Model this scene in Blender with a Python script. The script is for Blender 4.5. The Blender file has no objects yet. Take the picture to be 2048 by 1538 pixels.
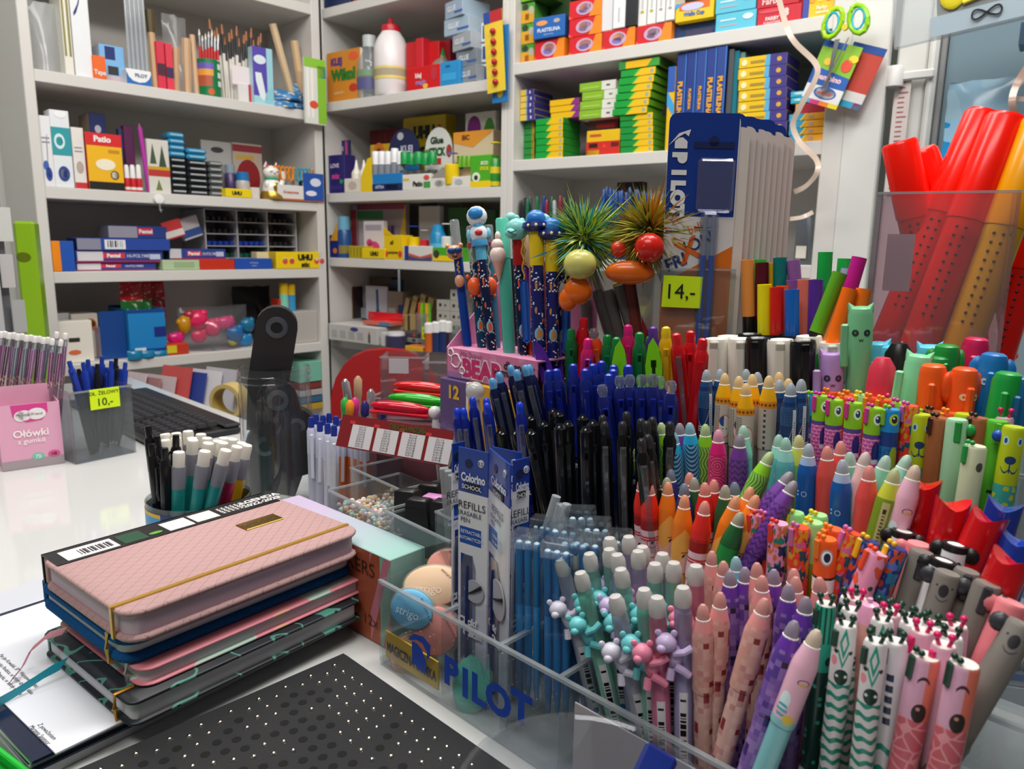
import bpy, math, random
from mathutils import Vector, Matrix
random.seed(7)
S = bpy.context.scene
COL = S.collection
# ---------------------------------------------------------------- camera, world, lights, exposure
H = 0.35                      # lens height above the counter top (the counter top is z = 0)
F = 1488.0                    # focal length in pixels of the 2048 px wide frame
PIT, ROL = math.radians(10.594), math.radians(-0.903)
_c, _s, _cp, _sp = math.cos(ROL), math.sin(ROL), math.cos(PIT), math.sin(PIT)
EX = Vector((_c, -_s*_sp, -_s*_cp)); EY = Vector((-_s, -_c*_sp, -_c*_cp)); EZ = Vector((0, _cp, -_sp))
CAM = Vector((0, 0, H))
cd = bpy.data.cameras.new('camera'); cam = bpy.data.objects.new('camera', cd); COL.objects.link(cam)
cd.sensor_width = 36.0; cd.lens = 36.0*F/2048.0; cd.clip_start = 0.02; cd.clip_end = 50
cd.dof.use_dof = True; cd.dof.focus_distance = 0.62; cd.dof.aperture_fstop = 13.0
m = Matrix((EX, -EY, -EZ)).transposed().to_4x4(); m.translation = CAM; cam.matrix_world = m
S.camera = cam
S.view_settings.view_transform = 'Standard'; S.view_settings.look = 'None'
S.view_settings.gamma = 1.0; S.view_settings.use_curve_mapping = False
S.view_settings.exposure = -0.32
S.cycles.transparent_max_bounces = 40
wd = bpy.data.worlds.new('room_light'); S.world = wd; wd.use_nodes = True
wd.node_tree.nodes['Background'].inputs[0].default_value = (1.0, 0.96, 0.93, 1)
wd.node_tree.nodes['Background'].inputs[1].default_value = 0.10
def area(name, loc, size, power, aim, col=(1, .97, .93)):
    l = bpy.data.lights.new(name, 'AREA'); l.shape = 'RECTANGLE'; l.size, l.size_y = size; l.energy = power; l.color = col
    o = bpy.data.objects.new(name, l); COL.objects.link(o); o.location = loc
    o.rotation_euler = (Vector(aim)-Vector(loc)).to_track_quat('-Z', 'Y').to_euler()
area('ceiling_panel', (-0.60, 1.0, 1.78), (1.4, 0.35), 24, (-0.5, 1.3, 0))
area('ceiling_panel', (0.55, 0.75, 1.78), (1.2, 0.35), 32, (0.4, 1.0, 0))
area('ceiling_panel', (-0.2, 1.75, 1.78), (1.3, 0.3), 9, (-0.3, 1.75, 0))
area('ceiling_panel', (-0.45, -0.35, 1.78), (1.2, 0.35), 20, (-0.1, 0.5, 0))
# ---------------------------------------------------------------- geometry helpers
def ray(u, v): return EX*((u-1024)/F) + EY*((v-769)/F) + EZ
def W(u, v, d): return CAM + ray(u, v)*d
def onz(u, v, z):
    r = ray(u, v); return CAM + r*((z-H)/r.z)
def onpl(u, v, P, n):
    r = ray(u, v); return CAM + r*((P-CAM).dot(n)/r.dot(n))
def px(p):
    q = Vector(p)-CAM; d = q.dot(EZ); return 1024+F*q.dot(EX)/d, 769+F*q.dot(EY)/d
A2 = math.radians(44.3)
E2 = Vector((math.sin(A2), math.cos(A2), 0)); E1 = Vector((E2.y, -E2.x, 0)); UP = Vector((0, 0, 1))
def EP(a, b, z=0.0): return E1*a + E2*b + UP*z
def frame(o, x, z=UP):
    x = x.normalized(); y = z.cross(x).normalized(); z = x.cross(y)
    m = Matrix((x, y, z)).transposed().to_4x4(); m.translation = o; return m
def lin(h):
    if not isinstance(h, str): return tuple(h)
    h = PAL.get(h, h)
    return tuple((c/12.92 if c <= .04045 else ((c+.055)/1.055)**2.4) for c in (int(h[i:i+2], 16)/255 for i in (0, 2, 4)))
PAL = dict(white='f0efec', cream='ece8de', black='131315', grey='8a8d92', lgrey='c4c5c6', dgrey='3a3b40', red='d01218', dred='8c0d18', orange='f47a10', yellow='f6cf12',
           lime='9ccb2a', green='159a3c', dgreen='0c6a3a', teal='1c9c96', mint='9fdcc4', sky='5cb8e6', blue='1850b8', navy='152a6e', dnavy='14204a', purple='6a3a9c', lilac='b89ad0',
           pink='ee8fb4', hot='e8257e', coral='f0605a', brown='8a5a36', wood='cfa87c', skin='f0b08a', gold='c9a24a', silver='c0c2c6', neon='d8f020', kraft='b79a6a', wine='7a1a30', aqua='58cfe0')
class MB:
    def __init__(s): s.v = []; s.f = []; s.m = []
    def add(s, vs, fs, mi=0, M=None):
        n = len(s.v)
        s.v += [tuple(M @ Vector(p)) for p in vs] if M is not None else [tuple(p) for p in vs]
        s.f += [tuple(i+n for i in f) for f in fs]; s.m += [mi]*len(fs); return s
    def box(s, x0, y0, z0, x1, y1, z1, b=0.0, mi=0, M=None, faces=None):
        if b <= 0:
            vs = [(x, y, z) for z in (z0, z1) for y in (y0, y1) for x in (x0, x1)]
            fs = [(0, 2, 3, 1), (4, 5, 7, 6), (0, 1, 5, 4), (2, 6, 7, 3), (0, 4, 6, 2), (1, 3, 7, 5)]
            n = len(s.f); s.add(vs, fs, mi, M)
            if faces:
                for k, q in enumerate(faces): s.m[n+k] = q
            return s
        vs = []; ix = {}
        X, Y, Z = (x0, x1), (y0, y1), (z0, z1)
        for i in (0, 1):
            for j in (0, 1):
                for k in (0, 1):
                    c = [X[i], Y[j], Z[k]]; d = [1-2*i, 1-2*j, 1-2*k]
                    for a in range(3):
                        p = [c[q]+(0 if q == a else d[q]*b) for q in range(3)]
                        ix[i, j, k, a] = len(vs); vs.append(p)
        fs = []
        for a in range(3):
            o1, o2 = (a+1) % 3, (a+2) % 3
            for e in (0, 1):
                def g(p, q):
                    t = [0]*3; t[a] = e; t[o1] = p; t[o2] = q; return ix[(*t, a)]
                f = (g(0, 0), g(1, 0), g(1, 1), g(0, 1)); fs.append(f if e else f[::-1])
        nf = len(fs)
        for a in range(3):
            o1, o2 = (a+1) % 3, (a+2) % 3
            for p in (0, 1):
                for q in (0, 1):
                    def g(e, w):
                        t = [0]*3; t[a] = e; t[o1] = p; t[o2] = q; return ix[(*t, w)]
                    f = (g(0, o1), g(1, o1), g(1, o2), g(0, o2)); fs.append(f if p == q else f[::-1])
        for i in (0, 1):
            for j in (0, 1):
                for k in (0, 1):
                    f = (ix[i, j, k, 0], ix[i, j, k, 1], ix[i, j, k, 2]); fs.append(f if (i+j+k) % 2 else f[::-1])
        n = len(s.f); s.add(vs, fs, mi, M)
        if faces:   # -x,+x,-y,+y,-z,+z
            for k, q in enumerate(faces): s.m[n+k] = q
        return s
    def lathe(s, prof, n=14, mi=0, M=None, cap=True, mis=None):
        vs = []; fs = []; ms = []
        for r, z in prof:
            vs += [(r*math.cos(2*math.pi*k/n), r*math.sin(2*math.pi*k/n), z) for k in range(n)]
        for j in range(len(prof)-1):
            for k in range(n):
                fs.append((j*n+k, j*n+(k+1) % n, (j+1)*n+(k+1) % n, (j+1)*n+k)); ms.append(mis[j] if mis else mi)
        if cap:
            if prof[0][0] > 1e-6: fs.append(tuple(range(n))[::-1]); ms.append(mis[0] if mis else mi)
            if prof[-1][0] > 1e-6: fs.append(tuple((len(prof)-1)*n+k for k in range(n))); ms.append(mis[-1] if mis else mi)
        n0 = len(s.f); s.add(vs, fs, mi, M); s.m[n0:] = ms; return s
    def ell(s, c, r, n=10, mi=0, M=None):
        if not hasattr(r, '__len__'): r = (r, r, r)
        vs = []; fs = []; h = max(4, n//2+1)
        for j in range(h+1):
            t = math.pi*j/h
            vs += [(c[0]+r[0]*math.sin(t)*math.cos(2*math.pi*k/n), c[1]+r[1]*math.sin(t)*math.sin(2*math.pi*k/n), c[2]-r[2]*math.cos(t)) for k in range(n)]
        for j in range(h):
            for k in range(n): fs.append((j*n+k, j*n+(k+1) % n, (j+1)*n+(k+1) % n, (j+1)*n+k))
        return s.add(vs, fs, mi, M)
    def tube(s, pts, r, n=8, mi=0, M=None):
        pts = [Vector(p) for p in pts]; vs = []; fs = []; up = Vector((0.13, 0.31, 0.94)).normalized()
        rr = r if hasattr(r, '__len__') else [r]*len(pts)
        for i, p in enumerate(pts):
            t = (pts[min(i+1, len(pts)-1)]-pts[max(i-1, 0)]).normalized()
            a = t.cross(up); a = (a if a.length > .05 else t.cross(Vector((1, 0, 0)))).normalized(); b = t.cross(a)
            vs += [tuple(p+(a*math.cos(2*math.pi*k/n)+b*math.sin(2*math.pi*k/n))*rr[i]) for k in range(n)]
        for i in range(len(pts)-1):
            for k in range(n): fs.append((i*n+k, (i+1)*n+k, (i+1)*n+(k+1) % n, i*n+(k+1) % n))
        fs += [tuple(range(n)), tuple((len(pts)-1)*n+k for k in range(n))[::-1]]
        return s.add(vs, fs, mi, M)
    def prism(s, out, y0, y1, mi=0, M=None, side=None):
        # outline in XZ (counter-clockwise seen from -Y), extruded along Y
        n = len(out); vs = [(x, y0, z) for x, z in out]+[(x, y1, z) for x, z in out]
        fs = [tuple(range(n)), tuple(range(n, 2*n))[::-1]]+[(k, n+k, n+(k+1) % n, (k+1) % n) for k in range(n)]
        n0 = len(s.f); s.add(vs, fs, mi, M)
        if side is not None:
            for k in range(n0+2, len(s.f)): s.m[k] = side
        return s
    def text(s, t, h, y=0.0, x=0.0, z=0.0, bold=0.0, mi=0, M=None, wrap=0.0, sx=1.0, shear=0.0):
        vs, fs, w = tmesh(t, bold); out = []
        for a, b in vs:
            X, Z = (a*sx+b*shear)*h+x, b*h+z
            out.append((math.sin(X/wrap)*(wrap+.0002), -math.cos(X/wrap)*(wrap+.0002), Z) if wrap else (X, y, Z))
        return s.add(out, fs, mi, M)
_tc = {}
def tmesh(t, bold=0.0):
    k = (t, bold)
    if k not in _tc:
        c = bpy.data.curves.new('t', 'FONT'); c.body = t; c.size = 1.0; c.resolution_u = 3; c.align_x = 'CENTER'; c.offset = bold
        o = bpy.data.objects.new('t', c); me = bpy.data.meshes.new_from_object(o)
        vs = [(p.co.x, p.co.y) for p in me.vertices]; fs = [tuple(f.vertices) for f in me.polygons]
        if fs and me.polygons[0].normal.z < 0: fs = [f[::-1] for f in fs]
        bpy.data.objects.remove(o); bpy.data.curves.remove(c); bpy.data.meshes.remove(me)
        cap = 0.70
        vs = [(x/cap, (y-cap/2)/cap) for x, y in vs]
        _tc[k] = (vs, fs, (max(v[0] for v in vs)-min(v[0] for v in vs)) if vs else 0)
    return _tc[k]
def mesh(name, mb, mats, smooth=True, sharp=38):
    me = bpy.data.meshes.new(name); me.from_pydata(mb.v, [], mb.f)
    if not isinstance(mats, (list, tuple)): mats = [mats]
    for q in mats: me.materials.append(q if not isinstance(q, str) else mat(q))
    if len(mats) > 1: me.polygons.foreach_set('material_index', mb.m)
    if smooth:
        me.polygons.foreach_set('use_smooth', [True]*len(mb.f)); me.set_sharp_from_angle(angle=math.radians(sharp))
    me.update(); return me
_meshes = {}
def mesh_c(key, fn, **k):
    if key not in _meshes:
        b, q = fn(); _meshes[key] = mesh(key, b, q, **k)
    return _meshes[key]
def obj(name, me, parent=None, M=None):
    o = bpy.data.objects.new(name, me); COL.objects.link(o)
    if parent is not None: o.parent = parent
    if M is not None: o.matrix_local = M
    return o
def part(name, mb, mats, parent, M=None, label=None, **k):
    o = obj(name, mesh(name, mb, mats, **k), parent, M)
    if label: o['label'] = label
    return o
def tag(o, label, cat, group=None, kind=None):
    if label: o['label'] = label
    if cat: o['category'] = cat
    if group: o['group'] = group
    if kind: o['kind'] = kind
    return o
def thing(name, label, cat, M=None, group=None):
    o = obj(name, None, None, M); o.empty_display_size = .01; return tag(o, label, cat, group)
def one(name, mb, mats, label, cat, M=None, group=None, **k):
    return tag(obj(name, mesh(name, mb, mats, **k), None, M), label, cat, group)
def struct(name, mb, mats, M=None, **k):
    o = obj(name, mesh(name, mb, mats, **k), None, M); o['kind'] = 'structure'; return o
ORD = 'first second third fourth fifth sixth seventh eighth ninth tenth eleventh twelfth thirteenth fourteenth fifteenth sixteenth seventeenth eighteenth nineteenth twentieth twenty-first twenty-second twenty-third twenty-fourth twenty-fifth twenty-sixth'.split()
def nth(i, n, side='left', of=''):
    if n == 1: return ''
    if n == 2: return ', ' + ('the one further left' if i == 0 else 'the one further right')
    if i == 0: return ', leftmost'+of
    if i == n-1: return ', rightmost'+of
    return ', %s from left' % ORD[i]+of
def ntop(i, n):      # i counts from the bottom
    if n == 1: return ''
    return ', topmost of its stack' if i == n-1 else ', lowest of its stack' if i == 0 else ', %s from the top of its stack' % ORD[n-1-i]
# ---------------------------------------------------------------- materials
_mc = {}
def _new(key):
    q = bpy.data.materials.new(key); q.use_nodes = True; _mc[key] = q; return q
def mat(col, rough=.45, metal=0.0, spec=.5, trans=0.0, sss=0.0, coat=0.0, bump=0.0, bs=200.0, var=0.0):
    key = 'm_%s_%s_%s_%s_%s_%s_%s_%s' % (col, rough, metal, spec, trans, coat, bump, var)
    if key in _mc: return _mc[key]
    q = _new(key); nt = q.node_tree; b = nt.nodes['Principled BSDF']
    c = lin(col)
    b.inputs['Base Color'].default_value = (*c, 1); b.inputs['Roughness'].default_value = rough; b.inputs['Metallic'].default_value = metal
    b.inputs['Specular IOR Level'].default_value = spec; b.inputs['Transmission Weight'].default_value = trans; b.inputs['Coat Weight'].default_value = coat
    if bump or var:
        tc = nt.nodes.new('ShaderNodeTexCoord'); nz = nt.nodes.new('ShaderNodeTexNoise'); nz.inputs['Scale'].default_value = bs; nz.inputs['Detail'].default_value = 4
        nt.links.new(tc.outputs['Object'], nz.inputs['Vector'])
        if bump:
            bp = nt.nodes.new('ShaderNodeBump'); bp.inputs['Strength'].default_value = bump; bp.inputs['Distance'].default_value = .002
            nt.links.new(nz.outputs['Fac'], bp.inputs['Height']); nt.links.new(bp.outputs['Normal'], b.inputs['Normal'])
        if var:
            mx = nt.nodes.new('ShaderNodeMix'); mx.data_type = 'RGBA'
            mx.inputs['A'].default_value = (*[x*(1-var) for x in c], 1); mx.inputs['B'].default_value = (*[min(1, x*(1+var)) for x in c], 1)
            nt.links.new(nz.outputs['Fac'], mx.inputs['Factor']); nt.links.new(mx.outputs['Result'], b.inputs['Base Color'])
    return q
def clear(tint='ffffff', haze=.04, rough=.06, hz='d8dde0', gl=1.0):
    """thin clear plastic: straight-through light, a Fresnel reflection, a little milky haze"""
    key = 'clear_%s_%s_%s_%s_%s' % (tint, haze, rough, hz, gl)
    if key in _mc: return _mc[key]
    q = _new(key); nt = q.node_tree; nt.nodes.remove(nt.nodes['Principled BSDF']); out = nt.nodes['Material Output']
    t = nt.nodes.new('ShaderNodeBsdfTransparent'); t.inputs[0].default_value = (*lin(tint), 1)
    d = nt.nodes.new('ShaderNodeBsdfDiffuse'); d.inputs[0].default_value = (*lin(hz), 1)
    g = nt.nodes.new('ShaderNodeBsdfGlossy'); g.inputs['Roughness'].default_value = rough
    a = nt.nodes.new('ShaderNodeMixShader'); a.inputs[0].default_value = haze
    nt.links.new(t.outputs[0], a.inputs[1]); nt.links.new(d.outputs[0], a.inputs[2])
    lw = nt.nodes.new('ShaderNodeLayerWeight'); lw.inputs[0].default_value = .5
    pw = nt.nodes.new('ShaderNodeMath'); pw.operation = 'POWER'; pw.inputs[1].default_value = 5.0; nt.links.new(lw.outputs['Facing'], pw.inputs[0])
    fm = nt.nodes.new('ShaderNodeMath'); fm.operation = 'MULTIPLY_ADD'; fm.inputs[1].default_value = .9*gl if gl < 1 else .9; fm.inputs[2].default_value = .035*gl; nt.links.new(pw.outputs[0], fm.inputs[0])
    b = nt.nodes.new('ShaderNodeMixShader'); nt.links.new(fm.outputs[0], b.inputs[0]); nt.links.new(a.outputs[0], b.inputs[1]); nt.links.new(g.outputs[0], b.inputs[2])
    nt.links.new(b.outputs[0], out.inputs[0]); return q
class X:
    """arithmetic on shader sockets"""
    nt = None
    def __init__(s, k): s.k = k
    @staticmethod
    def op(o, *a):
        n = X.nt.nodes.new('ShaderNodeMath'); n.operation = o
        for i, q in enumerate(a):
            if isinstance(q, X): X.nt.links.new(q.k, n.inputs[i])
            else: n.inputs[i].default_value = q
        return X(n.outputs[0])
    def __add__(s, o): return X.op('ADD', s, o)
    __radd__ = __add__
    def __sub__(s, o): return X.op('SUBTRACT', s, o)
    def __rsub__(s, o): return X.op('SUBTRACT', o, s)
    def __mul__(s, o): return X.op('MULTIPLY', s, o)
    __rmul__ = __mul__
    def __truediv__(s, o): return X.op('DIVIDE', s, o)
    def __gt__(s, o): return X.op('GREATER_THAN', s, o)
    def __lt__(s, o): return X.op('LESS_THAN', s, o)
def sin_(a): return X.op('SINE', a)
def abs_(a): return X.op('ABSOLUTE', a)
def fl(a): return X.op('FLOOR', a)
def fr(a): return X.op('FRACT', a)
def mn(a, b): return X.op('MINIMUM', a, b)
def mxm(a, b): return X.op('MAXIMUM', a, b)
def disc(a, z, ca, cz, r, ry=None):
    x = (a-ca)/r; y = (z-cz)/(ry or r); return (x*x+y*y) < 1.0
def band(z, z0, z1): return (z > z0)*(z < z1)
def vec(x, y, z=0.0):
    n = X.nt.nodes.new('ShaderNodeCombineXYZ')
    for i, q in enumerate((x, y, z)):
        if isinstance(q, X): X.nt.links.new(q.k, n.inputs[i])
        else: n.inputs[i].default_value = q
    return n.outputs[0]
def rnd(x, y):
    n = X.nt.nodes.new('ShaderNodeTexWhiteNoise'); n.noise_dimensions = '3D'; X.nt.links.new(vec(x, y), n.inputs['Vector']); return X(n.outputs['Value'])
def noise(v, sc, det=2):
    n = X.nt.nodes.new('ShaderNodeTexNoise'); n.inputs['Scale'].default_value = sc; n.inputs['Detail'].default_value = det; X.nt.links.new(v, n.inputs['Vector']); return X(n.outputs['Fac'])
def voro(v, sc, feat='DISTANCE_TO_EDGE'):
    n = X.nt.nodes.new('ShaderNodeTexVoronoi'); n.feature = feat; n.inputs['Scale'].default_value = sc; X.nt.links.new(v, n.inputs['Vector']); return X(n.outputs['Distance'])
def paint(key, fn, base, rough=.4, spec=.5, coat=0.0):
    """a Principled material whose colour is BASE with layers [(mask, colour)] from fn(a_mm, z_mm, p): a runs round the barrel (0 faces front)"""
    key = 'paint_'+key
    if key in _mc: return _mc[key]
    q = _new(key); nt = q.node_tree; X.nt = nt; b = nt.nodes['Principled BSDF']
    b.inputs['Roughness'].default_value = rough; b.inputs['Specular IOR Level'].default_value = spec; b.inputs['Coat Weight'].default_value = coat
    tc = nt.nodes.new('ShaderNodeTexCoord'); sp = nt.nodes.new('ShaderNodeSeparateXYZ'); nt.links.new(tc.outputs['Object'], sp.inputs[0])
    x, y, z = (X(sp.outputs[i])*1000.0 for i in range(3))
    cur = None
    def colsock(c):
        if isinstance(c, X): return c.k
        n = nt.nodes.new('ShaderNodeRGB'); n.outputs[0].default_value = (*lin(c), 1); return n.outputs[0]
    cur = colsock(base)
    for mk, c in fn(x, y, z):
        n = nt.nodes.new('ShaderNodeMix'); n.data_type = 'RGBA'
        if isinstance(mk, X): nt.links.new(mk.k, n.inputs['Factor'])
        else: n.inputs['Factor'].default_value = mk
        nt.links.new(cur, n.inputs['A']); nt.links.new(colsock(c), n.inputs['B']); cur = n.outputs['Result']
    nt.links.new(cur, b.inputs['Base Color']); return q
def barrel(key, r, fn, base, **k):
    """paint() with the angle round a barrel of radius r mm as first coordinate"""
    def g(x, y, z):
        return fn(X.op('ARCTAN2', x, y*-1.0)*r, z)
    return paint(key, g, base, **k)
# ---------------------------------------------------------------- the setting
SHM = mat('d9d6d1', rough=.32, var=.03, bs=3.0)
class Unit:
    def __init__(s, P, th): s.P = Vector(P); s.a = Vector((math.sin(th), math.cos(th), 0)); s.n = Vector((s.a.y, -s.a.x, 0))
    def at(s, u, v, r=0.0): return onpl(u, v, s.P - s.n*r, s.n)
    def foot(s, u, z, r=0.0):
        v = 500.0
        for _ in range(5):
            p = s.at(u, v, r); q = s.at(u, v+1, r); v += (z-p.z)/(q.z-p.z)
        return s.at(u, v, r)
    def sx(s, p): return (Vector(p)-s.P).dot(s.a)
    def pt(s, x, r, z): q = s.P + s.a*x - s.n*r; q.z = z; return q
UL = Unit((-.62, 2.60, 0), math.radians(44.34)); UM = Unit((-.62, 2.60, 0), math.radians(125.6))
TH = .030
ZL = [.740+TH, .4515+TH, .232+TH, -.020+TH, 1.066+TH]      # shelf tops
ZM = [.778+TH, .484+TH, .2685+TH, -.011+TH, 1.07+TH]
ZR = [.809+TH, .555+TH, .30, -.011+TH, 1.07+TH]
ZR[0] = UM.at(1029, 150).z+TH; ZR[1] = UM.at(1027, 342.6).z+TH; ZR[2] = UM.at(1600, 530).z
def unit(U, x0, x1, zs, dep, label, lo=-.9, hi=1.5, pl=.045, pr=.03, extra=()):
    t = thing('shelf_unit', label, 'shelving', frame(U.pt(x0, 0, lo), U.a))
    w = x1-x0
    part('side_panel', MB().box(0, 0, 0, pl, dep, hi-lo, .002), SHM, t)
    part('side_panel', MB().box(w-pr, 0, 0, w, dep, hi-lo, .002), SHM, t)
    part('back_panel', MB().box(pl, dep-.008, 0, w-pr, dep, hi-lo), SHM, t)
    for z in zs: part('shelf', MB().box(pl, .001, z-TH-lo, w-pr, dep-.008, z-lo, .0015), SHM, t)
    for x, z0, z1 in extra: part('divider', MB().box(x, .002, z0-lo, x+.02, dep-.01, z1-lo), SHM, t)
    return t
xl = UL.sx(UL.foot(78, .35)); xc = UL.sx(UL.foot(652, .35))
unit(UL, xl, xc, ZL+[-.30], .30, 'tall white shelf unit with open shelves facing the red chair', pl=.026)
xm0 = -0.034; xm1 = UM.sx(UM.foot(999, .35)); xr1 = UM.sx(UM.foot(1690, .6))
unit(UM, xm0, xm1+.02, ZM, .33, 'white corner shelf unit holding glue bottles above the worktop', pl=.006, pr=.02)
unit(UM, xm1+.0205, xr1, ZR, .33, 'white shelf unit stacked with modelling clay and paint boxes', pl=.022, pr=.045)
WALL = mat('c9cac4', rough=.6, var=.04, bs=2.0)
def wallbox(name, A, B, z0, z1, t, m_): struct(name, MB().box(0, 0, 0, (B-A).length, t, z1-z0), m_, frame(Vector((A.x, A.y, z0)), B-A))
wallbox('wall_left', UL.pt(-1.6, .303, 0), UL.pt(xc+.5, .303, 0), -.9, 1.9, .05, WALL)
wallbox('wall_back', UM.pt(-.5, .335, 0), UM.pt(3.2, .335, 0), -.9, 1.9, .05, WALL)
struct('floor', MB().box(-3.2, -1.5, -.95, 3.2, 4.2, -.9), paint('floor', lambda x, y, z: [(noise(vec(x*.002, y*.02), 1.5, 3)*.5, 'b4babf')], '9aa1a8', rough=.35), None, smooth=False)
# right of the shelves: white panel, window frame, blue-grey pane
xs = [UM.sx(UM.foot(u, .7)) for u in (1692, 1772, 1792, 1836, 1872, 2150)]
pn = struct('trim_1', MB().box(0, 0, 0, xs[1]-xs[0], .03, 2.4, .003), mat('dcdcd8', rough=.4), frame(UM.pt(xs[0]+.001, .0, -.9), UM.a))
w1 = obj('window_1', None, None, frame(UM.pt(xs[1]+.012, .03, -.9), UM.a)); w1['kind'] = 'structure'
ww = xs[5]-xs[1]; ma = xs[3]-xs[1]
part('frame_post', MB().box(0, 0, 0, ma-.002, .05, 2.4, .004), mat('d8d7d2', rough=.35), w1)
part('frame_post', MB().box(ma, -.01, 0, xs[4]-xs[1]-.014, .045, 2.4, .006), mat('e6e6e2', rough=.3), w1)
part('gasket', MB().box(xs[4]-xs[1]-.013, .008, 0, xs[4]-xs[1]-.002, .045, 2.4, .002), mat('8f9090', rough=.6), w1)
part('pane', MB().box(xs[4]-xs[1], .02, 0, ww, .03, 2.4), mat('7d939e', rough=.2, spec=.5), w1)
# counter and the lower desk behind it
CT = mat('d2d3d1', rough=.07, spec=.6)
struct('counter_top', MB().box(-2.03, -.25, -.03, .03, .665, 0, .003), CT, frame(Vector((0, 0, 0)), E1)).__setitem__('kind', 'thing')
ct = bpy.data.objects['counter_top']; ct.name = 'shop_counter'; tag(ct, 'glossy white shop counter carrying the pens and notebooks', 'counter')
part('front_panel', MB().box(-2.0, -.2, -.9, 0, -.18, -.03), CT, ct)
part('end_panel', MB().box(-.02, -.178, -.9, 0, .64, -.03), CT, ct)
dk = thing('work_desk', 'lower white desk behind the counter under tape and envelopes', 'desk', frame(EP(0, 0, 0), E1))
part('desk_top', MB().box(-2.03, .67, -.11, -1.45, .88, -.085, .002), mat('8c8884', rough=.4), dk)
for x, y in ((-2.0, .70), (-1.5, .70), (-2.0, .83), (-1.5, .83)): part('leg', MB().box(x, y, -.9, x+.03, y+.03, -.11), mat('9a9c9e', rough=.4), dk)
# ---------------------------------------------------------------- boxes on shelves
def decal(t, w, h, dec, y=-.0006):
    for q in dec:
        k = q[0]; b = MB()
        if k == 'b': b.box(q[1]*w, y, q[2]*h, q[3]*w, 0, q[4]*h); nm = 'printed_band'; c = q[5]
        elif k == 'o':
            n = 18; b.prism([(q[1]*w+q[3]*w*math.cos(2*math.pi*i/n), q[2]*h+q[4]*h*math.sin(2*math.pi*i/n)) for i in range(n)], y*1.6, 0); nm = 'printed_spot'; c = q[5]
        elif k == 'p': b.prism([(x*w, z*h) for x, z in q[1]], y*1.3, 0); nm = 'printed_shape'; c = q[2]
        else:
            bold = q[6] if len(q) > 6 else .02; hh = q[4]*h; tw = tmesh(q[1], bold)[2]*hh; sx = min(1.0, (q[7] if len(q) > 7 else .92)*w/tw)
            b.text(q[1], hh, y*2.2, q[2]*w, q[3]*h, bold, sx=sx); nm = 'printed_text'; c = q[5]
        part(nm, b, mat(c, rough=.5), t, smooth=False)
def bay(U, x):
    """inner left and right ends, shelf tops and depth of the shelf unit at x"""
    if U is UL: return xl+.0275, xc-.0315, ZL, .29
    return (xm0+.007, xm1-.001, ZM, .318) if x < xm1+.01 else (xm1+.0435, xr1-.0465, ZR, .318)
def place(U, z0, u0, u1, vt, r=.02):
    """foot corner, width and height of what spans u0..u1 and reaches up to vt, kept inside its shelf bay"""
    z0 += .0008; L_ = U.foot(u0, z0, r); R_ = U.foot(u1, z0, r); h = U.at((u0+u1)/2, vt, r).z - z0
    a, b = U.sx(L_), U.sx(R_); lo, hi, zs, _ = bay(U, (a+b)/2)
    if r > .001:
        if a < lo: L_ = L_+U.a*(lo-a); a = lo
        b = min(b, hi)
        up = min([q-TH for q in zs if q-TH > z0+.005]+[9]); h = min(h, up-z0-.0015)
    return L_, max(b-a, .004), max(h, .004)
def bx(U, z0, u0, u1, vt, label, name='carton', cat='box', col='white', side=None, top=None, dec=(), r=.02, dep=.09, rot=0, tilt=0, group=None, bev=.0012, rough=.42, h=None):
    o, w, hh = place(U, z0, u0, u1, vt, r); h = h or hh
    if r > .001: dep = min(dep, .318-r if U is UM else .288-r)
    M = frame(o, U.a) @ Matrix.Rotation(math.radians(rot), 4, 'Z') @ Matrix.Rotation(math.radians(tilt), 4, 'Y')
    b = MB().box(0, 0, 0, w, dep, h, min(bev, w/4, h/4), faces=[1, 1, 0, 1, 2, 2])
    ms = [mat(col, rough=rough), mat(side or col, rough=rough), mat(top or side or col, rough=rough)]
    if dec:
        t = thing(name, label, cat, M, group); part('body', b, ms, t, smooth=False); decal(t, w, h, dec)
    else: t = one(name, b, ms, label, cat, M, group, smooth=False)
    return z0+h
def stack(U, z0, u0, u1, vt, n, label, jit=.004, **k):
    o, w, h = place(U, z0, u0, u1, vt, k.get('r', .02)); h /= n
    for i in range(n):
        j = random.uniform(-1, 1)*jit*1500/2.2
        bx(U, z0+i*h+.0003*i, u0+j, u1+j, vt, label+ntop(i, n), h=h-.0006, **k)
    return z0+n*h
def bottle(U, z0, u0, u1, vt, label, prof, cols, name='bottle', cat='bottle', r=.05, group=None, ms=None, dec=(), capn='cap'):
    """prof: [(radius fraction, height fraction)]; cols: [body, cap, height fraction where the cap starts]"""
    o, w, h = place(U, z0, u0, u1, vt, r); c = U.foot((u0+u1)/2, z0+.0008, r); R = w/2
    M = frame(c, U.a)
    t = thing(name, label, cat, M, group)
    pr = [(R*a, h*b) for a, b in prof]; zc = cols[2]*h
    lo = [p for p in pr if p[1] <= zc+1e-6]; hi = [p for p in pr if p[1] >= zc-1e-6]
    part('body', MB().lathe(lo, 16), ms or mat(cols[0], rough=.3), t)
    part(capn, MB().lathe(hi, 16), mat(cols[1], rough=.35), t)
    for z0_, z1_, c_ in dec: part('label_band', MB().lathe([(R*1.02, z0_*h), (R*1.02, z1_*h)], 16, cap=False), mat(c_), t)
    return t
BT = [(.8, 0), (1, .03), (1, .55), (.95, .62), (.45, .74), (.42, .78), (.42, .78), (.36, .8), (.12, 1), (0, 1)]
STK = [(.95, 0), (1, .02), (1, .62), (.9, .64), (.9, .64), (.9, .98), (.82, 1), (0, 1)]
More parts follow.
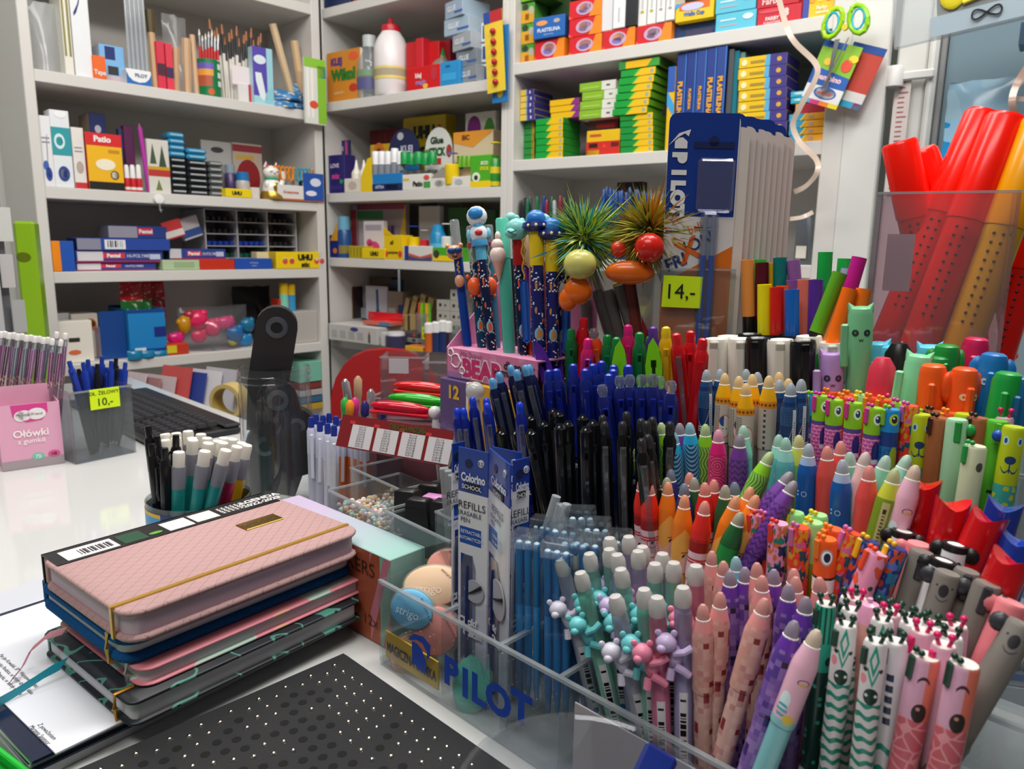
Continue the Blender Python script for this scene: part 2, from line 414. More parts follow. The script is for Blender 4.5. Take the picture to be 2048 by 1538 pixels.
# ---- left unit, upper shelf (brushes)
z = ZL[0]
def pouch(U, z0, u0, u1, vt, label, m_, r=.03, dep=.05, name='plastic_bag', cat='bag', puff=.5, seed=1, group=None, dec=()):
    o, w, h = place(U, z0, u0, u1, vt, r); rn = random.Random(seed); nx, nz = 7, 8
    vs = []; fs = []
    for s_ in (-1, 1):
        for j in range(nz):
            for i in range(nx):
                x = i/(nx-1); q = j/(nz-1); e = min(x, 1-x)*2*min(1, (1-q)*2.2+.05)
                vs.append((w*(x+rn.uniform(-.02, .02)), dep/2+s_*dep/2*(e**.6)*(.75+.5*rn.random())*(1-.45*q), h*(q+rn.uniform(-.02, .02)*(0 < j))))
    n = nx*nz
    for j in range(nz-1):
        for i in range(nx-1):
            a = j*nx+i; fs += [(a, a+1, a+nx+1, a+nx), (n+a, n+a+nx, n+a+nx+1, n+a+1)]
    for j in range(nz-1): fs += [(j*nx, (j+1)*nx, n+(j+1)*nx, n+j*nx), (j*nx+nx-1, n+j*nx+nx-1, n+(j+1)*nx+nx-1, (j+1)*nx+nx-1)]
    for i in range(nx-1): fs += [(i, n+i, n+i+1, i+1), ((nz-1)*nx+i, (nz-1)*nx+i+1, n+(nz-1)*nx+i+1, n+(nz-1)*nx+i)]
    M = frame(o, U.a); b = MB().add(vs, fs)
    if dec:
        t = thing(name, label, cat, M, group); part('film', b, m_, t, sharp=70); decal(t, w, h, dec, -.001); return t
    return one(name, b, m_, label, cat, M, group, sharp=70)
def sticks(U, items, r=.06):
    """round rods: (u_bottom, u_top, v_top, radius, z0, [(name, z0f, z1f, colour, radius factor)], label, name, cat, group)"""
    for ub, ut, vt, R, z0, segs, lab, nm, cat, grp in items:
        a = U.foot(ub, z0+.004, r); b = U.at(ut, vt, r); ax = b-a; Ln = ax.length; zz = ax.normalized()
        xx = (U.a - zz*U.a.dot(zz)).normalized(); M = Matrix((xx, zz.cross(xx), zz)).transposed().to_4x4(); M.translation = a
        t = thing(nm, lab, cat, M, grp)
        for pn_, f0, f1, c_, rf in segs:
            ra, rb = rf if hasattr(rf, '__len__') else (rf, rf)
            part(pn_, MB().lathe([(R*ra, f0*Ln), (R*rb, f1*Ln)], 8), c_ if not isinstance(c_, str) else mat(c_, rough=.4), t)
pouch(UL, z, 63, 132, 2, 'clear bag of thin metal rods at the end of the brush shelf', clear('f4f2ee', .35, .15), seed=3)
bx(UL, z, 132, 150, -30, 'white and olive striped tall pack beside the clear bag', col='e9e6da', dec=[('b', .1, .2, .32, 1, '8c8440'), ('b', .6, .2, .85, 1, '8c8440')], r=.01)
bx(UL, z, 152, 188, -25, 'tall white carton with a blue curve on the brush shelf', col='eceef0', side='dfe2e4', dec=[('p', [(.15, .66), (.3, .7), (.5, .82), (.55, .92), (.4, .8), (.15, .7)], 'navy'), ('b', .2, .93, .9, .99, 'orange')], r=.012, dep=.12)
bx(UL, z, 188, 214, 112, 'small orange tape box at the front of the brush shelf', col='f0681c', dec=[('t', 'Tape', .5, .28, .2, 'white')], r=.005, dep=.05)
bx(UL, z, 203, 253, 92, 'blue and white carton behind the orange tape box', col='7db8e8', side='c9d8e8', dec=[('b', .22, .62, .62, .96, 'navy'), ('b', .3, .22, .72, .45, '2a2a30'), ('b', 0, 0, 1, .2, 'c8b9c0')], r=.04)
bb = bx(UL, z, 254, 304, 140, 'blue and white counter box of clear refill tubes', col='f2f3f4', side='d9e2ea', dec=[('p', [(0, 0), (1, 0), (1, .8), (.9, .45), (.75, .22), (.5, .13), (.25, .22), (.1, .45), (0, .8)], '1a6ab8'), ('t', 'PILOT', .58, .62, .22, '2a4a80')], r=.005, dep=.06)
for i in range(9): one('refill_tube', MB().lathe([(.0035, 0), (.0035, .24+.01*(i % 3))], 8), clear('eef2f6', .4, .1), 'clear plastic refill tube standing in the blue and white counter box', 'refill', frame(UL.foot(262+i*4.4, z, .02+.012*(i % 2))+UP*.004, UL.a), 'clear refill tubes on the brush shelf')
sticks(UL, [(312, 298, 20, .012, z, [('handle', 0, .72, 'wood', (1, .8)), ('bristles', .72, 1, '5a4a2a', (.9, 1.1))], 'big wooden-handled brush with dark olive bristles', 'paint_brush', 'brush', None),
            (352, 351, 95, .011, z, [('blade', 0, 1, 'c8a07a', 1)], 'flat wooden stick wrapped between the red packs and the brush tube', 'wooden_stick', 'stick', None),
            (375, 372, 78, .014, z, [('blade', 0, 1, 'cda884', (.8, 1))], 'wide wooden paddle leaning beside the green brush tube', 'wooden_paddle', 'stick', None),
            (394, 384, 70, .008, z, [('blade', 0, 1, 'd4b08c', 1)], 'narrow wooden stick against the green brush tube', 'wooden_stick', 'stick', None)], r=.05)
bx(UL, z, 318, 334, 84, 'red pencil pack with a dark middle in cellophane', col='d8304a', dec=[('b', 0, .3, 1, .55, '4a2030')], r=.03, dep=.03)
bx(UL, z, 336, 350, 88, 'second red pencil pack beside the wooden sticks', col='e03a50', dec=[('b', 0, .28, 1, .5, '3a2a50')], r=.03, dep=.03)
pouch(UL, z, 345, 392, 28, 'crumpled clear cellophane bag around the wooden sticks', clear('f0ece8', .18, .12), r=.035, dep=.09, seed=8)
tb = thing('brush_tube', 'green printed tube holding red-handled paint brushes', 'tube', frame(UL.foot(420, z+.0008, .05), UL.a))
part('wall', MB().lathe([(.034, 0), (.034, .107), (.032, .107), (.032, .004)], 20, cap=False), paint('brushtube', lambda x, y, z: [(band(z, 30, 85)*(x < -4.0), 'b8583a'), (band(z, 60, 80)*(x < 0.0), 'e8a040'), (band(z, 78, 95)*(x < 2.0), '6a5ab8'), (band(x, 14, 30)*(fr(z/24.0) > .35)*(z > 25.0), 'e8f0ea'), (disc(x, z, -8.0, 15.0, 9.0), 'd85a20')], '0c7a44'), tb)
sticks(UL, [(404+i*5, 398+i*6.4, 58+(i*13 % 17), .0042, z+.02, [('handle', 0, .72, 'c8141c', 1), ('ferrule', .72, .9, mat('silver', .2, 1), .9), ('bristles', .9, 1, 'e8e2d4', (.9, .2))], 'red-handled paint brush in the green tube'+nth(i, 7), 'paint_brush', 'brush', 'red brushes in the green tube') for i in range(7)], r=.05)
sticks(UL, [(438+i*5.4, 418+i*7.4+(3 if i % 2 else 0), 38+(i*23 % 31)+i*1.2, .0048, z, [('handle', 0, .62, 'e6e0d6', (.6, 1)), ('ferrule', .62, .87, '1a1a1c', 1), ('bristles', .87, 1, '9a5a26', (1.1, .6))], 'white-handled paint brush with black ferrule in the loose bundle'+nth(i, 15), 'paint_brush', 'brush', 'white brushes in the loose bundle') for i in range(15)], r=.06)
bx(UL, z+.05, 465, 506, 133, 'blank pinkish price card tied to the white brush bundle', name='price_card', cat='card', col='ece0e2', r=.035, dep=.002)
bx(UL, z, 478, 505, 168, 'small white box with red edge under the white brushes', col='e2dedc', dec=[('b', .75, 0, 1, 1, 'c02a3a')], r=.03, dep=.03)
bx(UL, z, 509, 549, 96, 'tall purple and mint carton beside the white brushes', col='5a4ab0', side='b8d8e0', dec=[('b', .68, .1, .98, 1, '9fd4e0'), ('o', .35, .78, .3, .08, 'e0ecf4'), ('p', [(.1, .55), (.4, .55), (.62, .1), (.5, .06), (.3, .12), (.12, .4)], 'e6f2f4'), ('p', [(.6, .2), (.95, .35), (.95, .02), (.5, .02)], '8fd0dc'), ('b', 0, 0, 1, .14, 'a8dce4')], r=.01, dep=.03)
sticks(UL, [(592, 545, 48, .012, z, [('blade', 0, 1, 'dcc09a', 1)], 'long square wooden stick leaning at the shelf end', 'wooden_stick', 'stick', None), (610, 588, 82, .013, z, [('blade', 0, 1, 'd2b288', 1)], 'shorter wooden stick leaning beside the green blister pack', 'wooden_stick', 'stick', None)], r=.06)
for i, (u0, u1, vt, zz) in enumerate(((552, 616, 200, 0), (560, 622, 180, .028), (590, 640, 168, .01))):
    pouch(UL, z+zz, u0, u1, vt, ('blue crackling pouch lying lowest at the shelf end', 'blue and cream pouch lying on the lowest one', 'blue pouch slumped against the green blister pack')[i], paint('pouch%d' % i, lambda x, y, z: [(noise(vec(x*.03, z*.05), 1.4, 2) > .56, 'd8ccb8')], '2c7cb8', rough=.25), r=-.01+.02*i, dep=.07, seed=20+i)
bx(UL, z-.045, 612, 654, 118, 'clear blister pack with lime green edge and white pencils', name='blister_pack', cat='pack', col='dfe0da', dec=[('b', .6, .02, 1, .9, '86c030'), ('b', 0, .86, 1, 1, '8cc838'), ('b', .62, .72, 1, .86, '38a8d8'), ('b', .1, .1, .2, .84, 'f4f0e8'), ('b', .3, .1, .4, .84, 'f4f0e8'), ('o', .4, .3, .2, .06, 'e05030')], r=-.03, dep=.012)
# ---- left unit, second shelf (scissors, markers, cat)
z = ZL[1]
def scis(c1, c2): return [('o', .5, .18, .3, .1, c1), ('o', .5, .18, .2, .06, 'eeeef0'), ('o', .3, .3, .25, .07, c2), ('p', [(.42, .3), (.5, .3), (.62, .75), (.5, .7)], '9a9ca4')]
bx(UL, z, 76, 112, 232, 'white scissors carton at the post end of the shelf', col='e8e8ea', dec=scis('2a4aa0', '3a62b0')+[('b', .1, .62, .8, .64, '8a8a90'), ('b', .1, .68, .8, .7, '8a8a90')], r=.01, dep=.05)
bx(UL, z, 112, 150, 222, 'white and teal scissors carton second from the post', col='e6eaee', dec=[('b', 0, .42, 1, .78, '2a9aa4'), ('o', .4, .6, .28, .1, 'd8eef0'), ('o', .4, .6, .18, .06, '2a9aa4')]+scis('28408a', '8a3a5a')[:2]+[('o', .55, .95, .3, .05, 'f4f4f4')], r=.012, dep=.05)
bx(UL, z, 152, 176, 256, 'narrow white carton with red foot', col='e8e4de', dec=[('b', 0, 0, 1, .1, 'c82a30'), ('o', .5, .35, .3, .1, 'b8a89a'), ('b', .15, .6, .8, .62, '8a8a8a'), ('b', .15, .66, .8, .68, '8a8a8a')], r=.014, dep=.05)
bx(UL, z, 190, 222, 228, 'dark blue roll box behind the yellow and red carton', col='1c2f70', side='c8b8a0', dec=[('o', .5, .8, .2, .05, 'c8c8d8')], r=.09)
bx(UL, z, 180, 250, 268, 'yellow and red carton with a white oval, black foot', col='f2b818', side='c82a20', top='c82a20', dec=[('b', 0, .78, 1, 1, 'd81c20'), ('t', 'Patio', .45, .9, .1, 'white', .04), ('b', 0, 0, 1, .14, '17140f'), ('o', .5, .45, .28, .1, 'f4ecd0'), ('o', .74, .27, .12, .08, '17140f'), ('o', .74, .27, .1, .065, 'f0e4c8'), ('b', .6, .66, .92, .72, 'c88a10')], r=.004, dep=.05)
for i in range(3): bottle(UL, z, 250+i*12, 262+i*12, 330, 'small white-capped red glue bottle'+nth(i, 3), [(1, 0), (1, .45), (.9, .5), (.9, .5), (.8, .92), (.6, 1), (0, 1)], ['c8262e', 'ecebe8', .5], r=.015, group='small red glue bottles', dec=[(.06, .16, 'e8e4e2')])
bx(UL, z, 246, 258, 258, 'dark blue plastic case behind the glue bottles', col='28406a', r=.08, dep=.02)
bx(UL, z, 256, 276, 252, 'dark purple plastic case beside the magenta stick', col='5c1f50', dec=[('o', .5, .3, .12, .05, 'c87a30')], r=.07, dep=.02)
sticks(UL, [(298, 278, 246, .006, z, [('body', 0, .94, 'b838a8', 1), ('tip', .94, 1, '6a2060', (1, .2))], 'magenta stick pen leaning with a red and yellow band', 'stick_pen', 'pen', None)], r=.04)
bx(UL, z, 300, 343, 280, 'clear pack showing dark green trees with red band', name='blister_pack', cat='pack', col='d6d4ca', dec=[('p', [(.5, .5), (.85, .5), (.68, .9)], '3a4a34'), ('p', [(.1, .55), (.4, .55), (.25, .92)], '46543a'), ('b', 0, .32, 1, .44, 'b8302c'), ('b', 0, .44, 1, .5, 'c8a020'), ('p', [(.3, .06), (.6, .06), (.45, .26)], '6a7a40')], r=.03, dep=.03)
for ci, (u0, u1, vt, n) in enumerate(((344, 378, 265, 10), (379, 420, 297, 8), (421, 450, 322, 6))):
    o, w, h = place(UL, z, u0, u1, vt, .03); hh = h/n
    for i in range(n):
        up_ = i >= n-4 and ci < 2 and not (ci == 1 and i < n-2)
        c_ = ('2f8cb8' if up_ else '24272c') if ci < 2 else '5a5e60'
        t = thing('paint_tube', ('blue' if up_ else 'black' if ci < 2 else 'grey')+' glossy paint tube lying in the '+('tall', 'middle', 'short')[ci]+' pile'+ntop(i, n), 'tube', frame(o+UP*(i*hh), UL.a), 'paint tubes piled on the middle shelf')
        part('body', MB().box(0, 0, 0, w*.97, .06, hh*.93, hh*.3, faces=None), mat(c_, rough=.2), t); part('label', MB().box(w*.12, -.0006, hh*.45, w*.85, .0, hh*.68), mat('9cc8dc' if up_ else 'b4b8ba', rough=.3), t, smooth=False)
bx(UL, z, 408, 470, 283, 'grey hanging card pack behind the grey tubes', name='card_pack', cat='pack', col='b4b2b0', dec=[('o', .5, .85, .2, .05, '3a3a3e'), ('b', .1, .1, .9, .6, '8e8f92')], r=.13, dep=.01)
bx(UL, z, 470, 528, 288, 'card pack with a dark red disc behind the cat figure', name='card_pack', cat='pack', col='b8a89a', dec=[('b', 0, .85, 1, .97, '8c2a30'), ('o', .5, .4, .4, .32, '8c1a1c'), ('b', .1, .72, .7, .8, 'c8a040')], r=.12, dep=.01)
bottle(UL, z, 452, 474, 330, 'clear jar of purple beads with a light lid', [(.9, 0), (1, .05), (1, .7), (.8, .75), (.8, .75), (.8, 1), (0, 1)], ['4a3a68', '8a9aa8', .75], name='bead_jar', cat='jar', r=.08)
bottle(UL, z, 474, 500, 345, 'clear jar with a bright blue lid behind the yellow box', [(.9, 0), (1, .05), (1, .6), (.9, .68), (.9, .68), (.9, 1), (0, 1)], ['b8b4b0', '1c74b8', .68], name='bead_jar', cat='jar', r=.05)
bx(UL, z, 452, 504, 378, 'small yellow glue box lettered in black', col='f2d40e', dec=[('t', 'UHU', .42, .5, .4, 'black', .06)], r=.002, dep=.03)
bx(UL, z, 504, 520, 375, 'tiny white carton beside the lucky cat', col='dcd8d0', r=.01, dep=.02)
# lucky cat figure
o, w, h = place(UL, z, 520, 570, 325, .03); c = UL.foot(545, z+.0008, .03); t = thing('lucky_cat', 'white ceramic beckoning cat with red ears and gold coin', 'figurine', frame(c, UL.a))
R = w/2*.8
part('base', MB().lathe([(R*1.1, 0), (R*1.15, h*.06), (R*.95, h*.22), (0, h*.24)], 16), mat('gold', .3, .8), t)
part('body', MB().lathe([(R*.8, h*.15), (R*.92, h*.28), (R*.75, h*.45), (R*.5, h*.56), (0, h*.58)], 16), mat('f2efe8', .25), t)
part('head', MB().ell((0, 0, h*.73), (R*.78, R*.66, h*.19), 14), mat('f2efe8', .25), t)
for s_ in (-1, 1):
    e = part('ear', MB().lathe([(R*.28, 0), (0, h*.16)], 8, M=Matrix.Translation((s_*R*.5, 0, h*.86))), mat('f2efe8', .25), t); part('inner_ear', MB().lathe([(R*.17, 0), (0, h*.12)], 8, M=Matrix.Translation((s_*R*.5, -R*.16, h*.87))), mat('c8283a'), e)
    part('eye', MB().box(s_*R*.32-R*.14, -R*.66, h*.74, s_*R*.32+R*.14, -R*.6, h*.755), mat('black'), t)
part('collar', MB().lathe([(R*.6, h*.53), (R*.64, h*.57), (R*.55, h*.6)], 14, cap=False), mat('2aa880'), t); part('nose', MB().ell((0, -R*.66, h*.7), R*.08, 6), mat('c8283a'), t)
part('coin', MB().ell((0, -R*.86, h*.33), (R*.32, R*.1, h*.13), 10), mat('gold', .25, .9), t); part('raised_paw', MB().tube([(R*.7, -R*.2, h*.35), (R*1.0, -R*.25, h*.55), (R*.95, -R*.3, h*.78)], [R*.26, R*.22, R*.24]), mat('f2efe8', .25), t); part('paw', MB().ell((-R*.7, -R*.4, h*.4), (R*.22, R*.25, h*.1), 8), mat('f2efe8', .25), t)
# scissors in a counter tray
tr = bx(UL, z, 556, 648, 372, 'counter tray of scissors printed white and blue with a rainbow foot', name='display_tray', cat='tray', col='e4e0dc', side='c8c4c0', dec=[('b', .55, .05, 1, 1.9, '1c50a8'), ('b', 0, 0, 1, .12, 'c86a28'), ('t', 'Kreatywne', .28, .55, .18, 'c85030', .02, .5), ('o', .72, .55, .12, .18, 'e8e4f0'), ('o', .82, 1.3, .12, .28, 'd8dcf0')], r=-.005, dep=.05)
for i in range(6):
    cc = ('e8901a', 'e8901a', 'e8901a', '2aa0b8', '2aa0b8', 'e8901a')[i]; g = frame(UL.foot(557+i*15, z+.0008, .02), UL.a); t = thing('scissors', ('orange', 'teal')[cc == '2aa0b8']+' handled scissors upright in the counter tray'+nth((0, 1, 2, 0, 1, 3)[i], 4 if cc != '2aa0b8' else 2), 'scissors', g, 'scissors in the counter tray')
    for s_ in (-1, 1): part('handle', MB().tube([(s_*.009+.009*math.cos(k*math.pi/4), .004*s_, .085+.022*math.sin(k*math.pi/4)) for k in range(9)], .0034, 6), mat(cc, .3), t)
    part('blade', MB().box(-.006, -.001, .005, .006, .001, .066), mat('silver', .25, 1), t)
hk = thing('shelf_hook', 'white round adhesive hook on the shelf edge', 'hook', frame(UL.at(317, 398, -.004), UL.a))
part('disc', MB().lathe([(.014, 0), (.013, .006), (0, .007)], 16, M=Matrix.Rotation(math.pi/2, 4, 'X')), mat('white'), hk); part('hook', MB().tube([(0, -.005, -.01), (0, -.006, -.03), (0, -.012, -.036), (0, -.018, -.03)], .002, 6), mat('silver', .3, .8), hk)
# ---- left unit, third shelf (eraser boxes, marker rack)
z = ZL[2]
bx(UL, z, 99, 125, 482, 'orange file box end beside the blue one', col='f28c10', r=.003, dep=.2); bx(UL, z, 125, 152, 482, 'blue file box end beside the orange one', col='1e55b4', r=.003, dep=.2)
def pen(x): return [('b', .02, .12, .3, .9, 'd8d4d8'), ('b', 0, 0, 1, .14, 'a01c50'), ('b', .3, .35, .55, .8, 'd83048'), ('t', 'Pentel', .42, .58, .3, 'white', .04, .22), ('t', 'HI-POLYMER', .72, .55, .28, 'c8c8e0', .02, .3)][(0 if x else 1):]
z1 = bx(UL, z, 152, 312, 525, 'blue eraser carton lying lowest beside the file boxes', col='27408c', side='1c2c68', dec=pen(1), r=.03); z2 = bx(UL, z1+.0006, 152, 326, 501, 'blue eraser carton lying second from below', col='27408c', side='1c2c68', dec=pen(1)+[('b', .84, .25, .97, .7, 'b8c8e0')], r=.025)
z3 = bx(UL, z2+.0006, 155, 341, 477, 'blue eraser carton with white barcode label', col='2747a0', side='1c2c68', dec=[('b', 0, .05, .24, .95, '8a8a9c'), ('b', .28, .1, .5, .88, 'e4e4ea')]+[('b', .31+.025*i, .25, .32+.025*i+.008*(i % 2), .8, 'black') for i in range(7)], r=.02)
bx(UL, z3+.0006, 218, 339, 452, 'topmost eraser carton half in clear wrap', col='27408c', side='9a98a8', dec=[('b', 0, .05, .46, .95, '9c98a8')]+[('b', .47, .3, .72, .85, 'd83048'), ('t', 'Pentel', .6, .58, .3, 'white', .04, .22)], r=.05)
z1 = bx(UL, z, 326, 400, 520, 'long pale green carton with small print', col='b4c8a0', dec=[('b', .3, .2, .85, .8, '9ab488')], r=.012, dep=.05); bx(UL, z1+.0006, 340, 452, 498, 'blue eraser carton on the green and red cartons', col='27408c', dec=[('b', 0, 0, .2, 1, 'c8c4cc')]+pen(0)+[('b', .82, .3, .96, .75, 'b8c8e0')], r=.03, dep=.05)
bx(UL, z, 401, 470, 519, 'flat red carton on the marker shelf', col='c83018', r=.01, dep=.05); bx(UL, z, 471, 545, 517, 'flat blue carton on the marker shelf', col='1d4fae', dec=[('t', 'Hi-Polymer', .5, .6, .14, 'c8d0e8', 0, .5), ('t', 'eraser', .5, .35, .14, 'c8d0e8', 0, .4)], r=.01, dep=.05)
bx(UL, z, 515, 560, 504, 'yellow and white glue carton half hidden behind another', col='e8d8a0', r=.05, dep=.04)
bx(UL, z, 553, 648, 504, 'big yellow glue stick carton with red cherry faces', col='f4d20c', side='d8b408', dec=[('t', 'UHU', .6, .68, .32, 'black', .07), ('t', 'stic', .6, .25, .28, 'black', .05)]+[('o', x, .45, .05, .17, 'e0403a') for x in (.18, .32, .84, .96)]+[('o', x, .55, .035, .1, 'f0e0d0') for x in (.18, .32, .84, .96)], r=.0, dep=.05)
for i, (c1, c2) in enumerate((('c0302e', 'd8d0cc'), ('d8d4d4', '3a58a0'))): bx(UL, z3-.005, 335+i*36, 372+i*40, 446-i*6, ('small red and white eraser pack', 'small white and blue eraser pack')[i]+' tossed on the cartons', name='eraser_pack', cat='pack', col=c1, dec=[('b', 0, .1, 1, .45, c2)], r=.05+.03*i, dep=.02, rot=-12+20*i, tilt=-18)
RKM = frame(UL.foot(414, z+.032, .1), UL.a); rk = thing('marker_rack', 'white pigeonhole rack filled with black and blue markers', 'rack', RKM); o, w, h = place(UL, z+.032, 414, 594, 422, .1)
for i in range(4): part('upright', MB().box(i*w/3-.002, 0, 0, i*w/3+.002, .16, h), mat('c6c6ca'), rk)
for j in range(5): part('tray', MB().box(0, 0, j*h/4, w, .16, j*h/4+.0025), mat('c6c6ca'), rk)
MCN = {'0f4a3a': 'dark green', '12584a': 'green', '1b3fa8': 'blue', '1a3fae': 'blue', '3a1a24': 'wine', '1b1b22': 'black', '15151a': 'black', '17171b': 'black', '201c1c': 'black'}
for i in range(3):
    for j in range(4):
        cc = [['0f4a3a', '1b3fa8', '15151a', '17171b'], ['12584a', '1a3fae', '15151a', '15151a'], ['3a1a24', '1b1b22', '15151a', '201c1c']][i][j]
        for k in range(5):   # five caps to a compartment
            o_ = RKM @ Matrix.Translation((w/3*(i+.14+.18*k), .012, h/4*j+.0105)) @ Matrix.Rotation(-math.pi/2, 4, 'X')
            tag(obj('marker', mesh_c('mkr'+cc, lambda: (MB().lathe([(.0065, 0), (.0075, .003), (.0075, .12)], 10), mat(cc, .35))), None, o_), MCN[cc]+' marker in the '+('bottom', 'second lowest', 'third lowest', 'top')[j]+' row of the pigeonhole rack, '+('first', 'middle', 'last')[i]+' column', 'marker', 'markers in the white pigeonhole rack')
# ---- left unit, lowest shelf (blue carton, toys)
z = ZL[3]
bx(UL, z, 108, 146, 626, 'white tub lid edge on the lowest shelf', name='tub', cat='tub', col='e4e2e0', r=.12)
bx(UL, z, 150, 202, 627, 'cream carton with an orange and black oval', col='ece4d8', side='d8cfc2', dec=[('o', .72, .75, .22, .14, 'e08a40'), ('o', .76, .77, .14, .08, '5a3020')], r=.1, dep=.1)
bx(UL, z, 112, 190, 642, 'cream hanging carton with a black logo mark', col='ebe5da', dec=[('b', .3, .5, .62, .6, '2a2624'), ('o', .45, .25, .18, .06, 'd86a40')], r=.03, dep=.05)
bx(UL, z, 203, 245, 655, 'small mauve carton with a blue panel', col='b4a4b8', dec=[('b', .1, .05, .9, .62, '28669a')], r=.06, dep=.05)
o, w, h = place(UL, z, 262, 335, 618, .02); M = frame(o, UL.a)
t = thing('display_carton', 'open bright blue carton with a dark blue rim', 'box', M); B_ = mat('1d84c8', .4); NV = mat('12448c', .4)
for nm, q, m_ in (('front_wall', (0, 0, 0, w, .002, h), B_), ('side_wall', (0, .002, 0, .002, .16, h*1.0), B_), ('side_wall', (w-.002, .002, 0, w, .16, h), B_), ('back_wall', (0, .16, 0, w, .162, h*1.02), NV), ('rim', (0, -.001, h*.93, w, 0, h), NV), ('foot_band', (0, -.001, 0, w, 0, h*.17), NV), ('barcode', (w*.12, -.002, h*.06, w*.42, -.001, h*.2), mat('e4e6ea')), ('logo_patch', (w*.68, -.002, h*.42, w, -.001, h*.62), mat('1a2c80')), ('flap', (-.07, .02, 0, -.002, .022, h*.98), NV)): part(nm, MB().box(*q), m_, t, smooth=False)
for i, (u0, u1, vt, c, dx) in enumerate(((248, 292, 548, '2a7a34', 18), (275, 310, 560, '2c8a3a', 26), (300, 336, 552, 'a82430', 24))):
    pouch(UL, z+.10, u0, u1, vt, ('green sweet bag with red header sticking out of the blue carton', 'darker green sweet bag in the blue carton', 'red foil bag curling out of the blue carton')[i], paint('sweet%d' % i, lambda x, y, z, c=c: [(z > 62.0, 'b81c28'), (noise(vec(x*.06, z*.06), 1.5, 2) > .62, 'd8dcd0')], c, rough=.2), r=.06+.03*i, dep=.03, seed=40+i)
for i in range(3): pouch(UL, z, 258+i*24, 288+i*25, 702, 'flat turquoise foil packet at the shelf edge'+nth(i, 3), mat('1778a4', .2), r=-.012+.006*i, dep=.02, seed=50+i)
bx(UL, z, 335, 378, 688, 'low red carton with a yellow corner label', col='c83a20', dec=[('b', .0, .2, .45, .9, 'd8c820')], r=.01, dep=.05)
def blob(u, v, d_r, z0, rr, c, label, name='toy', seed=0, grp=None, sq=1.0):
    p = UL.at(u, v, d_r); b = MB().ell((0, 0, 0), (rr*sq, rr*.7, rr), 10); rn = random.Random(seed)
    k = rn.uniform(.5, .9)
    b.ell((rr*.55*sq, 0, rr*.6), rr*.45, 8); b.ell((-rr*.6*sq, 0, rr*.5*k), rr*.42, 8)
    return one(name, b, mat(c, .15), label, 'toy', frame(p, UL.a), grp)
for i, (u, v, rr, c, s_) in enumerate(((352, 676, .018, 'd81c78', 1.5), (368, 650, .03, 'c88a18', .7), (396, 640, .032, 'e02a60', 1), (425, 655, .03, 'e8336e', .9), (398, 672, .022, 'e02a60', 1.2), (452, 645, .022, 'e02a80', 1.4), (470, 668, .03, '1c6aa8', 1.0), (495, 650, .025, '1a7098', 1.0), (490, 680, .022, '2078b0', 1.3), (466, 682, .016, 'c8c82a', 1), (380, 632, .02, 'a82a3a', 1))):
    blob(u, v, .06, 0, rr, c, 'glossy '+{'d81c78': 'magenta', 'c88a18': 'amber', 'e02a60': 'hot pink', 'e8336e': 'rose pink', 'e02a80': 'pink', '1c6aa8': 'blue', '1a7098': 'petrol blue', '2078b0': 'sky blue', 'c8c82a': 'yellow', 'a82a3a': 'dark red'}[c]+' plastic toy mould in the bag'+('' if c != 'e02a60' else (', upper', ', lower')[v > 660]), 'toy_mould', i, 'toy moulds in the clear bag', s_)
pouch(UL, z, 378, 512, 615, 'big clear bag bulging with pink and blue toys', clear('f2f0f4', .07, .1), r=.012, dep=.12, seed=60)
pouch(UL, z+.005, 482, 556, 575, 'black crumpled bag at the back of the lowest shelf', mat('17151a', .25), r=.16, dep=.1, seed=61)
bottle(UL, z+.055, 562, 578, 566, 'small mint paint bottle with yellow cap', [(1, 0), (1, .72), (1, .75), (1, .75), (1, 1), (0, 1)], ['8ad8c0', 'e8c020', .75], r=.05); bottle(UL, z+.055, 578, 592, 568, 'small blue paint bottle with yellow cap', [(1, 0), (1, .72), (1, .75), (1, .75), (1, 1), (0, 1)], ['3a9ad0', 'e0b81c', .75], r=.05)
bx(UL, z, 560, 594, 598, 'red carton under the two paint bottles', col='c8321c', r=.045, dep=.05)
bx(UL, z, 588, 648, 622, 'clear plastic box of small grey parts', name='plastic_box', cat='box', col='b8b4ae', r=.02, dep=.08)
# low compartments at the corner: mint folders and magazines
z = -.30+.03
for i, (c, vt) in enumerate((('8a3a34', 742), ('b8b4b4', 752), ('3a6a8c', 760), ('c8a030', 768))): bx(UL, ZL[3]-.16-.024*i, 600, 646, vt, ('red', 'grey', 'blue', 'yellow')[i]+' magazine in the pile under the mint folder', name='magazine', cat='magazine', col=c, r=.004-.002*i, dep=.22, h=.02)
bx(UL, ZL[3]-.135, 600, 647, 700, 'mint green folder lying on the magazine pile', name='folder', cat='folder', col='7fc4ac', r=.002, dep=.2, h=.07)
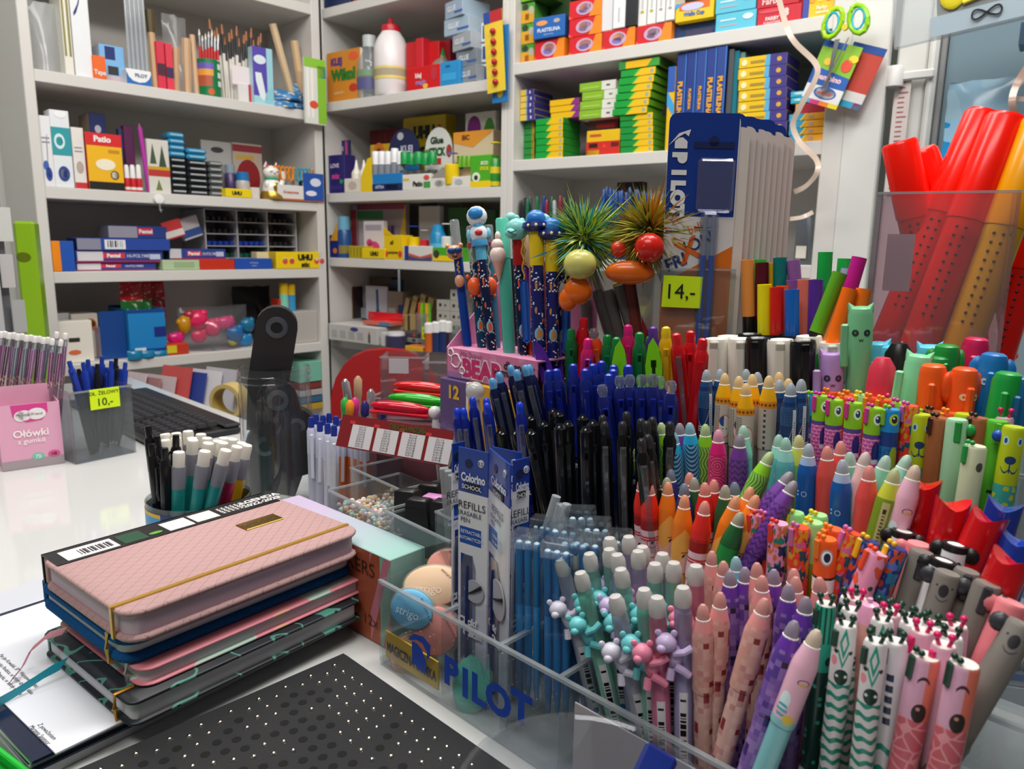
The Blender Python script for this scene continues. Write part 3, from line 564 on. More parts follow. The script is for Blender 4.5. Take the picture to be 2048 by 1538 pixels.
# ---- middle unit, glue shelf
bx(UM, ZM[4], 640, 700, -60, 'navy carton at the corner above the glue shelf', col='1c2c58', r=.01); bx(UM, ZM[4], 706, 760, -60, 'dark red carton above the glue shelf', col='8c2028', r=.012)
z = ZM[0]
bx(UM, z, 656, 722, 100, 'orange wood-grain card lettered green and purple', name='hanging_card', cat='card', col='d88a2c', side='e8e4da', dec=[('t', 'KLEJ', .3, .8, .13, '5a3a88', .06, .6), ('t', 'Wikol', .5, .53, .2, '2a7a2c', .08), ('o', .78, .24, .12, .08, 'c83018'), ('t', 'stolarski', .35, .18, .06, 'f4e0b0', 0), ('o', .8, .86, .14, .08, 'e8603a')], r=.01, dep=.012)
bottle(UM, z, 722, 760, 72, 'clear glue bottle with a flat clear cap', [(.95, 0), (1, .03), (1, .55), (.9, .66), (.5, .8), (.5, .82), (.5, .82), (.5, 1), (0, 1)], ['9aa8a0', 'c8d0d0', .82], r=.05, ms=clear('e8f0ee', .25, .08), dec=[(.14, .32, '5a5a8c'), (.34, .44, '7a9a78')])
bottle(UM, z, 759, 808, 36, 'tall white glue bottle with a red pointed cap', [(.92, 0), (1, .03), (1, .62), (.8, .74), (.55, .82), (.55, .82), (.56, .86), (.52, .9), (.2, .92), (.1, 1), (0, 1)], ['ece6e6', 'c81c30', .82], r=.05, dec=[(.2, .36, 'e6d078'), (.24, .33, 'dcd8d4')])
for i, (u0, u1, vt, rr) in enumerate(((813, 838, 84, .05), (832, 846, 76, .04), (842, 878, 84, .07), (862, 900, 82, .1))): bx(UM, z, u0, u1, vt, ('dark red glue carton at the white bottle', 'narrow red tube pack standing tallest', 'red glue carton with white print', 'deep red carton at the back of the glue shelf')[i], col=('c8141c', 'd02030', 'd01c20', '9c1c2a')[i], dec=[('b', .1, .4, .9, .44, 'f0c8c0')] if i != 1 else (), r=rr, dep=.05)
bx(UM, z, 814, 882, 132, 'flat red pack lettered white and purple', col='d4141c', dec=[('t', 'klej', .35, .62, .2, 'f0d8d8', .05, .4), ('t', 'magic', .42, .32, .2, 'a878b8', .05, .6), ('o', .55, .12, .07, .12, 'f0c030'), ('o', .8, .6, .08, .3, 'c03040')], r=.005, dep=.03)
bx(UM, z, 880, 920, 122, 'small sky blue carton on the glue shelf', col='2890cc', dec=[('t', 'aqua', .4, .82, .1, '1a4a80', .03), ('b', .1, .2, .8, .5, '3aa4dc')], r=.004, dep=.05)
bottle(UM, z, 868, 900, 92, 'grey glue bottle with a green nozzle', BT, ['8a8478', '1a8a3a', .78], r=.09)
zz = z
for i, (u0, u1, c, s_) in enumerate(((920, 962, '8e959c', 'a4aab0'), (912, 958, '7c858e', '98a0a6'), (905, 952, 'a0a8ae', 'b4bac0'), (888, 944, '9fb4c4', 'b4c4d0'), (890, 935, '98acc0', 'a8bccc'))):
    zz = bx(UM, zz+.0005, u0, u1, 0, 'silver grey glue carton in the leaning tower'+ntop(i, 5), col=c, side=s_, dec=[('t', 'GLUE', .4, .55, .3, 'e4e8ec', .03, .5), ('b', .55, .2, 1, .34, '3a62a8')], r=.02, dep=.10, rot=-14+6*(i % 2), h=.0455)
for i in range(3): bx(UM, z+.055*i, 962, 984, 0, 'white and blue carton edge at the post'+ntop(i, 3), col='dde4ea', dec=[('b', .15, .15, .9, .85, '24508c')], r=.03, dep=.06, h=.05)
hb = thing('berry_card', 'yellow hanging card with six red beads down its middle', 'card', frame(UM.at(975, 188, -.035), (UM.a+UP*.08)))
o, w, h = place(UM, z, 975, 1012, 22, -.03); h = .21; w = .062
part('card', MB().box(0, 0, 0, w, .002, h), mat('e8c838'), hb, smooth=False); part('header', MB().box(0, -.0005, h*.86, w, .0, h), mat('b82a30'), hb, smooth=False); part('logo', MB().box(0, -.001, h*.86, w*.35, -.0005, h), mat('2a4a98'), hb, smooth=False)
for i in range(6): part('bead', MB().ell((w*.52, -.005, h*(.12+.125*i)), .0085, 10), mat('b01c28', .2), hb)
bx(UM, z-.072, 984, 1016, 150, 'blue hanging card behind the yellow bead card', name='hanging_card', cat='card', col='2478b8', dec=[('o', .5, .12, .18, .05, 'e8c020')], r=-.02, dep=.002, h=.20)
# ---- middle unit, glue stick shelf
z = ZM[1]
bx(UM, z, 648, 690, 310, 'navy and pink carton at the corner', col='28246c', dec=[('t', 'LOVE', .4, .72, .1, 'e8d8f0', .03), ('t', 'mix', .45, .45, .14, 'd8489c', .05), ('b', .1, .1, .8, .2, '3a2a80'), ('o', .8, .3, .1, .06, '2a9a50')], r=.01, dep=.05)
bx(UM, z, 650, 700, 282, 'navy header card with white dots and pink patch', name='header_card', cat='card', col='221f60', dec=[('b', .5, .55, .8, .98, 'c04888'), ('t', 'MIX', .2, .85, .08, 'e8d8f0', .03, .2)], r=.07, dep=.01)
def gtray(u0, u1, vt, label, col, dec, side=None): return bx(UM, z, u0, u1, vt, label, name='display_tray', cat='tray', col=col, side=side, dec=dec, r=.004, dep=.05)
gtray(689, 745, 356, 'white and yellow glue tray with an oval mark', 'e6dfd2', [('p', [(.6, 0), (1, 0), (1, 2.4), (.85, 2.3), (.6, 1)], 'f0cc10'), ('o', .3, .5, .15, .3, 'c8b8a8'), ('b', .75, .1, 1, .4, 'd83018')])
for i in range(2): bottle(UM, z, 707+i*15, 721+i*15, 320, 'white glue bottle with pointed tip in the yellow tray'+nth(i, 2), BT, ['e8e2d4', 'f2f0ea', .78], r=.02)
gtray(745, 805, 347, 'bright blue glue stick tray with navy foot', '1c80c8', [('b', 0, 0, 1, .42, '1a2a60'), ('t', 'ASTRA', .25, .25, .18, 'd0d8f0', .02, .3), ('b', .45, .08, .85, .36, '0f1a44')])
for i in range(5): bottle(UM, z+.02, 747+i*12.5-(i == 4), 759+i*12.5-(i == 4), 303-(6 if i == 3 else 0), 'white-capped clear glue stick in the blue tray'+nth(i, 5), STK, ['8a9098', 'f2f3f4', .62], name='glue_stick', cat='glue stick', r=.022, group='glue sticks in the blue tray')
gtray(805, 862, 348, 'white glue stick tray lettered in black', 'e6e4dc', [('t', 'Patio', .55, .38, .3, '1a1a1a', .05, .5), ('o', .85, .75, .1, .16, 'd8504a'), ('b', .02, .6, .25, .75, 'e0c030'), ('b', .75, .1, .98, .5, '4a9a48')])
for i in range(5): bottle(UM, z+.02, 803+i*14, 817+i*14, 304+(3 if i % 2 else 0), 'green-capped white glue stick in the white tray'+nth(i, 5), STK, ['ecebe6', '12984a', .6], name='glue_stick', cat='glue stick', r=.022+.012*(i % 2), group='green-capped glue sticks in the white tray', dec=[(.3, .42, '4a4a4a')])
gtray(862, 940, 354, 'low white tray printed with grey circles', 'e4e0d8', [('o', .22, .5, .12, .3, 'a8aaa8'), ('o', .22, .5, .08, .2, 'd8d8d4'), ('o', .72, .55, .1, .25, 'b4b8c0'), ('p', [(0, 1), (.5, 1), (.35, 1.9), (.3, 1.9)], '9a948a')])
bottle(UM, z+.012, 893, 915, 306, 'yellow glue stick with blue cap in the low white tray', STK, ['f2d018', '1d4cb0', .66], name='glue_stick', cat='glue stick', r=.02)
for i in range(5): bottle(UM, z+.012, 915+i*9, 925+i*9, 312, 'slim orange glue stick with lime cap behind the green carton'+nth(i, 5), STK, ['d89018', '6aa820', .55], name='glue_stick', cat='glue stick', r=.045, group='slim orange glue sticks')
bx(UM, z, 941, 981, 310, 'green and yellow glue carton with a bee badge', col='4cae22', dec=[('b', 0, 0, 1, .2, 'f0d010'), ('o', .28, .32, .2, .15, 'e8ecd8'), ('o', .28, .3, .1, .08, '2a2a20'), ('t', 'ECO', .7, .75, .1, 'f0f4e0', .04, .4), ('t', 'STICK', .7, .58, .1, 'f0e020', .04, .45)], r=.004, dep=.04)
bottle(UM, z, 981, 1000, 285, 'tall green glue stick with yellow cap at the post', STK, ['2e8a30', 'e8c818', .7], name='glue_stick', cat='glue stick', r=.02, dec=[(.3, .45, 'd8c828'), (0.02, .12, 'd8c020')])
bx(UM, z, 742, 800, 258, 'dark red striped pack at the back of the glue sticks', name='card_pack', cat='pack', col='6a1420', dec=[('b', .1+.2*i, .1, .15+.2*i, 1, '84202c') for i in range(4)], r=.16, dep=.02)
bx(UM, z, 742, 782, 288, 'yellow card with an orange oval ring', name='header_card', cat='card', col='d8b020', dec=[('o', .45, .75, .32, .28, 'd87a20'), ('o', .45, .75, .2, .17, '7a3a20')], r=.1, dep=.01)
def dome(u0, u1, vt, label, c, dec, rr):
    o, w, h = place(UM, z, u0, u1, vt, rr); t = thing('header_card', label, 'card', frame(o, UM.a)); n = 12
    part('card', MB().prism([(0, 0), (w, 0)]+[(w/2+w/2*math.cos(math.pi*i/n), h*.6+h*.4*math.sin(math.pi*i/n)) for i in range(n+1)], 0, .003), mat(c), t, smooth=False); decal(t, w, h, dec)
dome(778, 840, 256, 'navy dome-shaped header card with red and blue stripes', '222c58', [('t', 'KLEJ', .6, .68, .1, 'd0d4e8', .04, .4), ('b', 0, .42, 1, .48, 'c8304a'), ('b', 0, .3, 1, .42, '2478b8'), ('o', .4, .88, .1, .06, 'c8ccd8')], .09)
dome(850, 905, 254, 'white dome-shaped header card with a ladybird and leaves', 'e4e6e0', [('t', 'Glue', .45, .8, .1, '2a3a2a', .05, .5), ('t', 'STICK', .45, .62, .12, '1a5a2a', .05, .6), ('b', .3, .42, .6, .52, 'c83030'), ('o', .88, .62, .1, .1, 'a8443a'), ('o', .1, .55, .14, .12, '5a9a48')], .08)
bx(UM, z, 808, 892, 232, 'large yellow glue carton leaning at the back', col='d8b818', dec=[('t', 'UHU', .5, .8, .14, '1a1a10', .08, .5), ('t', 'stic', .5, .58, .12, '1a1a10', .05, .45), ('o', .85, .78, .06, .1, 'c85030')], r=.15, dep=.05)
bx(UM, z, 907, 985, 262, 'cream and orange recycled stationery carton', col='dcc8a8', side='c8b090', dec=[('p', [(0, .82), (0, 1), (1, 1), (.95, .95), (.5, .72)], 'e89a30'), ('t', 'BIC', .32, .9, .08, '6a3a10', .05, .3), ('o', .2, .45, .1, .1, '3a8a50'), ('o', .2, .45, .06, .06, 'dcc8a8'), ('t', 'ECO', .55, .5, .1, '2a7a44', .05, .3)], r=.06, dep=.05)
bx(UM, z, 930, 990, 224, 'white card pack with purple and green leaf shapes', name='card_pack', cat='pack', col='dcdcd6', dec=[('o', .3, .8, .22, .16, '8a2a88'), ('o', .8, .62, .2, .3, '4a9a3c')], r=.13, dep=.02)
# ---- middle unit, third shelf
z = ZM[2]
for i, (u0, u1, vt) in enumerate(((655, 672, 428), (664, 680, 415), (680, 700, 433))): bottle(UM, z, u0, u1, vt, ('blue glue bottle at the corner', 'taller blue glue bottle behind its neighbours', 'blue glue bottle with pale cap nearer the pack')[i], [(1, 0), (1, .6), (.8, .68), (.8, .68), (.75, 1), (0, 1)], ['1c4a84', '6aaac8', .68], r=.03+.03*(i == 1), dec=[(.1, .3, '8a7a3a')])
bx(UM, z, 655, 678, 470, 'small navy and yellow glue tray', name='display_tray', cat='tray', col='1c2c78', dec=[('p', [(.1, .75), (.9, .75), (.9, 1.5)], 'd89a18'), ('o', .6, .3, .2, .12, 'd87a30')], r=.004, dep=.04)
bx(UM, z, 704, 812, 408, 'large blister pack with green strips and pictures', name='card_pack', cat='pack', col='9a8c90', dec=[('b', 0, .0, .1, .9, 'b02a38'), ('b', .12, .72, .6, .88, '2a7a3c'), ('b', .12, .9, 1, 1, '8a2a48'), ('b', .15, .2, .6, .68, 'c8b8bc'), ('p', [(.85, .1), (1, .1), (1, 1)], 'd0a81c'), ('b', .64, .2, .7, .6, 'b03a78'), ('b', .74, .2, .8, .6, '5a3a88')], r=.1, dep=.02)
bx(UM, z, 728, 768, 442, 'white pack with a pink dog picture', name='card_pack', cat='pack', col='dcd4d8', dec=[('o', .5, .3, .3, .16, 'd0447c'), ('o', .3, .42, .15, .1, 'd0447c'), ('b', .1, .75, .9, .9, 'a8a0b0')], r=.05, dep=.02)
pt = bx(UM, z, 698, 728, 492, 'yellow-green open basket on the glue shelf', name='basket', cat='basket', col='b8a818', dec=[('b', .1+.22*i, .1, .16+.22*i, .9, '8c7c10') for i in range(4)], r=.006, dep=.05)
bx(UM, z, 724, 770, 497, 'yellow glue tray lettered in black', name='display_tray', cat='tray', col='efd010', dec=[('t', 'UHU', .55, .5, .36, '1a1a10', .07, .6)], r=.0, dep=.05)
bx(UM, z, 768, 805, 470, 'yellow stepped glue carton with red faces', name='display_tray', cat='tray', col='ecc80c', dec=[('p', [(0, 1), (.5, 1), (0, 1.35)], 'e0b80a'), ('t', 'all', .45, .7, .15, '2a3a10', .04, .4), ('t', 'purpose', .5, .3, .12, '2a2a10', .03, .7), ('o', .12, .22, .1, .14, 'd84030'), ('o', .88, .22, .1, .14, 'd84030')], r=.004, dep=.05)
bx(UM, z, 806, 864, 492, 'white glue tray with rainbow waves and navy stripe', name='display_tray', cat='tray', col='dcdad6', side='e8d8c0', dec=[('b', .06, 0, .2, 1, '1c3a80'), ('p', [(.2, .0), (1, 0), (1, .5), (.6, .25), (.2, .5)], 'c85a38'), ('p', [(.2, 0), (1, 0), (1, .3), (.6, .12), (.2, .3)], '3a6ab0')], r=.0, dep=.06)
bottle(UM, z+.01, 820, 838, 452, 'yellow glue stick with blue cap on the third shelf', STK, ['e8c818', '1d50b4', .7], name='glue_stick', cat='glue stick', r=.04); bottle(UM, z+.01, 842, 856, 460, 'red and white glue stick leaning on the third shelf', STK, ['c82838', 'd8d4d4', .7], name='glue_stick', cat='glue stick', r=.04)
bottle(UM, z+.005, 864, 888, 448, 'turquoise glue bottle with rounded cap', [(1, 0), (1, .7), (.8, .78), (.8, .78), (.7, .95), (0, 1)], ['1a86b8', '1c90c4', .78], r=.03, dec=[(.3, .45, '5ab0d8')]); bottle(UM, z+.005, 885, 903, 447, 'plain white correction bottle beside the turquoise one', STK, ['e4e4e2', 'f0f0ee', .7], r=.035)
bx(UM, z, 866, 925, 495, 'green and yellow glue tray partly behind the blue pen', name='display_tray', cat='tray', col='4aa828', dec=[('b', 0, 0, 1, .4, 'f0d010'), ('o', .12, .5, .1, .3, '3a3a28')], r=.0, dep=.05)
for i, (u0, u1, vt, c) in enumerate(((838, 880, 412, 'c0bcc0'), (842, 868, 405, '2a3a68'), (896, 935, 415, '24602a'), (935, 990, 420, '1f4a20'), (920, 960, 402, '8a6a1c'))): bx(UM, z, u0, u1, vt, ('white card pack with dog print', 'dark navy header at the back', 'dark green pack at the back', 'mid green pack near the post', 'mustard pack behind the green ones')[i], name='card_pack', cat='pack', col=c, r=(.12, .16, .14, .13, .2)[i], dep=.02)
hc = thing('hanging_tag', 'silvery clip hanging under the third shelf', 'clip', frame(UM.at(798, 583, -.002), UM.a)); part('strip', MB().box(-.004, 0, 0, .004, .002, .07), mat('b8c4c8', .2, .6), hc)
# ---- middle unit, worktop level
z = ZM[3]
bx(UM, z+.062, 657, 698, 572, 'black carton with a neon pink and yellow corner', col='3a2f30', dec=[('b', .72, .55, .92, 1, 'd84a58'), ('b', .78, 0, .95, .55, 'b8b030'), ('b', .1, .38, .6, .5, 'c84858'), ('b', .6, .0, .74, .38, 'c86048'), ('b', .2, .0, .32, .7, '6a6064')], r=.1, dep=.05)
bx(UM, z, 658, 755, 652, 'long white printed box on the worktop', col='c9c6c2', top='d8d6d2', dec=[('o', .54, .8, .08, .12, '3a3c80'), ('b', .82, .08, .86, .6, '4a4a4e'), ('b', .83, .6, .85, .75, 'c04838')]+[('b', x, .2, x+.12, .65, 'b0aeac') for x in (.06, .24, .42, .6)], r=-.04, dep=.12)
pouch(UM, z+.062, 718, 786, 627, 'folded bright red pouch on the white box', mat('d4101c', .35), r=.02, dep=.09, seed=70, name='pouch')
bx(UM, z+.06, 725, 780, 648, 'coral and blue flat pack under the red pouch', name='flat_pack', cat='pack', col='c86a58', dec=[('b', .6, 0, 1, 1, '4a7aa0')], r=.0, dep=.06, h=.012)
bx(UM, z+.06, 700, 738, 615, 'pale grey plastic bag heap on the worktop', name='paper_bag', cat='bag', col='a8acb4', r=.14, dep=.06)
bx(UM, z+.06, 732, 776, 572, 'white leaflet with a dark blue tower picture', name='leaflet', cat='leaflet', col='bcbac4', dec=[('p', [(.38, 0), (.72, 0), (.6, .35), (.58, .9), (.48, .9), (.5, .35)], '2c4a78')], r=.12, dep=.004)
bx(UM, z+.055, 740, 784, 554, 'brown kraft carton behind the leaflet', col='5a4836', r=.17, dep=.05); bx(UM, z+.1, 781, 797, 560, 'small blue pack behind the hanging clip', name='card_pack', cat='pack', col='2a5070', r=.16, dep=.03)
bx(UM, z+.05, 774, 806, 583, 'beige and white carton beside the leaflet', col='8a7c6c', dec=[('b', .1, .1, .55, .5, 'a8a4a4'), ('b', .6, .1, .75, .5, 'b85a38')], r=.12, dep=.05); bx(UM, z+.05, 796, 806, 610, 'narrow dark blue carton on the worktop', col='1e3a6a', r=.11, dep=.04)
for i in range(3): bx(UM, z+.05, 800+i*14, 822+i*16, 592-i*4, 'kraft box with dark band leaning back'+nth(i, 3), name='kraft_box', col='b09a64', side='8e7a4c', dec=[('b', .4, 0, .6, 1, '2a241c')], r=.11+.005*i, dep=.03, tilt=16, group='leaning kraft boxes')
for i in range(2): bx(UM, z+.04, 802+i*18, 820+i*20, 630, 'squat kraft box in front of the leaning ones'+nth(i, 2), name='kraft_box', col='b8a068', dec=[('b', .75, 0, 1, 1, '4a4030')], r=.08, dep=.04)
for i, (c, vt) in enumerate((('2c2a2c', 668), ('8e8c8c', 660), ('4a4648', 652))): bx(UM, z+.016*i, 790+4*i, 835, vt, 'flat dark carton in the low pile'+ntop(i, 3), name='flat_carton', col=c, dec=[('b', .75, .3, .9, .8, ('6a6a6c', '3a383a', 'b84a44')[i])], r=.0, dep=.08, h=.0155)
bottle(UM, z, 777, 808, 664, 'dark purple ink jar with white lid', [(1, 0), (1, .75), (.85, .8), (.85, .8), (.8, 1), (0, 1)], ['3c3a58', 'dcdce0', .8], name='ink_jar', cat='jar', r=-.03); bx(UM, z, 762, 778, 666, 'small white correction carton on the worktop', col='d4d4d4', r=-.04, dep=.03)
for i in range(4):
    for j in range(2 if i < 3 else 1):
        if (i, j) == (3, 0): j = 1
        bx(UM, z+.05+.035*i, 873+27*j, 899+27*j, 0, ('pale grey marked tin box, ' + ('lowest', 'second from below', 'third from below', 'topmost')[i] + ' of the ' + ('outer', 'inner')[j] + ' tower'), name='tin_box', col='b9b6ae', dec=[('o', .3, .55, .1, .16, '3a3632'), ('o', .68, .55, .08, .12, '6a665e')], r=.06, dep=.05, h=.0345, group='pale grey tin boxes')
bx(UM, z, 872, 930, 640, 'dark plinth box under the pale grey tins', col='4a4846', r=.055, dep=.06, h=.049)
cu = thing('marker_cup', 'clear cup of neon markers on the worktop', 'cup', frame(UM.foot(848, z+.0408, .05), UM.a)); part('wall', MB().lathe([(.026, 0), (.028, .07), (.0265, .07), (.025, .002)], 16), clear('e8ecec', .12), cu)
for i, c in enumerate(('e04a20', '78c020', '4aa828', 'e8a018', '58b828')): one('highlighter', MB().lathe([(.006, 0), (.006, .085), (.0045, .095), (.0045, .1)], 8), mat(c), ('orange-red', 'lime', 'green', 'amber', 'bright green')[i]+' highlighter standing in the worktop cup', 'marker', frame(UM.foot(838+i*5.5, z+.043, .05-.008*(i % 2)), UM.a+UP*.02*(i-2)))
cb = thing('clear_bin', 'clear bin with neon price tag on the worktop', 'bin', frame(UM.foot(842, z+.0008, -.02), UM.a)); o, w, h = place(UM, z, 842, 900, 640, -.02)
for q in ((0, 0, 0, w, .002, h*.8), (0, .08, 0, w, .082, h*.8), (0, 0, 0, .002, .08, h*.8), (w-.002, 0, 0, w, .08, h*.8)): part('wall', MB().box(*q), clear('e8ecec', .12), cb)
part('price_tag', MB().box(w*.05, -.002, h*.35, w*.4, -.001, h*.75), mat('d0e010'), cb, smooth=False); part('price_text', MB().text('3,-', h*.2, -.003, w*.22, h*.55, .03), mat('black'), cb, smooth=False)
for i, (u, vt, c) in enumerate(((858, 645, 'd86a28'), (872, 643, '2a3a6a'), (886, 640, '24386c'), (896, 642, '3a2a3a'))): bottle(UM, z+.003, u-7, u+7, vt, ('orange', 'blue', 'dark blue', 'black')[i]+' correction pen with white head in the clear bin', [(.9, 0), (.9, .6), (1, .65), (1, .65), (1, .95), (.6, 1), (0, 1)], [c, 'e6e4e2', .65], name='correction_pen', cat='pen', r=-.05+.012*i)
bx(UM, z, 810, 845, 693, 'yellow and orange sticky note pad on the worktop edge', name='note_pad', cat='notepad', col='e0b028', side='d87838', r=-.06, dep=.05)
# ---- right-hand unit, top shelf of the picture
z = ZR[0]
RO = [('p', [(.62, 0), (1, 0), (1, 1), (.82, 1)], 'f08a18'), ('o', .48, .5, .26, .36, 'c8a8c8'), ('o', .5, .58, .18, .2, 'e8a070'), ('o', .46, .4, .16, .16, '8a7ac8'), ('p', [(0, .2), (.12, .0), (.0, 0)], 'f06030')]
EG = [('b', 0, 0, 1, .62, 'd8a020'), ('o', .3, .8, .22, .16, '2a3a20'), ('o', .78, .6, .2, .2, 'b8b0a0'), ('b', .3, .15, .6, .45, 'b85a28')]
for i in range(3): bx(UM, z, 1037, 1068, 0, 'green and yellow clay box beside the post'+ntop(i, 3), col='4a9a38', dec=EG, r=.03, dep=.1, h=.052) if i == 0 else bx(UM, z+.053*i, 1037, 1068, 0, 'green and yellow clay box beside the post'+ntop(i, 3), col='4a9a38', dec=EG, r=.03, dep=.1, h=.052)
bx(UM, z+.16, 1040, 1100, -40, 'lime green carton on the yellow clay boxes', col='7ab82c', side='4a6a24', dec=[('p', [(.05, .2), (.6, .45), (.6, .55), (.05, .3)], 'a85a28')], r=.025, dep=.1)
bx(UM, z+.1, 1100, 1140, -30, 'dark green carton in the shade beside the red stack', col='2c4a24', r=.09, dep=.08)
a = bx(UM, z, 1069, 1128, 78, 'red and orange clay box under the blue box', col='d8202c', side='f08a18', dec=RO, r=.012, dep=.12); bx(UM, a+.001, 1066, 1127, 32, 'blue clay box lettered in white', col='1d64b4', side='164a88', dec=[('t', 'PLASTELINA', .5, .38, .17, 'd8e4f4', .03, .85), ('t', 'kolorowa', .5, .18, .1, 'a8c8e8', 0, .6), ('o', .28, .72, .18, .12, 'e89a50'), ('o', .75, .75, .1, .1, 'b8a8a0')], r=.0, dep=.12, rot=3)
stack(UM, z, 1138, 1203, -2, 3, 'red and orange clay box beside the white cartons', jit=.001, col='d8202c', side='f08a18', dec=RO, r=.012, dep=.12)
a = bx(UM, z, 1204, 1269, 58, 'red and orange clay box under the tall white carton', col='d0202c', side='f08a18', dec=RO, r=.012, dep=.12); b_ = bx(UM, z, 1272, 1342, 48, 'red and orange clay box under four thin white cartons', col='d0202c', side='f08a18', dec=RO, r=.012, dep=.12)
bx(UM, a+.001, 1200, 1224, -60, 'tall white carton side face on the red boxes', col='dfe1e4', dec=[('b', .4, .55, .55, .9, '3a3a40')], r=.014, dep=.06); bx(UM, a+.001, 1225, 1249, -60, 'tall white carton with small grey print', col='e8eaec', dec=[('b', .45, .1, .55, .35, 'b8bcc4')], r=.008, dep=.06)
bx(UM, a+.001, 1250, 1273, -60, 'black and blue card with small white print', name='card_pack', cat='pack', col='1c1e24', dec=[('b', 0, .55, 1, 1, '3a78c0')], r=.008, dep=.02)
for i in range(4): bx(UM, b_+.001, 1275+i*18.5, 1292+i*18.5, -60, 'thin white carton upright on the red box'+nth(i, 4), col='e9e9e6', dec=[('o', .5, .25, .2, .025, 'b8b028' if i < 2 else 'a0a4a8'), ('b', .4, .3, .6, .5, 'c0c2c4')], r=.016-.003*i, dep=.06)
bx(UM, z, 1345, 1432, 62, 'dark blue tray under the waffle box', name='display_tray', cat='tray', col='143a6a', side='0f2a50', dec=[('b', .3, .1, .9, .6, '3a3a5c')], r=.03, dep=.1, h=.035)
a = bx(UM, z+.036, 1350, 1426, 3, 'yellow carton with blue and white lettering', col='f0c814', dec=[('b', .1, .6, .9, 1, 'e06a28'), ('o', .45, .75, .3, .2, 'c8c8e8'), ('t', 'Wafle Cup', .5, .38, .2, '3a6ab8', .05, .8), ('p', [(0, .7), (.2, 1), (0, 1)], '3aa0e0')], r=.01, dep=.1)
stack(UM, z, 1430, 1511, -14, 2, 'turquoise paint box with a white badge', jit=0, col='5cc0d8', side='3a98b0', dec=[('o', .8, .68, .13, .16, 'd4e8ee'), ('b', .12, .6, .5, .66, 'e8f4f8'), ('b', .12, .3, .55, .36, 'c8a8b8')], r=.012, dep=.12)
a = bx(UM, z, 1513, 1602, 12, 'red paint box lettered in white', col='c81e30', side='a01824', dec=[('t', 'FARBY', .35, .35, .2, 'f0d8d8', .04, .5), ('t', 'PLAKATOWE', .35, .12, .12, 'f0d0d0', .02, .55), ('o', .3, .78, .26, .1, 'd84858'), ('t', '8', .66, .6, .4, 'f0d0d0', .06)], r=.012, dep=.12)
bx(UM, a+.001, 1513, 1598, -30, 'upper red paint box cut by the picture top', col='c01c2c', dec=[('t', 'Farby', .35, .3, .3, 'f0d0d0', .02, .5)], r=.014, dep=.12)
bx(UM, z, 1604, 1692, -10, 'yellow and violet bottle paint box at the shelf end', col='f0c01c', side='d8a818', dec=[('b', 0, 0, .2, 1, '3a48a0'), ('t', 'Farby', .6, .45, .16, 'f4e8c0', .05, .5), ('t', 'szkolne', .62, .25, .14, 'f4e8c0', .04, .5), ('o', .3, .85, .1, .15, 'e8a018'), ('o', .55, .85, .1, .15, 'f0d040'), ('o', .8, .85, .1, .15, 'e87028')], r=.012, dep=.12)
# ---- second shelf: clay boxes
z = ZR[1]
GY = [('p', [(.42, 0), (1, 0), (1, 1), (.62, 1)], 'f0c010'), ('p', [(.38, 0), (.42, 0), (.62, 1), (.56, 1)], '9ccc30'), ('b', .8, 0, 1, 1, '2c8a3c'), ('o', .9, .5, .05, .3, '9ab098')]
a = stack(UM, z, 1036, 1069, 245, 6, 'dark green clay box beside the post', jit=.001, col='1f8a38', side='166a2a', dec=[('b', .75, 0, 1, 1, 'a08a20')], r=.05, dep=.1)
a2 = stack(UM, z, 1071, 1126, 237, 6, 'green and yellow clay box under the purple ones', jit=.001, col='14a03c', side='2a8a2c', dec=GY, r=.008, dep=.09)
stack(UM, a+.001, 1016, 1068, 181, 5, 'yellow and violet clay box overhanging the post side', jit=.002, col='e0c24a', side='3a3a8c', dec=[('b', .5, 0, 1, 1, '3c3488'), ('b', .45, 0, .56, 1, '6a98d0'), ('o', .75, .5, .05, .3, 'd0d0e8')], r=.03, dep=.1)
stack(UM, a2+.001, 1100, 1158, 198, 3, 'yellow and purple clay box on the front stack', jit=.002, col='f0bc14', side='b03a9c', dec=[('p', [(.72, 0), (1, 0), (1, 1), (.88, 1)], '8a2f8c')], r=.03, dep=.08)
bx(UM, z, 1172, 1238, 260, 'red and yellow calculator carton', col='e8bc18', side='c02a20', top='c02a20', dec=[('b', 0, 0, 1, .55, 'd02a20'), ('b', .08, .3, .35, .48, '3a1c1c'), ('b', .75, .3, 1, .48, '2a3a34'), ('b', 0, 0, .4, .2, 'e0b418'), ('b', .1, .75, .45, .85, 'c85030'), ('p', [(.48, .3), (.62, .3), (.55, .45)], 'f04030')], r=.012, dep=.07)
bx(UM, z+.062, 1175, 1236, 235, 'dark carton on the red and yellow one', col='5a3a34', dec=[('b', .3, .3, .9, .6, 'a83a38')], r=.05, dep=.05)
bx(UM, z+.086, 1168, 1236, 226, 'plain dark box holding up the lime packs', col='3a3632', r=.06, dep=.05, h=.006)
stack(UM, z+.0935, 1161, 1234, 163, 4, 'lime and white clay pack on the dark box', jit=.006, col='8cbc2c', side='dcdcd2', dec=[('b', .62, 0, 1, 1, 'e0e0d8'), ('b', .75, .4, .85, .6, '4a4a40'), ('b', .08, .3, .55, .5, 'a8cc58')], r=.02, dep=.07)
a = stack(UM, z, 1240, 1306, 228, 6, 'green and yellow clay box under the slanting pile', jit=.001, col='16903a', side='5a9a28', dec=GY, r=.012, dep=.09)
o, w, h = place(UM, a, 1232, 1300, 140, .008); h /= 6
for i in range(6): bx(UM, a+i*h+.0005*i, 1224+i*3.4, 1294+i*3.4, 0, 'green and yellow clay box in the slanting pile'+ntop(i, 7), col='14a03c', side='6aa828', dec=GY, r=.008, dep=.09, h=h-.001)
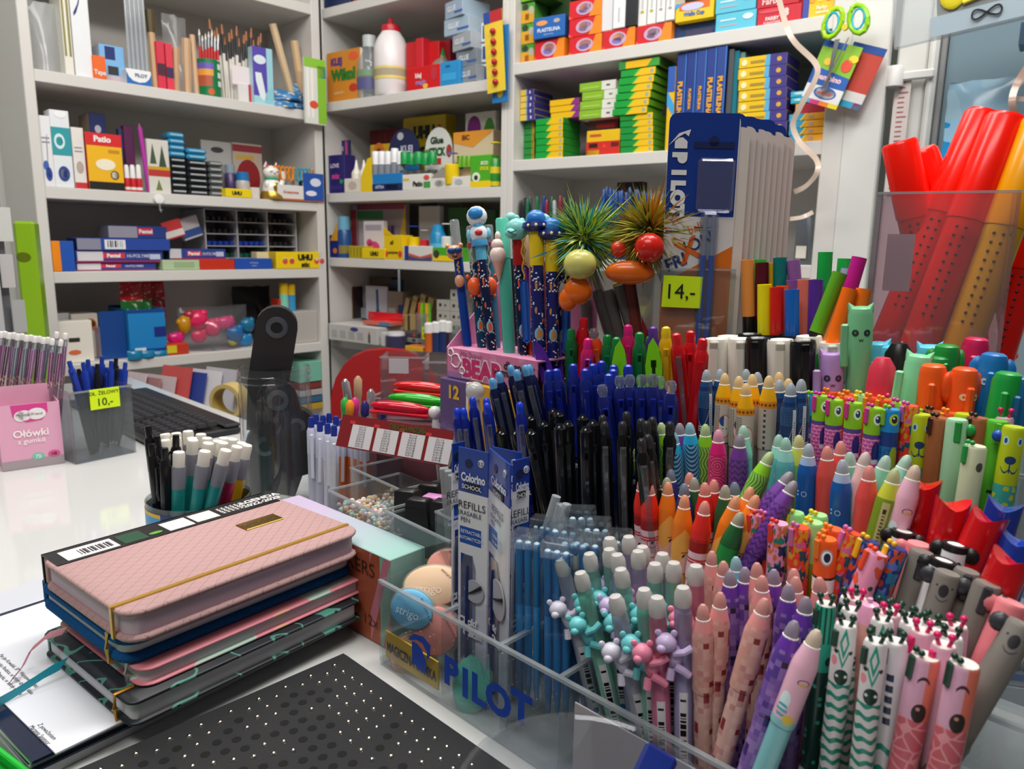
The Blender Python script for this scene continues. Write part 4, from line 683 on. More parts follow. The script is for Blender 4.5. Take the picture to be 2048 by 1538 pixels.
bx(UM, a+6*h+.004, 1238, 1318, 0, 'green and yellow clay box in the slanting pile'+ntop(6, 7), col='f0bc12', side='2a8a3c', dec=[('b', 0, 0, .17, 1, '2c8a3c'), ('p', [(.7, 0), (1, 0), (1, 1), (.84, 1)], '3aa038')], r=.008, dep=.09, h=h*1.05)
bx(UM, z, 1329, 1343, 134, 'yellow and blue clay card on edge', name='card_pack', cat='pack', col='e8b818', dec=[('b', 0, .7, 1, 1, '2a5ab0'), ('p', [(0, .55), (1, .4), (1, .55), (0, .72)], '3aa0dc')], r=.01, dep=.1)
for i in range(5):
    bx(UM, z, 1345+i*19.5, 1364+i*19.5, 102-i*2, 'navy plasticine case upright with orange lettering'+nth(i, 5), name='clay_case', cat='box', col=('24408c', '203a84', '2a4690', '243c88', '28448e')[i], side='1a3070', dec=[('b', .88, 0, 1, 1, '3a78c8')], r=.012-.002*i, dep=.12, group='navy plasticine cases')
    g = UM.foot(1354.5+i*19.5, z, .009-.002*i); s_ = (1, .55, .62, 1, 1)[i]
    o_ = part('printed_text', MB().text('PLASTELINA', .011, 0, 0, 0, .05, M=Matrix.Rotation(math.pi/2, 4, 'Y') @ Matrix.Identity(4)), mat('e8a828'), bpy.data.objects['clay_case' + ('.%03d' % i if i else '')], Matrix.Translation((.0115, -.0012, .115)) @ Matrix.Scale(s_, 4), smooth=False)
for i, c in enumerate(('5a5c60', '2a7c8c', '7a9c96')): bx(UM, z, 1446+i*11, 1456+i*11, 100+i*3, ('dark grey', 'teal', 'pale green')[i]+' plastic case standing beside the plasticine', name='plastic_case', cat='case', col=c, r=.01+.006*i, dep=.1, rough=.15)
stack(UM, z, 1476, 1572, 112, 8, 'yellow and violet modelling box in the neat pile', jit=.003, col='e8c018', side='3a2c7c', dec=[('b', .62, 0, 1, 1, '3c3286'), ('p', [(.55, 0), (.66, 0), (.66, 1), (.58, 1)], '5ab0d8'), ('o', .12, .5, .06, .3, 'f0e8b0'), ('b', .25, .35, .55, .6, 'a88a28'), ('o', .85, .5, .05, .22, 'd8a830')], r=.01, dep=.1)
a = stack(UM, z, 1578, 1666, 226, 4, 'orange and turquoise paint box near the unit post', jit=.002, col='f0a818', side='d88a14', dec=[('p', [(0, 0), (.3, 0), (.45, 1), (0, 1)], '2aa0c8'), ('o', .62, .5, .08, .25, 'b89a90'), ('p', [(.3, 0), (.36, 0), (.52, 1), (.45, 1)], 'f0d040')], r=.012, dep=.1)
a = bx(UM, a+.001, 1590, 1662, 205, 'dark red carton on the orange paint boxes', col='a82038', dec=[('p', [(0, 0), (.15, 0), (.3, 1), (0, 1)], 'e8a020')], r=.02, dep=.09); stack(UM, a+.001, 1580, 1650, 180, 2, 'turquoise carton on the dark red one', jit=.001, col='38b4d0', dec=[('o', .3, .6, .2, .2, 'c8ecf4')], r=.02, dep=.09)
# ---- third shelf: bundles of pens in bins
z = ZR[2]+.0
def bunch(u0, u1, vt, n, cols, label, r, seed, zz=z, nm='ballpoint_pen', R=.0045, h=None):
    rn = random.Random(seed)
    for i in range(n):
        u = u0+(u1-u0)*(i+.5)/n; c = cols[i % len(cols)]; rr = r+rn.uniform(0, .03)
        a = UM.foot(u, zz+.002, rr); b = UM.at(u+rn.uniform(-6, 6), vt+rn.uniform(-5, 8), rr); zx = (b-a); L_ = zx.length; zx.normalize(); xx = (UM.a-zx*UM.a.dot(zx)).normalized()
        M = Matrix((xx, zx.cross(xx), zx)).transposed().to_4x4(); M.translation = a
        t = thing(nm, label % CN.get(c, c), 'pen', M, label % 'upright'); part('barrel', MB().lathe([(R*.4, 0), (R, .012), (R, L_*.7)], 8), mat(c, .3), t); part('cap', MB().lathe([(R*1.15, L_*.7), (R*1.15, L_*.97), (R*.7, L_)], 8), mat(c, .25), t)
CN = {'2c2e30': 'black', '4a5a54': 'grey-green', '1a6a4a': 'green', '1c4a9c': 'blue', '8c2030': 'red', 'b8bcc4': 'silver', '15458c': 'dark blue', '2c5cc0': 'bright blue', '3a1a24': 'wine'}
bunch(1035, 1078, 398, 9, ['2c2e30', '4a5a54', '2c2e30', '1a6a4a', '1c4a9c'], '%s ballpoint in the shelf bunch beside the post', .02, 1)
bunch(1080, 1140, 396, 9, ['1c4a9c', '8c2030', '2c2e30', '1a6a4a', 'b8bcc4'], '%s ballpoint in the mixed shelf bunch behind the feathers', .03, 2)
bunch(1205, 1300, 378, 20, ['15458c'], '%s ballpoint in the wide blue shelf bunch', .02, 3); bunch(1300, 1345, 386, 8, ['2c5cc0'], '%s ballpoint in the small bunch next to the blister cards', .02, 4)
bx(UM, z, 1228, 1278, 364, 'black and wine pack behind the blue ballpoint bunch', name='card_pack', cat='pack', col='201c24', dec=[('b', .2, 0, .35, 1, '6a2a3a'), ('b', .6, 0, .7, 1, '3a3a44')], r=.12, dep=.03)
bunch(1592, 1650, 430, 9, ['2c2e30', '2c2e30', '15458c', '2c2e30', 'b8bcc4'], '%s ballpoint in the clear bin on the shelf end', .05, 5)
cb = thing('clear_bin', 'clear bin with white blank label at the shelf end', 'bin', frame(UM.foot(1586, z+.0008, .02), UM.a)); o, w, h = place(UM, z, 1586, 1652, 425, .02)
for q in ((0, 0, 0, w, .002, h), (0, .1, 0, w, .102, h), (0, .002, 0, .002, .1, h), (w-.002, .002, 0, w, .1, h)): part('wall', MB().box(*q), clear('c8ccd0', .12), cb)
part('label', MB().box(w*.1, -.002, h*.12, w*.62, -.001, h*.36), mat('dcd8cc'), cb, smooth=False)
# ---- hanging scissors pack, ribbon, window things
sc = thing('scissors', 'lime and turquoise handled scissors hanging in front of the shelf', 'scissors', frame(UM.at(1690, 55, -.06), UM.a-UP*.0))
for s_, c in ((-1, 'a8d820'), (1, '98d428')):
    part('handle', MB().tube([(s_*.024+.018*math.cos(k*math.pi/6+.3*s_), 0, .012+.027*math.sin(k*math.pi/6)) for k in range(13)], .0055, 8), mat(c, .15), sc); part('handle_lining', MB().tube([(s_*.024+.0115*math.cos(k*math.pi/6), -.003, .012+.019*math.sin(k*math.pi/6)) for k in range(13)], .0022, 6), mat('28b4c8', .2), sc)
    part('blade', MB().prism([(s_*.008, -.02), (s_*.014-.004, -.02), (-.028-.004*s_, -.115), (-.033-.004*s_, -.115)][::s_], -.001*s_, .001-.001*s_), mat('b0b2b6', .25, .9), sc)
part('pivot', MB().lathe([(.006, -.004), (.006, .004)], 10, M=Matrix.Rotation(math.pi/2, 4, 'X')), mat('e0c828'), sc)
def hcard(u0, v0, u1, v1, u2, v2, label, rr, cols, dec):
    A = UM.at(u0, v0, rr); B = UM.at(u1, v1, rr); C_ = UM.at(u2, v2, rr); x = (B-A); w = x.length; h = (C_-A).length
    t = thing('hanging_pack', label, 'pack', frame(A, x, (C_-A-(C_-A).project(x)).normalized())); part('card', MB().box(0, 0, 0, w, .0015, h), mat(cols), t, smooth=False); decal(t, w, h, dec); return t
hcard(1655, 204, 1718, 222, 1688, 80, 'red and blue hanging scissors card behind the child one', -.03, 'c04030', [('b', 0, .88, 1, 1, '1d4a98'), ('b', 0, 0, 1, .1, '28a0c8'), ('b', .75, 0, 1, .1, 'c83a78'), ('b', 0, .1, 1, .26, 'd8d4d4')])
hcard(1600, 200, 1672, 220, 1650, 78, 'colourful hanging scissors card with wavy print', -.045, '8cc030', [('b', 0, .9, .6, 1, '1d58b0'), ('p', [(0, .3), (1, .3), (1, .5), (0, .58)], '2460b4'), ('t', 'bambino', .5, .44, .085, 'f0c8d8', .05, .8), ('p', [(0, .07), (1, .07), (1, .3), (0, .3)], 'e8e8e6'), ('o', .55, .2, .3, .1, '2a5ab0'), ('o', .55, .2, .26, .08, 'e8e8e8'), ('t', 'nożyczki', .55, .2, .05, 'd85a28', .03, .42), ('b', 0, 0, .25, .07, '28b0d8'), ('b', .25, 0, .5, .07, 'd83a88'), ('b', .5, 0, .75, .07, 'f08028'), ('b', .75, 0, 1, .07, 'f0d820'), ('o', .8, .68, .14, .1, 'e85038'), ('o', .3, .68, .1, .06, 'f0c040'), ('o', .9, .8, .12, .06, 'f0d838')])
def ribbon(pix, rr, wd, label, c, nm='curling_ribbon'):
    P_ = [UM.at(u, v, r_) for u, v, r_ in pix]; pts = []
    for i in range(len(P_)-1):
        p0, p1, p2, p3 = P_[max(i-1, 0)], P_[i], P_[i+1], P_[min(i+2, len(P_)-1)]
        for k in range(6):
            t = k/6; pts.append(.5*((2*p1)+(p2-p0)*t+(2*p0-5*p1+4*p2-p3)*t*t+(3*p1-p0-3*p2+p3)*t**3))
    pts.append(P_[-1]); vs = []; fs = []
    for i, p in enumerate(pts):
        tg = (pts[min(i+1, len(pts)-1)]-pts[max(i-1, 0)]).normalized(); sd = (tg.cross(UM.n+UP*.3*math.sin(i*.35))).normalized()*wd/2; nn = tg.cross(sd).normalized()*.0004
        vs += [p-sd-nn, p+sd-nn, p+sd+nn, p-sd+nn]
    for i in range(len(pts)-1):
        for k in range(4): fs.append((4*i+k, 4*i+(k+1) % 4, 4*i+4+(k+1) % 4, 4*i+4+k))
    return one(nm, MB().add(vs, fs), mat(c, .2), label, 'ribbon', sharp=60)
ribbon([(1556, -10, -.08), (1572, 50, -.08), (1590, 85, -.09), (1632, 128, -.1), (1630, 160, -.1), (1600, 215, -.09), (1586, 250, -.08), (1600, 285, -.08), (1632, 318, -.09), (1634, 345, -.1), (1612, 372, -.08), (1588, 384, -.06)], 0, .011, 'cream curling ribbon dangling in front of the clay boxes', 'd8c4b4')
ribbon([(1580, 438, -.06), (1605, 434, -.08), (1626, 424, -.07)], 0, .009, 'short cream ribbon loop above the clear shelf bin', 'dccabb')
ribbon([(2070, 110, -.14), (2035, 165, -.14), (2024, 205, -.15), (2036, 240, -.14), (2050, 262, -.14)], 0, .011, 'brown curling ribbon at the window edge', 'a88a7c'); ribbon([(2060, 150, -.12), (2036, 172, -.12), (2028, 195, -.12), (2060, 198, -.12)], 0, .008, 'pale ribbon curl against the blue-grey pane', 'd0bcb0')
mt = thing('height_chart', 'white paper height chart strip on the window frame', 'chart', frame(UM.at(1768, 385, .02), UM.a)); hh = (UM.at(1768, 150, .02)-UM.at(1768, 385, .02)).length
part('strip', MB().box(0, 0, 0, .03, .002, hh), mat('dcd0cc'), mt, smooth=False)
for i in range(24): part('tick', MB().box(.008, -.0008, hh*(.03+.04*i), .008+(.012 if i % 5 else .018), 0, hh*(.03+.04*i)+.002), mat('b05a60' if i > 10 else '5a5a68'), mt, smooth=False)
hd = thing('blind_bracket', 'white plastic roller bracket on the window frame', 'bracket', frame(UM.at(1775, 165, .015), UM.a)); part('cup', MB().lathe([(.018, 0), (.018, .035), (.014, .04)], 14, M=Matrix.Translation((.012, 0, -.01))), mat('e4e4e0'), hd); part('arm', MB().box(.02, -.004, 0, .085, .004, .018, .003), mat('e0e0dc'), hd)
bp = pouch(UM, UM.at(1900, 330, -.05).z, 1878, 2010, 158, 'light blue printed foil bag hanging by the window', paint('bluebag', lambda x, y, z: [(noise(vec(x*.012, z*.012), 1.2, 2) > .5, '9cc8e4'), ((z > 85.0)*.8, 'a8c8d8'), (disc(x, z, 95.0, 40.0, 22.0), '6a4a8c')], '2a94d0', rough=.2), r=-.06, dep=.04, seed=80)
bp = pouch(UM, UM.at(1900, 470, -.04).z, 1872, 2000, 318, 'dark blue and tan bag hanging under the foil bag', paint('darkbag', lambda x, y, z: [((noise(vec(x*.01, z*.01), 1.2, 2)+z*.004) > .78, 'a89068')], '28465c', rough=.3), r=-.05, dep=.04, seed=81)
sb = thing('spoon_pack', 'clear pack with a yellow spoon on black card', 'pack', frame(UM.at(1800, 92, -.16), (UM.at(2060, 30, -.16)-UM.at(1800, 92, -.16))))
w = .30; part('film', MB().box(-.01, -.004, -.005, w, .004, .16, .003), clear('f2f4f4', .3, .1), sb); part('card', MB().box(.06, -.002, .035, w*.92, .002, .16), mat('2a282a'), sb, smooth=False)
part('header', MB().box(.05, -.005, .0, w, -.0035, .034), mat('9fb0ba', .2), sb, smooth=False); part('spoon_bowl', MB().ell((.085, -.006, .062), (.02, .004, .024), 14), mat('e0d030', .25), sb); part('spoon_handle', MB().tube([(.1, -.006, .045), (.14, -.006, .052), (.19, -.006, .085)], .004, 8), mat('dccb40', .25), sb)
part('black_loop', MB().tube([(.135+.022*math.sin(k*math.pi/10), -.008, .02+.008*math.sin(k*math.pi/5)) for k in range(21)], .0015, 6), mat('black'), sb)
bx(UM, UM.at(2040, 90, -.1).z, 2036, 2100, 40, 'pale blue carton edge hanging at the picture side', col='8cb4d8', side='4a6a80', r=-.1, dep=.06)
# ---------------------------------------------------------------- things on the counter
def cframe(uL, vL, uR, vR, z=0.0):
    A = onz(uL, vL, z); B = onz(uR, vR, z); return frame(A+UP*.0006, B-A), (B-A).length
def hat(u, v, P): # height where the pixel's ray passes over the foot P
    r = ray(u, v); q = P-CAM; t = (q.x*r.x+q.y*r.y)/(r.x*r.x+r.y*r.y); return (CAM+r*t).z
def axis(top, bot, roll=0.0):
    z = (top-bot).normalized(); y = (top-CAM); y = (y-z*y.dot(z)).normalized(); x = y.cross(z)
    M = Matrix((x, y, z)).transposed().to_4x4(); M.translation = bot; return M @ Matrix.Rotation(roll, 4, 'Z')
def rod(u, v, d, L, lean=None, back=0.0, roll=0.0):
    """frame of a rod of length L whose top shows at pixel (u, v) at depth d; lean = sideways pixels per pixel downward (None: plumb), back = tilt of its foot away from the lens"""
    top = W(u, v, d); a = px(top); b = px(top-UP*.01); s0 = (b[0]-a[0])/(b[1]-a[1])
    D = -UP + EX*((lean-s0) if lean is not None else 0.0) + Vector((EZ.x, EZ.y, 0))*back
    return axis(top, top+D.normalized()*L, roll)
# pink pencil box
M, w = cframe(6, 944, 130, 926); h = .1
t = thing('pencil_box', 'pink card box of pencils with a white heart logo', 'box', M); PK = mat('e8a8c4', .5)
for q in ((0, 0, 0, w, .0015, h), (0, .06, 0, w, .0615, h+.02), (0, .0015, 0, .0015, .06, h), (w-.0015, .0015, 0, w, .06, h), (.0015, .0015, 0, w-.0015, .06, .0015)): part('wall', MB().box(*q), PK, t, smooth=False)
decal(t, w, h, [('b', 0, 0, 1, .14, 'a89aa0'), ('p', [(.22, 1), (.24, .82), (.45, .72), (.7, .74), (.8, .86), (.8, 1)], 'd84090'), ('o', .62, .84, .15, .09, 'f2ecec'), ('o', .42, .83, .12, .08, 'f2ecec'), ('o', .36, .82, .1, .08, 'f0eaea'), ('t', 'My little Friend', .5, .84, .04, '5a4a52', .0, .5), ('t', 'Ołówki', .5, .55, .11, 'fbf3f4', .022, .75), ('t', 'z gumką', .5, .43, .075, 'fbf3f4', .015, .6), ('o', .58, .17, .1, .055, '7ac8b4'), ('t', '72', .58, .17, .05, 'e8f4f0', .04), ('o', .84, .18, .1, .055, 'd85a94'), ('t', 'HB', .84, .18, .04, '7a1c48', .04)])
PB = [barrel('pb%d' % i, 3.6, lambda a, z, c=c: [(band(z, 60, 110)*(noise(vec(a*.3, z*.12), 1.5, 2) > .5), 'c89a84'), ((z < 62.0), c2), (band(fr(a/3.6), .0, .2), 'd8c0d0')], c, rough=.15) for i, (c, c2) in enumerate((('7a3068', 'b05890'), ('8a5a8c', 'c07aa8'), ('4a6a70', '5a8088'), ('3a2030', '8a4a70')))]
for i in range(16):
    u = 2+i*8.6; row = i % 2; Mq = rod(u, 655+(i*7 % 13)+(8 if row == 0 else 0)+u*.08, 1.168+.0002*u+.022*row, .18, lean=-.12+.003*i-.02*(i % 3))
    t = thing('eraser_pencil', 'glossy pencil with white eraser end in the pink box'+nth(i, 16), 'pencil', Mq, 'pencils in the pink box')
    part('barrel', MB().lathe([(.0036, 0), (.0036, .158)], 7), PB[(i*5 % 7) % 4], t); part('ferrule', MB().lathe([(.0037, .158), (.004, .16), (.0036, .165), (.004, .168), (.0037, .17)], 8), mat('silver', .25, .9), t); part('eraser', MB().lathe([(.0036, .17), (.0038, .178), (.003, .18), (0, .18)], 8), mat('ece8e6', .6), t)
# clear box of gel pens
ACR = clear('e9eaec', .045, .05); ACRE = clear('c4c8cc', .3, .1)
M, w = cframe(152, 930, 273, 905); h = .115
t = thing('clear_box', 'clear acrylic box of blue gel pens with neon tag', 'box', M); D_ = .075
for q in ((0, 0, 0, w, .0025, h), (0, D_, 0, w, D_+.0025, h), (0, .0025, 0, .0025, D_, h), (w-.0025, .0025, 0, w, D_, h), (.0025, .0025, 0, w-.0025, D_, .0025)): part('wall', MB().box(*q), clear('e4e6e8', .05, .05), t, smooth=False)
part('rim', MB().box(-.001, -.001, h-.003, w+.001, .001, h), ACRE, t, smooth=False)
part('price_tag', MB().box(w*.3, -.0025, h*.72, w*.78, -.001, h*1.0), mat('d4f000', .6), t, smooth=False); part('price_text', MB().text('DŁ. ŻELOWY', .0055, -.003, w*.53, h*.945, .01).text('10,-', .012, -.003, w*.53, h*.82, .01), mat('3a4a10'), t, smooth=False)
def gelpen(M, c, lab, grp, L=.145, dark=False):
    t = thing('gel_pen', lab, 'pen', M, grp); c2 = mat(c, .2)
    part('barrel', MB().lathe([(.001, 0), (.003, .012), (.0052, .03), (.0052, .1)], 10), mat('20242c' if not dark else '15161a', .2), t); part('top_shell', MB().lathe([(.0054, .1), (.0054, .134), (.0045, .137)], 10), c2, t)
    part('push_button', MB().lathe([(.0035, .137), (.0035, .147), (.003, .15), (0, .15)], 10), c2, t); part('clip', MB().tube([(0, -.0055, .133), (0, -.0095, .128), (0, -.008, .1), (0, -.0065, .093)], .0018, 6), c2, t)
for i in range(13):
    u = 138+i*9.4; r_ = i % 3; gelpen(rod(u, (722, 712, 730)[r_]+(4*i % 9)+(40 if i == 1 else 0), 1.19+(u-152)*.0007+.018*r_, .15, lean=.30-.05*(i % 7) if i < 6 else .1-.015*i, roll=i*1.3), ('1d3a9c', '1c38a0', '191a20')[0 if i % 4 != 2 else 2], ('blue' if i % 4 != 2 else 'black')+' gel pen standing in the acrylic box'+nth(i, 13), 'gel pens in the acrylic box')
# keyboard
C1 = onz(482, 846, .02); M = frame(C1-E1*.46-E2*.16-UP*.019, E1); t = thing('keyboard', 'black computer keyboard lying at the counter back', 'keyboard', M)
part('case', MB().box(0, 0, 0, .46, .16, .012, .003).box(.0, .13, .012, .46, .16, .02, .003), mat('1c1c1f', .35), t); KC = mat('2a2b2f', .45); kme = mesh('key', MB().add([(0, 0, 0), (.0165, 0, 0), (.0165, .0165, 0), (0, .0165, 0), (.002, .0035, .007), (.0145, .0035, .007), (.0145, .0155, .007), (.002, .0155, .007)], [(4, 5, 6, 7), (0, 1, 5, 4), (1, 2, 6, 5), (2, 3, 7, 6), (3, 0, 4, 7)]), KC, smooth=False)
for j in range(6):
    for i in range(22):
        if i in (15, 19) and j < 5 and i == 15: continue
        obj('key', kme, t, Matrix.Translation((.012+i*.0198, .01+j*.0192, .0125+.0012*j)))
# tape, envelopes on the lower desk
zd = -.085
c = onz(462, 838, zd); t = thing('tape_roll', 'pale yellow roll of masking tape standing on edge', 'tape', frame(c+UP*.046, E1*.85+E2*.5) @ Matrix.Rotation(math.pi/2, 4, 'X')); part('roll', MB().lathe([(.036, -.02), (.045, -.02), (.045, .02), (.036, .02), (.036, -.02)], 28, cap=False), mat('c8b070', .5), t); part('core', MB().lathe([(.0345, -.02), (.036, -.02), (.036, .02), (.0345, .02), (.0345, -.02)], 28, cap=False), mat('a89048', .6), t)
for i in range(9):
    a = onz(170+i*29, 800+i*1.5, zd); cc = ('b8a4a8', 'c8b4b8', 'd0c0c4', 'a87878', 'c8b8bc', 'c85050', '2a3f90', 'd8d4d8', 'b8b4bc')[i]
    one('envelope', MB().box(0, 0, 0, .11, .005, .075+.006*(i % 3)+(0 if i < 5 else .02)), mat(cc, .5), ('mauve', 'pale pink', 'off-white', 'dusty red', 'white', 'bright red', 'blue', 'grey-white', 'silver grey')[i]+' envelope standing in the row behind the keyboard', 'envelope', frame(a, E1*.95+E2*.3) @ Matrix.Rotation(-.25, 4, 'X'), 'envelopes behind the keyboard', smooth=False)
# red chair
ch = thing('office_chair', 'red rounded chair backrest behind the counter', 'chair', frame(W(772, 800, 1.98)-UP*.95, Vector((1, .12, 0))))
hb_ = W(772, 696, 1.98).z-(W(772, 800, 1.98).z-.95); n = 24
part('backrest', MB().prism([(.145*math.copysign(abs(math.cos(2*math.pi*i/n))**.8, math.cos(2*math.pi*i/n)), hb_-.15+.15*math.sin(2*math.pi*i/n)) for i in range(n)], 0, .04), mat('a00a10', .6), ch)
part('seat', MB().box(-.17, -.12, hb_-.52, .17, .03, hb_-.45, .02), mat('a00a10', .6), ch); part('post', MB().lathe([(.03, .1), (.03, hb_-.52)], 12, M=Matrix.Translation((0, -.05, 0))), mat('2a2a2c'), ch); part('spine', MB().box(-.03, .04, hb_-.5, .03, .06, hb_-.15), mat('2a2a2c'), ch)
for k in range(5): part('foot', MB().tube([(0, -.05, .1), (.14*math.cos(k*1.2566), -.05+.14*math.sin(k*1.2566), .05)], .018), mat('2a2a2c'), ch)
# pen cup
cc = W(398, 990, .80); cc = Vector((cc.x, cc.y, 0.0006)); RC = (W(497, 1003, .80)-W(300, 1003, .80)).length/2; hz = hat(398, 990, cc)
t = thing('pen_cup', 'clear round cup with blue and yellow label full of pens', 'cup', frame(cc, Vector((1, .1, 0))))
part('wall', MB().lathe([(RC*.97, 0), (RC, .002), (RC, hz), (RC*.975, hz), (RC*.975, .004), (0, .004)], 36), clear('dfe6ea', .07, .05), t)
part('label', MB().lathe([(RC*1.004, hz*.15), (RC*1.004, hz*.93)], 36, cap=False), paint('cuplabel', lambda x, y, z: [(z > hz*880.0, 'e0b818'), (band(x, -24, -6), '17357c'), (disc(x, z, -15.0, hz*640, 7.0, 9.0), 'd8e4f0'), (band(x, 20, 24)+band(x, 34, 60), 'e0b818')], '3a9ad0'), t)
EPN = []
def erpen(M, c, lab, L=.145):
    t = thing('eraser_pen', lab, 'pen', M, 'white-ended pens in the round cup')
    part('grip', MB().lathe([(.001, 0), (.004, .015), (.0064, .03), (.0066, .106)], 12), mat(c, .35), t); part('collar', MB().lathe([(.0067, .106), (.007, .128), (.0066, .13)], 12), mat('7f7f88', .4), t); part('eraser', MB().lathe([(.0058, .13), (.006, .143), (.0054, .145), (0, .145)], 12), mat('e2dccf', .7), t)
    if random.random() < .4: part('clip', MB().box(.006, -.003, .07, .009, .003, .12, .001), mat('8a8a94', .4), t)
for i, (u, v, d, ln, c) in enumerate(((330, 868, .86, .15, 0), (352, 866, .86, .1, 0), (376, 862, .86, .05, 0), (402, 868, .87, .0, 0), (330, 880, .83, .1, 0), (352, 876, .84, .08, 0), (384, 876, .83, .0, 1), (414, 876, .84, -.02, 0), (448, 876, .84, -.1, 0), (465, 878, .83, -.15, 0), (484, 886, .82, -.2, 3), (494, 890, .81, -.22, 3), (436, 882, .82, -.08, 0), (446, 885, .79, -.18, 0), (386, 880, .80, -.06, 0), (417, 886, .78, -.14, 0), (474, 893, .78, -.22, 2), (358, 904, .76, -.02, 0), (410, 902, .75, -.14, 0), (452, 900, .755, -.26, 0))):
    erpen(rod(u, v, d, .145, lean=ln), ('1c8c86', '1c8c86', 'b81c4c', 'd8a818')[c], ('teal-gripped', 'teal-gripped', 'wine-gripped', 'yellow-gripped')[c]+' pen with square white eraser end'+nth(i, 20))
for i, (u, v, d, ln) in enumerate(((296, 852, .80, .12), (303, 888, .77, .1), (314, 872, .80, .12), (330, 896, .755, .02), (352, 870, .77, .0))):
    gelpen(rod(u, v, d, .15, lean=ln, roll=1.2+i), '17181a', 'black push-button pen at the rim of the round cup'+nth(i, 5), 'black pens in the round cup', dark=True)
# jar with black cutter handles
jc = W(548, 733, .97); jc = Vector((jc.x, jc.y, .0006)); RJ = (W(619, 733, .97)-W(478, 733, .97)).length/2; hj = hat(548, 733, jc)
t = thing('glass_jar', 'clear screw-neck jar holding black cutter handles', 'jar', frame(jc, Vector((1, 0, 0)))); JG = clear('f6f8f9', .014, .03, gl=1.5)
part('wall', MB().lathe([(RJ*.9, 0), (RJ*.98, .006), (RJ, .02), (RJ, hj*.8), (RJ*.97, hj*.84), (RJ*.97, hj*.9), (RJ*1.01, hj*.91), (RJ*.97, hj*.925), (RJ*.97, hj*.945), (RJ*1.01, hj*.955), (RJ*.97, hj*.97), (RJ*.97, hj), (RJ*.93, hj), (RJ*.93, .008), (0, .008)], 40), JG, t)
def cutter(u, v, d, ln, L, back, lab, wd=.05, ring=True):
    M = rod(u, v, d, L, lean=ln, back=back); t = thing('utility_cutter', lab, 'cutter', M, 'black cutters in the jar'); w = wd; n = 10
    out = [(-w*.36, 0), (w*.36, 0), (w*.5, L*.4), (w*.5, L-w*.5)]+[(w*.5*math.cos(math.pi*i/n), L-w*.5+w*.5*math.sin(math.pi*i/n)) for i in range(1, n)]+[(-w*.5, L-w*.5), (-w*.5, L*.4)]
    part('handle', MB().prism(out, -.009, .009), mat('17171a', .3), t); part('side_shell', MB().prism([(x*.8+.002, z*.98) for x, z in out], .009, .014), mat('26262a', .2), t)
    part('rivet', MB().lathe([(w*.27, 0), (w*.26, .003), (w*.15, .004), (w*.14, .002)], 18, M=Matrix.Translation((0, -.009, L-w*.52)) @ Matrix.Rotation(math.pi/2, 4, 'X'), cap=False), mat('5c6066', .35, .6), t); part('rivet_hole', MB().lathe([(w*.145, 0), (w*.145, .0025)], 14, M=Matrix.Translation((0, -.009, L-w*.52)) @ Matrix.Rotation(math.pi/2, 4, 'X')), mat('060607', .4), t)
cutter(560, 612, .965, -.16, .17, 0.03, 'black cutter handle sticking out above the jar rim', .052); cutter(545, 760, .955, .25, .13, .0, 'black cutter handle lower inside the jar', .05); cutter(600, 815, .97, -.2, .12, .02, 'black cutter handle against the jar wall', .045); cutter(535, 850, .975, -.1, .10, .0, 'short dark cutter at the jar bottom', .05)
# notebooks
stk_N, stk_R, stk_L = onz(250, 1235, .1), onz(727, 1060, .1), onz(100, 1110, .1)
def book(name, z0, z1, cv, pg, N, dirx, w, d, label, rc=.012, ct=.003, parts=(), pl_=.004):
    """x runs from the near corner along the long side, y along the short side"""
    M = frame(Vector((N.x, N.y, z0)), dirx); h = z1-z0; t = thing(name, label, 'notebook', M)
    def rr(x0, y0, x1, y1, r, n=5):
        o = []
        for cx, cy, a0 in ((x1-r, y0+r, -90), (x1-r, y1-r, 0), (x0+r, y1-r, 90), (x0+r, y0+r, 180)):
            for k in range(n+1):
                a = math.radians(a0+90*k/n); o.append((cx+r*math.cos(a), cy+r*math.sin(a)))
        return o
    def slab(out, za, zb, bev):
        n = len(out); cx = sum(p[0] for p in out)/n; cy = sum(p[1] for p in out)/n; vs = []
        for z_, s_ in ((za, bev), (za+bev, 0), (zb-bev, 0), (zb, bev)):
            for x, y in out:
                dx, dy = x-cx, y-cy; l = math.hypot(dx, dy); vs.append((x-dx/l*s_, y-dy/l*s_, z_))
        fs = [tuple(range(n))[::-1], tuple(range(3*n, 4*n))]
        for j in range(3):
            for k in range(n): fs.append((j*n+k, j*n+(k+1) % n, (j+1)*n+(k+1) % n, (j+1)*n+k))
        return MB().add(vs, fs)
    part('back_cover', slab(rr(0, 0, w, d, rc), 0, ct, ct*.35), cv, t, sharp=60); part('front_cover', slab(rr(0, 0, w, d, rc), h-ct, h, ct*.35), cv, t, sharp=60)
    part('page_block', slab(rr(pl_, pl_, w-pl_, d-.002, rc*.7), ct, h-ct, .0002), pg, t); part('spine', MB().box(.004, d-.0035, .0005, w-.004, d+.001, h-.0005, .001), cv, t)
    return t, M
dx_ = (stk_R-stk_N); LB = dx_.length; WB = (stk_L-stk_N).length
PGS = paint('pages', lambda x, y, z: [((fr(z*2.2) > .6)*.35, 'a8a4ac')], 'dcd6dc', rough=.7); PGP = paint('pages_p', lambda x, y, z: [((fr(z*2.2) > .6)*.3, 'a890a4')], 'cdb4c4', rough=.7)
PLUSH = paint('plush', lambda x, y, z: [((abs_(fr((x-y*1.2)/13.0)-.5) > .46)*(fr((x+y)/3.0) > .35)*.8, '94706f'), ((abs_(fr((x+y*1.6)/15.0)-.5) > .465)*(fr((x-y)/3.0) > .35)*.7, '94706f'), ((noise(vec(x*.03, y*.03), 1.0, 4) > .6)*.25, 'b8929a')], 'b89694', rough=.9, spec=.1)
